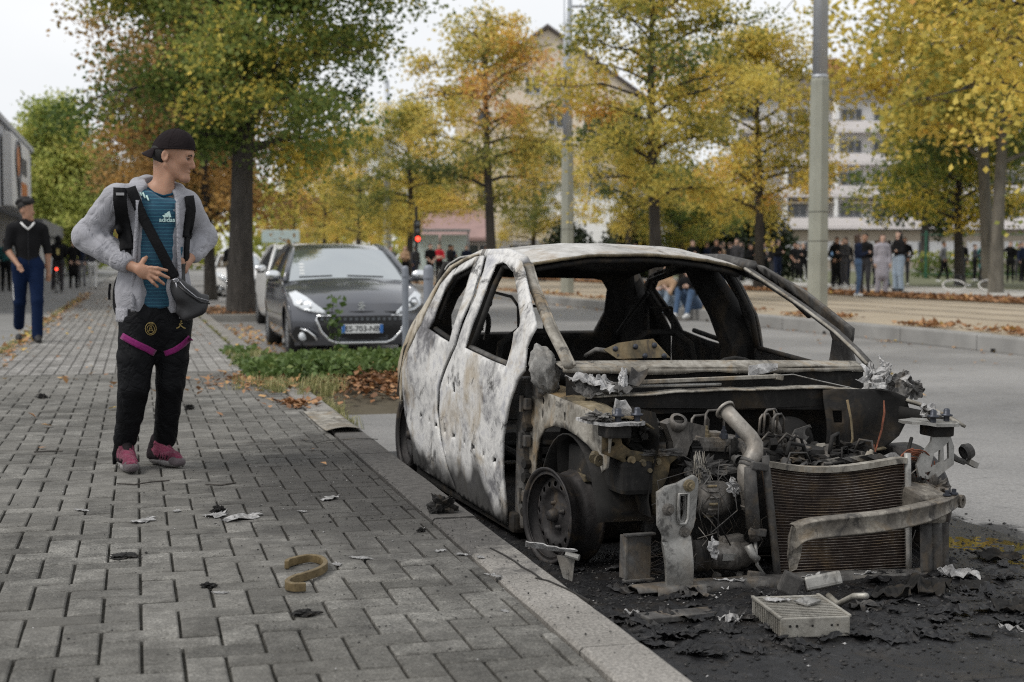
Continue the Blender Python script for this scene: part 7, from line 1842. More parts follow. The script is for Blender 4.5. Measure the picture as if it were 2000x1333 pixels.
    b = MB(); b.tube([(-.52, yf(.5,.575)-.004, .575), (0, yf(0,.585)-.004, .585), (.52, yf(.5,.575)-.004, .575)], .010, 5); b.build('bonnet_gap', M_BLKP, bon, True)
    for s in (-1, 1):
        b = MB(); b.tube([(s*.55-.1, 1.02, 1.005), (s*.1-.12, 1.05, 1.022)], .010, 5); b.build('wiper', M_BLKP, root)
    b = MB(); b.box((0, 2.0, .25), (1.45, 3.4, .2)); b.build('underbody', M_BLKP, root)
    for k in range(4):
        b = MB(); b.box((-.60, 1.13+.025*k, 1.05+.04*k), (.06,.006,.03), (R(-58),0,0)); b.build('sticker', M_PLATE, root)
    return root
car1 = make_car('parked_car', P_GREY, (2.71, 17.55, ROAD_Z), R(.5), 'dark grey hatchback with bright grille frame parked behind the ivy bed')
def recolour(root, frm, to):
    for ch in root.children_recursive:
        for sl in getattr(ch, 'material_slots', []):
            if sl.material is frm: sl.link = 'OBJECT'; sl.material = to
car2 = copy_tree(car1); car2.location = (3.12, 24.4, ROAD_Z); tag(car2, 'white car parked directly behind the dark grey hatchback', 'car'); recolour(car2, P_GREY, P_WHITE); car2.scale = (1.0, 1., 1.05)
car3 = copy_tree(car1); car3.location = (3.4, 47.5, ROAD_Z); tag(car3, 'pale car parked behind the man with the phone', 'car'); recolour(car3, P_GREY, P_WHITE)
for c in (car2, car3):
    for ch in list(c.children_recursive):
        if ch.name.startswith(('plate_lettering', 'lion_badge')): bpy.data.objects.remove(ch)
# ------------------------------------------------------------------ street furniture, planting, litter and debris
def flat_leaves(pts, size, seed, tones, up=.35):
    n = len(pts); P = np.array(pts); nr = np.random.RandomState(seed)
    a = nr.normal(size=(n, 3)); a[:, 2] = np.abs(a[:, 2])*up; a /= np.linalg.norm(a, axis=1)[:, None]
    w = np.cross(a, (0, 0, 1.)); w /= np.linalg.norm(w, axis=1)[:, None]; nn = np.cross(w, a)
    s = size*(1+.4*nr.uniform(-1, 1, n))[:, None]; cu = nr.uniform(.05, .4, n)[:, None]
    V = np.stack([P, P+a*s*.45+w*s*.42+nn*s*cu*.6, P+a*s+nn*s*cu*.3, P+a*s*.45-w*s*.42+nn*s*cu*.6], 1).reshape(-1, 3)
    t = np.repeat(np.clip(np.array(tones)+nr.normal(0, .13, n), 0, 1), 4)
    return V, np.arange(n*4).reshape(-1, 4), t
L_DEAD = mat_leaf('dead_leaf', [(0,(.10,.05,.025)),(.35,(.26,.125,.055)),(.65,(.42,.23,.11)),(.85,(.50,.30,.12)),(1.,(.50,.36,.08))], .12)
L_IVY = mat_leaf('ivy_leaf', [(0,(.03,.05,.016)),(.4,(.07,.115,.03)),(.75,(.13,.19,.055)),(.93,(.2,.24,.075)),(1.,(.32,.26,.08))], .3)
L_GRASS = mat_leaf('dry_grass', [(0,(.13,.15,.05)),(.5,(.28,.28,.11)),(1.,(.44,.39,.2))], .2)
def stuff(name, V, F, t, m, label, cat):
    o = bpy.data.objects.new(name, mesh_np(name, V, F, m, t)); COL.objects.link(o); o['kind'] = 'stuff'; o['label'] = label; return o

# --- planting bed with ivy
def bed_z(x, y):
    e = min(max((x-.86)/.35, 0), 1)*min(max((3.35-x)/.4, 0), 1)*min(max((y-11.2)/1.1, 0), 1)*min(max((17.0-y)/.6, 0), 1)
    lo = -.19 if x > 1.36 else -.03
    return lo+(.0-.10*min(max((y-13.6)/1.2, 0), 1)-lo)*e**.7+.02*mnoise.noise((x*3, y*3, 0))*e
pb = sheet('planting_bed', .86, 3.4, 11.15, 17.0, 0, M_GRASS_BASE, 26, 50, fz=bed_z); pb['label'] = 'soil bed between the parking bays overgrown with ivy'
r3 = random.Random(12); pts = []; tn = []
while len(pts) < 15000:
    x, y = r3.uniform(.95, 3.35), r3.uniform(12.1, 16.8)
    left = .92+.3*abs(mnoise.noise((y*1.3, 2, 0)))+max(0, 12.7-y)*.45
    if x < left or y < 12.1+.25*(x > 1.9)+.35*mnoise.noise((x*1.6, 5, 1))+.15: continue
    hgt = .045+.13*(.5+mnoise.noise((x*2.2, y*2.2, 3)))*(1 if y < 14.4 else .7)+.16*max(0, x-2.75)-.02*(y > 14.2)
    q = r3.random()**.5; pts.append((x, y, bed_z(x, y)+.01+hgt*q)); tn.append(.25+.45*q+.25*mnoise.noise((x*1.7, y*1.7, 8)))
V, F, t = leaf_mesh(pts, .062, 4, tn); stuff('ivy', V, F, t, L_IVY, 'green ivy and weeds covering the planting bed', 'ivy')
pts = []; tn = []
for k in range(1700):
    x, y = r3.uniform(1.45, 3.3), r3.gauss(12.15, .36)
    if y < 11.25 or y > 13.2: continue
    pts.append((x, y, bed_z(x, y)+.01+r3.random()*.05)); tn.append(r3.uniform(.1, .6))
for k in range(260):
    x, y = r3.gauss(1.05, .28), r3.gauss(12.3, .5); pts.append((x, y, max(bed_z(x, y), 0)+.012)); tn.append(r3.uniform(.3, .8))
for k in range(90):
    x, y = r3.gauss(1.10, .10), r3.gauss(10.35, .16); pts.append((x, y, .008)); tn.append(r3.uniform(.2, .6))
for k in range(420):
    x, y = r3.uniform(1.4, 2.0), r3.uniform(17, 27); pts.append((x, y, ROAD_Z+.01)); tn.append(r3.uniform(.5, 1.))
for k in range(900):
    x, y = r3.uniform(1.35, 3.3), r3.uniform(28.6, 33); pts.append((x, y, -.03+r3.random()*.02)); tn.append(r3.uniform(.15, .6))
for k in range(700):
    x, y = r3.gauss(-1.44, .09), r3.uniform(12, 46); pts.append((x, y, .012)); tn.append(r3.uniform(.4, 1.))
for k in range(260):
    x, y = r3.uniform(-1.5, 1.2), 6+34*r3.random()**.7; pts.append((x, y, .008)); tn.append(r3.uniform(.3, 1.))
for k in range(300):
    x, y = r3.uniform(10.3, 10.98), r3.uniform(12, 60); x = 11.-(11-x)**2*.9; pts.append((x, y, ROAD_Z+.012)); tn.append(r3.uniform(.4, 1.))
for k in range(150):
    x, y = r3.uniform(2.5, 10.9), r3.uniform(7, 50); pts.append((x, y, ROAD_Z+.012)); tn.append(r3.uniform(.4, 1.))
V, F, t = flat_leaves(pts, .062, 6, tn); stuff('fallen_leaves', V, F, t, L_DEAD, 'orange and brown leaves fallen on pavement, bed and road', 'leaves')
pts = []; tn = []
for k in range(26000):
    x, y = r3.uniform(19.4, 21.7), 20+100*r3.random()**1.6; pts.append((x, y, VZ+r3.random()*.04)); tn.append(r3.uniform(.1, .7))
for k in range(5000):
    x, y = r3.gauss(11.7, .22), r3.uniform(10, 60)
    if mnoise.noise((y*.5, 0, 0)) > .0 and x > 11.3: pts.append((x, y, TRAM_Z+.01+r3.random()*.03)); tn.append(r3.uniform(.2, .8))
V, F, t = flat_leaves(pts, .10, 7, tn); stuff('leaf_litter', V, F, t, L_DEAD, 'thick carpet of brown leaves along the tram verge', 'leaves')
# grass tufts at the bed's corner and along the left pavement edge
def blades(spots, h, seed):
    nr = random.Random(seed); V = []; T = []
    for x, y, z, hh in spots:
        for k in range(26):
            a = nr.uniform(0, 2*PI); L = hh*h*nr.uniform(.5, 1.2); sp = nr.uniform(.2, .8); w = .003
            bx, by = x+nr.gauss(0, .03), y+nr.gauss(0, .03); ca, sa = math.cos(a), math.sin(a)
            V += [(bx-sa*w, by+ca*w, z), (bx+sa*w, by-ca*w, z), (bx+ca*L*sp*.5+sa*w*.7, by+sa*L*sp*.5-ca*w*.7, z+L*.7), (bx+ca*L*sp*.5-sa*w*.7, by+sa*L*sp*.5+ca*w*.7, z+L*.7)]
            V += [V[-1], V[-2], (bx+ca*L*sp, by+sa*L*sp, z+L*(1-.35*sp)), (bx+ca*L*sp, by+sa*L*sp, z+L*(1-.35*sp)+.001)]
            T += [nr.random()]*8
    return np.array(V), np.arange(len(V)).reshape(-1, 4), np.array(T)
sp = [(r3.gauss(1.30, .2), r3.gauss(11.75, .3), -.03, .9) for k in range(40)]+[(r3.gauss(1.38, .05), r3.uniform(9.6, 11.6), -.12, .7) for k in range(30)]+[(r3.uniform(.95, 1.3), r3.uniform(12.4, 16), .0, .5) for k in range(40)]
sp += [(r3.gauss(-1.50, .025), y, -.02, .45) for y in [r3.uniform(14, 40) for k in range(190)]]+[(r3.gauss(1.13, .01), r3.uniform(14, 40), -.02, .3) for k in range(60)]
V, F, t = blades(sp, .15, 3); stuff('grass_tufts', V, F, t, L_GRASS, 'dry grass tufts at the corner of the bed and along the pavement', 'grass')
# taller ivy shoots in front of the grey car
for k, (x, y, h) in enumerate(((2.06, 15.4, .58), (3.2, 15.2, .5), (2.95, 14.6, .42))):
    sg_ = empty('ivy_shoot', (x, y, .08), 0, ('upright leafy shoot in front of the number plate', 'leafy shoot beside the thin bollard', 'shorter leafy shoot near the burnt car tail')[k], 'plant')
    b = MB(); st_ = [(.02*math.sin(j*1.3), .02*math.cos(j), h*j/6) for j in range(7)]; b.tube(st_, .005, 5); b.build('stem', BARK, sg_)
    pts = [(st_[min(6, int(q*6))][0]+r3.gauss(0, .045), r3.gauss(0, .045), h*q+r3.gauss(0, .03)) for q in [r3.random() for _ in range(60)]]
    V, F, t = leaf_mesh(pts, .075, 60+k, [.6]*60); o = bpy.data.objects.new('leaves', mesh_np('leaves', V, F, L_IVY, t)); COL.objects.link(o); o.parent = sg_
# far wood closing the street end
pts = []; tn = []
for k in range(16000):
    x = r3.uniform(-45, 95); y = 175+r3.gauss(0, 4)+.15*abs(x); h = 9.5+3.5*mnoise.noise((x*.12, 0, 4)); z = h*r3.random()**.7; pts.append((x, y, z)); tn.append(.28+.5*(mnoise.noise((x*.1, 3, z*.1))+.4))
V, F, t = leaf_mesh(pts, .9, 77, tn); stuff('distant_treeline', V, F, t, L_LIME, 'blurred yellow green trees closing the far end of the street', 'trees')
# tree island kerb
ti = sheet('tree_island', 1.4, 3.3, 28.7, 33.2, -.04, M_VERGE); ti['label'] = 'kerbed earth island round the thick tree trunk'
for (c, d) in (((2.35,28.65,-.11),(1.95,.12,.16)), ((2.35,33.2,-.11),(1.95,.12,.16)), ((3.33,30.95,-.11),(.12,4.5,.16))):
    b = MB(); b.box(c, d, bev=.015); b.build('island_kerb', M_EDGE, ti)

# --- poles
M_CONC = simple('mossy_concrete', (.30,.305,.26), .9, var=.16, scale=1.4, bump=.25, bscale=60)
M_GALV = simple('galvanised_steel', (.42,.44,.47), .45, .35, var=.08, scale=3)
def tram_pole(x, y, label, s=1.):
    rt = empty('tram_pole', (x, y, TRAM_Z), R(10), label, 'pole', 'poles along the tram line')
    b = MB(); w0, w1 = .19, .172
    b.lathe([(w0*1.08,0),(w0*1.08,.0),(w1*1.06,4.5),(w1*.95,4.56),(0,4.56)], 8, Euler((0,0,R(22.5))).to_matrix().to_4x4()); sh_ = b.build('concrete_shaft', M_CONC, rt)
    for z in (1.38, 1.95):
        b = MB(); r_ = (w0*1.08+(w1-w0)*1.06*z/4.5)+.002; b.lathe([(r_,z),(r_,z+.012)], 8, Euler((0,0,R(22.5))).to_matrix().to_4x4()); b.build('joint_line', M_CRACK, sh_)
    b = MB(); b.tube([(0,0,4.5),(0,0,7.0),(0,0,10.5)], [.15,.145,.12], 20); b.build('steel_tube', M_GALV, rt, True)
    b = MB(); b.tube([(0,0,4.55),(0,0,4.62)], .158, 20); b.build('collar', M_GALV, rt, True)
    b = MB(); b.tube([(0,0,8.8),(2.6,.0,9.0)], .04, 8); b.build('bracket_arm', M_GALV, rt)
    return rt
tram_pole(12.97, 25.55, 'tall concrete and steel pole standing behind the burnt car on the right')
tram_pole(12.97, 42.36, 'concrete pole half hidden by yellow leaves before the white house')
tram_pole(12.97, 75.0, 'grey pole rising behind the roof of the dark grey car')
tram_pole(12.97, 127, 'most distant grey pole, left of the dark grey car roof')
b = MB(); b.tube([(12.97,25.55,8.9),(17.,34,8.3),(20.,42,8.9)], .014, 4); o = b.build('overhead_wire', M_BLKP); tag(o, 'thin overhead wire running from the tall pole', 'wire')
# bollards
M_BOL = simple('grey_bollard_paint', (.20,.215,.245), .5, .2, var=.08, scale=8)
for x, y, r_, h, lb in ((2.96, 15.95, .038, 1.06, 'thin grey bollard in front of the grey car headlight'), (2.62, 12.95, .046, 1.08, 'thicker grey bollard beside the burnt car tail')):
    rt = empty('bollard', (x, y, -.08), 0, lb, 'bollard', 'grey bollards at the bed')
    b = MB(); b.lathe([(r_,0),(r_,h-.04),(r_*.92,h-.018),(r_*.7,h-.005),(r_*.35,h+.002),(0,h+.003)], 20); b.build('post', M_BOL, rt, True)
    b = MB(); b.lathe([(r_+.004,h-.13),(r_+.005,h-.125),(r_+.005,h-.105),(r_+.004,h-.10)], 20); b.build('ring', M_BOL, rt, True)
# traffic light
tl = empty('traffic_light', (11.5, 59.2, 0), R(8), 'traffic light showing red beside the crowd', 'traffic light')
b = MB(); b.tube([(0,.1,-.15),(0,.1,3.3)], .06, 10); b.build('pole', M_BLKP, tl)
b = MB(); b.box((0,0,2.25), (.26,.2,.95), bev=.04); hs = b.build('housing', M_BLKP, tl)
M_RED = NT('red_lamp').P(Base_Color=(.6,.02,.01), Emission_Color=(1.,.06,.03,1), Emission_Strength=3.); 
for k, (z, m) in enumerate(((1.93, M_RED), (2.25, M_LAMPD), (2.55, M_LAMPD))):
    b = MB(); b.lathe([(0,.03),(.08,.02),(.10,0)], 16, Matrix.Translation((0,-.10,z)) @ Euler((PI/2,0,0)).to_matrix().to_4x4()); b.build('lamp', m, hs, True)
# bus shelter and sign far behind
bs = empty('tram_shelter', (15.6, 74, .05), R(-12), 'glass tram shelter far behind the crowd', 'shelter')
b = MB(); b.box((0,0,2.55), (3.2,1.5,.12)); b.build('roof', M_METAL, bs)
for x in (-1.5, 1.5):
    for y in (-.6, .6):
        b = MB(); b.box((x, y, 1.25), (.08,.08,2.5)); b.build('post', M_METAL, bs)
M_PALEGL = NT('pale_glass').P(Base_Color=(.55,.66,.66), Roughness=.15, Specular_IOR_Level=.6)
for k in range(2):
    b = MB(); b.box((-.75+1.5*k, .6, 1.4), (1.4,.02,1.9)); b.build('pane', M_PALEGL, bs)
ss = empty('street_sign', (9.0, 92, 0), R(0), 'pale blank sign plate behind the dark grey car roof', 'sign')
b = MB(); b.box((0,0,2.55), (2.4,.05,.8), bev=.02); b.build('plate', M_PALEGL, ss)
for x in (-.9, .9):
    b = MB(); b.tube([(x,.05,-.1),(x,.05,2.9)], .04, 8); b.build('post', M_GALV, ss)

# --- bicycles
def bicycle(name, label, m_t, m_f):
    rt = empty(name, (0,0,0), 0, label, 'bicycle')
    for x in (-.52, .52):
        w = empty('wheel'); w.parent = rt
        b = MB(); b.tube([(x+.33*math.cos(a), 0, .34+.33*math.sin(a)) for a in [k*PI/18 for k in range(36)]], .019, 7, closed=True); b.build('tyre', m_t, w, True)
        b = MB(); b.tube([(x+.305*math.cos(a), 0, .34+.305*math.sin(a)) for a in [k*PI/18 for k in range(36)]], .010, 6, closed=True); b.build('rim', M_ALLOY, w, True)
        for k in range(14):
            a = k*PI/7; b = MB(); b.tube([(x,.02*(-1)**k,.34),(x+.30*math.cos(a),0,.34+.30*math.sin(a))], .0018, 3); b.build('spoke', M_ALLOY, w)
    fr = [((-.52,0,.34),(-.14,0,.30)), ((-.14,0,.30),(-.26,0,.82)), ((-.52,0,.34),(-.24,0,.74)), ((-.14,0,.30),(.34,0,.74)), ((-.25,0,.76),(.33,0,.80)), ((.35,0,.70),(.52,0,.34)), ((.32,0,.86),(.36,0,.68))]
    b = MB()
    for a, c in fr: b.tube([a, c], .015, 8)
    b.build('frame', m_f, rt, True)
    b = MB(); b.tube([(.34,-.28,.98),(.33,-.15,.98),(.31,0,.95),(.33,.15,.98),(.34,.28,.98)], .012, 7); b.tube([(.31,0,.95),(.33,0,.84)], .012, 7); b.build('handlebar', M_BLKP, rt, True)
    B = Body(); B.path([(-.40,0,.90),(-.20,0,.89),(-.12,0,.89)], [.075,.045,.025], 0, .03, ((0,0,1),.4)); body_obj('saddle', B, .014, M_BLKP, rt)
    b = MB(); b.tube([(-.26,0,.80),(-.28,0,.89)], .013, 6); b.build('seat_post', M_ALLOY, rt)
    b = MB(); b.tube([(-.14,-.06,.30),(-.05,-.07,.17)], .011, 6); b.tube([(-.14,.06,.30),(-.23,.07,.43)], .011, 6); b.lathe([(0,.004),(.09,.004),(.09,-.004),(0,-.004)], 20, Matrix.Translation((-.14,-.045,.30)) @ Euler((PI/2,0,0)).to_matrix().to_4x4()); b.build('crank', M_ALLOY, rt)
    return rt
bk = bicycle('bicycle', 'white wheeled bicycle lying on the ground beside the tree trunk', simple('white_rubber', (.62,.60,.58), .6), M_BLKP)
bk.location = (24.2, 37.6, .12); bk.rotation_euler = (R(-62), 0, R(-25))
bk2 = bicycle('bicycle', 'bicycle with glowing red rear light ridden on the car park', M_TYRE, M_BLKP); bk2.location = (-2.5, 50.2, -.06); bk2.rotation_euler = (0, 0, R(84))
b = MB(); b.lathe([(0,.03),(.035,.025),(.045,0)], 12, Matrix.Translation((-.50,0,.80)) @ Euler((0,R(-90),0)).to_matrix().to_4x4()); b.build('rear_light', M_RED, bk2, True)

# --- litter on the pavement
M_BRASS = NT('aged_brown_plastic'); _p = M_BRASS.obj()
M_BRASS.P(Base_Color=M_BRASS.ramp(M_BRASS.noise(30, 5, .7, _p), [(.3,(.075,.052,.022)),(.6,(.17,.125,.06)),(.8,(.27,.21,.12))]), Roughness=.55, Metallic=.2, Normal=M_BRASS.bump(M_BRASS.noise(90, 4, .6, _p), .3, .003)); M_BRASS = M_BRASS.m
SP = [(.48,4.804),(.488,4.835),(.512,4.862),(.56,4.893),(.592,4.874),(.607,4.825),(.603,4.745),(.572,4.675),(.526,4.620),(.484,4.582),(.456,4.530),(.453,4.492),(.472,4.466),(.505,4.464)]
def smooth_path(P, k=5):
    out = []
    for i in range(len(P)-1):
        p0, p1, p2, p3 = P[max(i-1, 0)], P[i], P[i+1], P[min(i+2, len(P)-1)]
        for j in range(k):
            t = j/k; out.append(tuple(.5*((2*p1[q])+(-p0[q]+p2[q])*t+(2*p0[q]-5*p1[q]+4*p2[q]-p3[q])*t*t+(-p0[q]+3*p1[q]-3*p2[q]+p3[q])*t**3) for q in range(2)))
    return out+[P[-1]]
sp_ = smooth_path(SP); b = MB(); n_ = len(sp_); vs_ = []
for i, (x, y) in enumerate(sp_):
    a, c = sp_[max(i-1, 0)], sp_[min(i+1, n_-1)]; tx, ty = c[0]-a[0], c[1]-a[1]; l_ = math.hypot(tx, ty); nx_, ny_ = -ty/l_*.008, tx/l_*.008
    vs_ += [(x-nx_, y-ny_, .004), (x+nx_, y+ny_, .004), (x+nx_, y+ny_, .032), (x-nx_, y-ny_, .032)]
b.add(vs_, [(i*4+k, i*4+(k+1) % 4, (i+1)*4+(k+1) % 4, (i+1)*4+k) for i in range(n_-1) for k in range(4)]+[(3,2,1,0), tuple((n_-1)*4+k for k in range(4))])
o = b.build('curved_strip', M_BRASS, None, False, bev=.0025); tag(o, 'brown S shaped strip lying on the pavers', 'scrap')
def ash_flake(x, y, r_, seed, m, label, z=.006, cat='ash flake', group='pale ash flakes on the pavers', ry=1., h=.35):
    rr = random.Random(seed); n = 30
    out = [(r_*(.40+.75*rr.random())*math.cos(2*PI*k/n), ry*r_*(.35+.75*rr.random())*math.sin(2*PI*k/n)) for k in range(n)]
    b = MB(); b.poly(out, (), r_*.22, lambda u, v: (u, v, h*r_*abs(mnoise.noise((u/r_*1.6+seed, v/r_*1.6, seed)))+.0015))
    o = b.build('ash_flake', m, None, False, thick=.002); o.location = (x, y, z-.004); o.rotation_euler = (0, 0, rr.uniform(0, 6)); return tag(o, label, cat, group)
FL = [(.019,5.865,.075,'grey ash flake left of the largest flakes'), (.30,5.90,.085,'pale crumpled flake at the middle of the pavement'), (.405,5.82,.105,'long dark edged flake, the largest on the pavement'), (.15,6.05,.03,'small flake in the soot patch between the two large flakes'),
      (.812,6.20,.062,'white curled flake nearest the burnt car sill'), (.751,4.92,.045,'pale flake to the right of the brown S shaped strip'), (-.233,6.17,.04,'pale flake farthest to the left on the pavers'), (1.136,4.53,.035,'pale flake on the joint beside the kerb'),
      (.656,5.91,.024,'tiny white flake between the long flake and the curled one'), (1.046,4.97,.034,'pale chip by the kerb, left one of three'), (1.112,4.888,.028,'pale chip by the kerb, middle one of three'), (1.16,4.83,.022,'pale chip by the kerb, right one of three'),
      (.242,4.515,.028,'small pale flake below the brown S shaped strip, to its left'), (.655,4.84,.03,'small pale flake touching the right end of the S shaped strip'), (1.05,4.06,.02,'small pale flake low at the kerb joint')]
W_FLAKE = mat_burnt('ash_flake_grey', [(.3,(.05,.049,.048)),(.45,(.17,.168,.165)),(.6,(.42,.415,.41))], 30., rustf=.05, black=.9, scale=40, rough=.95, metal=0, bump=.8)
for k, (x, y, r_, lb) in enumerate(FL): ash_flake(x, y, r_*1.1, 3+k*1.7, W_FLAKE, lb, ry=.55, h=.22)
def char_lump(x, y, z, r_, seed, label, m=None, flat=.7):
    o = rag('charred_lump', (0, 0, 0), (r_, r_*.8, r_*flat), seed, m or W_DARK, None, amp=.8); o.location = (x, y, z+r_*flat*.6); return tag(o, label, 'charred lump', 'charred lumps')
char_lump(1.217, 5.73, 0, .052, 2, 'black charred lump on the kerb beside the car door', flat=.85)
char_lump(.32, 5.99, 0, .026, 9, 'small black lump above the pale flakes'); char_lump(-.70, 11.3, 0, .03, 5, 'small black lump far up the left pavement'); char_lump(.21, 4.62, 0, .02, 7, 'small black lump left of the brown strip', flat=.4)
char_lump(.47, 4.18, 0, .035, 8, 'flat black smudge of char low on the pavement', flat=.25); char_lump(1.05, 5.35, 0, .014, 4, 'little black pebble of char near the kerb'); char_lump(.35, 10.2, 0, .03, 14, 'dark lump beside the leaf patch up the pavement'); char_lump(-.06, 5.15, 0, .05, 15, 'flat sooty smear on the pavers left of the flakes', flat=.16)
# loose char crumbs trodden over pavers, kerb and road
def chips(pts, size, seed, tones):
    n = len(pts); nr = np.random.RandomState(seed); P = np.array(pts)
    T4 = np.array([(1,0,-.3),(-.6,.8,-.3),(-.5,-.9,-.3),(.1,.1,.28)])
    V = P[:, None, :]+T4[None]*(np.array(size)*nr.uniform(.4, 1.4, n))[:, None, None]*nr.uniform(.4, 1.3, (n, 4, 3))
    F = (np.arange(n)*4)[:, None, None]+np.array([(0,1,3),(1,2,3),(2,0,3),(0,2,1)])[None]
    return V.reshape(-1, 3), F.reshape(-1, 3), np.repeat(np.array(tones), 4)
def mat_chip():
    n = NT('char_chip'); t = n('Attribute', {'attribute_name': 'tone'}).outputs['Fac']
    n.P(Base_Color=n.ramp(t, [(0,(.008,.008,.008)),(.6,(.025,.023,.022)),(.82,(.08,.075,.07)),(.92,(.30,.295,.29)),(1.,(.62,.61,.60))]), Roughness=.8); return n.m
M_CHIP = mat_chip()
pts, sz, tn = [], [], []
for k in range(5200):
    x = 1.30-abs(r3.gauss(0, .55)); y = r3.gauss(6.3, 1.5)
    if x < -1.4 or y < 3.4: continue
    pts.append((x, y, .004)); sz.append(r3.choice((.0015,.002,.002,.003,.003,.005))); tn.append(r3.random()*.93)
for k in range(900): pts.append((r3.uniform(-1.4, 1.3), 3.4+8*r3.random()**1.2, .004)); sz.append(r3.choice((.002,.003,.004))); tn.append(r3.random())
V, F, t = chips(pts, sz, 3, tn); stuff('char_crumbs', V, F, t, M_CHIP, 'black and pale crumbs of char scattered over the pavement', 'debris')
# ash bed under and before the wreck
W_SOOT = mat_burnt('wet_soot', [(.3,(.004,.004,.0045)),(.55,(.011,.011,.012)),(.75,(.045,.045,.048))], 9., rustf=.04, black=.5, scale=12, rough=.5, metal=0, bump=.8)
def ash_h(x, y):
    e = max(0, 1-((x-2.45)/1.35)**2)*max(0, min(1, (y-3.6)/.7))*max(0, min(1, (9-y)/1.5)); e = e**.6
    fr = math.exp(-((y-4.72)/.42)**2)
    return (.003+e*(.002+.028*fr*max(0, mnoise.noise((x*3.1, y*3.1, 0))+.05)+.016*abs(mnoise.noise((x*11, y*11, 2)))+.008*abs(mnoise.noise((x*33, y*33, 5))))) if e > 0 else -.01
ash = sheet('ash_bed', 1.36, 3.75, 3.55, 9.2, ROAD_Z-.002, W_SOOT, 130, 230, kind='stuff', fz=ash_h); ash['label'] = 'black ash and melted residue on the road under the wreck'
pts, sz, tn = [], [], []
while len(pts) < 9000:
    x, y = r3.uniform(1.38, 3.9), 3.35+r3.random()**1.3*3.4
    if r3.random() > .25+math.exp(-((y-4.7)/.6)**2): continue
    pts.append((x, y, ROAD_Z+max(.004, ash_h(x, y))+.002)); sz.append(r3.choice((.003,.004,.005,.006,.008,.012))); tn.append(r3.random()*.80 if r3.random() < .975 else .93)
V, F, t = chips(pts, sz, 8, tn); stuff('road_debris', V, F, t, M_CHIP, 'charred fragments strewn on the road in front of the wreck', 'debris')
# small melted crusts all over the ash, too many to pick apart
b = MB(); r6 = random.Random(4)
for k in range(230):
    x, y = r6.uniform(1.5, 3.6), 4.02+abs(r6.gauss(0, .5)); L_ = r6.uniform(.015, .055); an = r6.uniform(0, 6.3); sd = r6.uniform(0, 99); ca, sa = math.cos(an), math.sin(an); z0 = ROAD_Z+max(.002, ash_h(x, y)); el = r6.uniform(.3, 1.); tl = r6.gauss(0, .35)
    def cf(u, v, x=x, y=y, L_=L_, ca=ca, sa=sa, sd=sd, z0=z0, el=el, tl=tl):
        r_ = math.hypot(u-.5, v-.5); e = 1+.6*mnoise.noise((u*3+sd, v*3, 1)); px, py = (u-.5)*2*L_*e, (v-.5)*2*L_*el*e
        return (x+px*ca-py*sa, y+px*sa+py*ca, z0+L_*.55*abs(mnoise.noise((u*3.1+sd, v*3.1, 5)))+tl*px*.5+.004)
    b.grid(cf, 6, 6)
o = b.build('melted_crust', W_SOOT, None); o['kind'] = 'stuff'; o['label'] = 'small black crusts of melted plastic over the ash'
# twisted residue lumps on the road
RL = [(2.62,4.56,.10,'W','crumpled dark residue to the right of the heat exchanger'), (2.45,4.42,.07,'G','grey crumpled scrap touching the heat exchanger corner'), (2.80,4.62,.12,'W','wide black residue heap before the bumper beam'), (3.05,4.80,.10,'A','pale ash heap below the right end of the car'), (1.95,4.78,.07,'G','grey scrap under the front bracket'),
      (3.00,4.62,.08,'W','dark heap low before the ribbed panel'), (2.95,4.30,.09,'W','lone black heap at the right of the road'), (2.10,4.86,.05,'A','small pale scrap under the cross member'), (3.38,5.05,.11,'W','black melted heap beside the puddle')]
for k, (x, y, r_, mm, lb) in enumerate(RL):
    o = crumple('residue_heap', (0,0,0), (r_*1.1, r_*.8), 61+k*2.3, {'W': W_DARK, 'G': W_GREY, 'A': W_ASH}[mm], None, (0,0,R(37*k)), .45); o.location = (x, y, ROAD_Z+.012); tag(o, lb, 'residue', 'residue heaps on the road')
for k, (x, y, r_, lb) in enumerate(((1.917,4.384,.05,'white foil scrap on the road left of the heat exchanger, larger one'), (1.978,4.45,.028,'white foil scrap on the road left of the heat exchanger, smaller one'), (2.756,4.03,.045,'white sliver on the road near the right edge'), (2.30,4.52,.04,'pale scrap behind the heat exchanger'), (1.63,4.55,.03,'pale scrap on the road close to the kerb'))):
    ash_flake(x, y, r_, 30+k*2.9, W_ASH, lb, ROAD_Z+.02, 'scrap', 'white scraps on the road', ry=.4 if k == 2 else .8, h=.9)
b = MB(); b.box((1.80, 4.50, ROAD_Z+.016), (.34,.09,.02), (0, R(2), R(12)), bev=.004); o = b.build('burnt_board', W_GREY); tag(o, 'grey burnt board lying on the road before the wheel', 'board')
# heat exchanger box fallen from the car
hx = empty('heat_exchanger', (2.125, 4.285, ROAD_Z+.008), R(-7), 'ribbed metal heat exchanger block lying on the road', 'heat exchanger')
W_EX = mat_burnt('exchanger_metal', [(.3,(.16,.15,.13)),(.5,(.31,.295,.26)),(.7,(.44,.425,.385))], 8., rustf=.15, black=.4, scale=14, rough=.5, metal=.4)
b = MB(); b.box((0,-.145,.036), (.235,.012,.066), bev=.004); fp = b.build('end_plate', W_EX, hx)
for x, w in ((-.085,.008),(-.062,.008),(-.01,.007),(.055,.007),(.075,.006)):
    b = MB(); b.lathe([(0,.001),(w*.6,.001)], 10, Matrix.Translation((x,-.152,.042)) @ Euler((PI/2,0,0)).to_matrix().to_4x4()); b.build('rivet_hole', M_HOLE, fp)
b = MB(); b.box((0,.145,.036), (.235,.012,.066), bev=.004); b.build('end_plate', W_EX, hx)
b = MB(); b.box((0,0,.028), (.222,.276,.046)); b.build('core', W_DARK, hx)
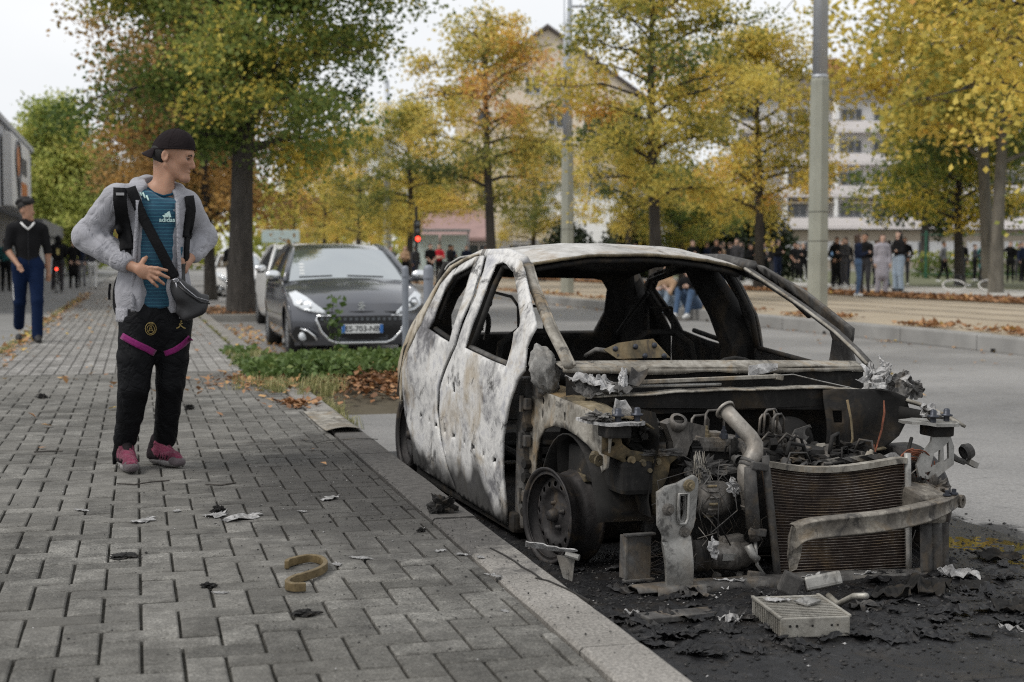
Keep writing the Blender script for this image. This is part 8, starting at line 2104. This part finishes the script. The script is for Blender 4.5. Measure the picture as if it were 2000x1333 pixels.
for k in range(13):
    b = MB(); b.box((0, -.126+.021*k, .0635), (.228,.0085,.012)); b.build('tube', W_EX, hx)
for k in range(14):
    b = MB(); b.box((-.1125, -.128+.0197*k, .034), (.006,.006,.056)); b.build('side_rib', W_EX, hx)
for s in (-1, 1):
    b = MB(); b.box((s*.1165, 0, .069), (.012,.30,.010), bev=.003); b.build('side_rail', W_EX, hx)
o = ash_flake(2.075, 4.36, .055, 71, W_ASH, 'pale crust lying on top of the heat exchanger', ROAD_Z+.085, 'ash flake', None, .6)
b = MB(); b.box((2.16,4.30,ROAD_Z+.088), (.07,.06,.006), (R(3),R(-4),R(24))); o = b.build('metal_tab', W_ALU); tag(o, 'grey metal tab on top of the heat exchanger', 'metal piece')
hs_ = empty('metal_bracket', (2.30, 4.56, ROAD_Z+.045), R(-16), 'folded grey metal bracket behind the heat exchanger', 'metal piece')
b = MB(); b.box((-.07,0,.035), (.07,.05,.075), (0,R(24),0), bev=.008); b.build('tab', W_GREY, hs_)
b = MB(); b.box((.045,0,.045), (.13,.06,.05), (R(-20),R(-12),0), bev=.01); b.build('plate', W_ALU, hs_)
b = MB(); b.tube([(.06,-.02,.0),(.085,-.07,-.02),(.12,-.16,.03),(.15,-.22,.045)], .011, 8); b.build('pipe', W_EX, hs_, True)
# bent aluminium piece leaning on the kerb by the wheel
al = empty('bent_metal', (1.40, 4.90, -.02), R(-38), 'bent pale metal piece leaning on the kerb below the front wheel', 'metal piece')
b = MB(); b.poly([(-.06,.0),(-.05,.035),(.0,.028),(.08,.02),(.14,.03),(.145,.01),(.08,-.01),(.0,-.005)], (), .015, lambda u, v: (u, -v*.5, .03-.25*max(0, u)*.3+v*.6+.006*mnoise.noise((u*40, v*40, 0)))); b.build('blade', W_ASH, al, thick=.004)
b = MB(); b.tube([(.10,0,.015),(.15,.0,.005)], .012, 10); b.poly([(.06,0),(.13,.0),(.12,-.09),(.085,-.08)], (), .02, lambda u, v: (u, .01, v+.005)); b.build('leg', W_ALU, al, thick=.004)
# bent sheet lying on the kerb at the car's tail and thin strips
o = MB(); o.grid(lambda u, v: (1.10+.22*u, 8.55+1.25*v, .008+.02*math.sin(u*3.0)*(1-v)**6+.012*(1-v)**8), 8, 16)
o = o.build('metal_sheet', W_RAIL, None, True, thick=.002); tag(o, 'flat pale metal sheet lying on the kerb behind the car', 'metal sheet')
for k, pts in enumerate(([(.915,8.30),(.95,8.17),(.99,8.09),(1.05,8.12),(1.12,8.19)], [(1.14,8.20),(1.22,8.17),(1.31,8.19),(1.335,8.10)])):
    b = MB(); b.tube([(x, y, .008+.006*(j % 2)) for j, (x, y) in enumerate(pts)], .006, 5, flat=.4); o = b.build('thin_strip', W_GREY); tag(o, ('thin burnt strip across the pavers by the rear wheel', 'thin burnt strip across the kerb by the rear wheel')[k], 'strip')
for k, pts in enumerate(([(-.10,6.85),(-.02,6.80),(.06,6.86),(.14,6.88)], [(.30,6.72),(.37,6.68),(.44,6.73)], [(-.55,8.1),(-.48,8.12),(-.40,8.10)])):
    b = MB(); b.tube([(x, y, .006) for x, y in pts], .0035, 4); o = b.build('twig', BARK); tag(o, ('thin twig on the pavers just before the boy\'s feet', 'short twig to the right of the boy\'s shoes', 'short twig to the left of the boy')[k], 'twig')
# puddle by the far front corner
M_WATER = NT('oily_water').P(Base_Color=(.06,.045,.02), Roughness=.04, Specular_IOR_Level=.6)
b = MB(); b.poly([(3.30,5.35),(3.42,5.55),(3.62,5.50),(3.75,5.2),(3.66,4.95),(3.48,4.80),(3.36,4.92),(3.40,5.12)], (), .08, lambda u, v: (u, v, ROAD_Z+.005)); o = b.build('puddle', M_WATER); o['kind'] = 'structure'
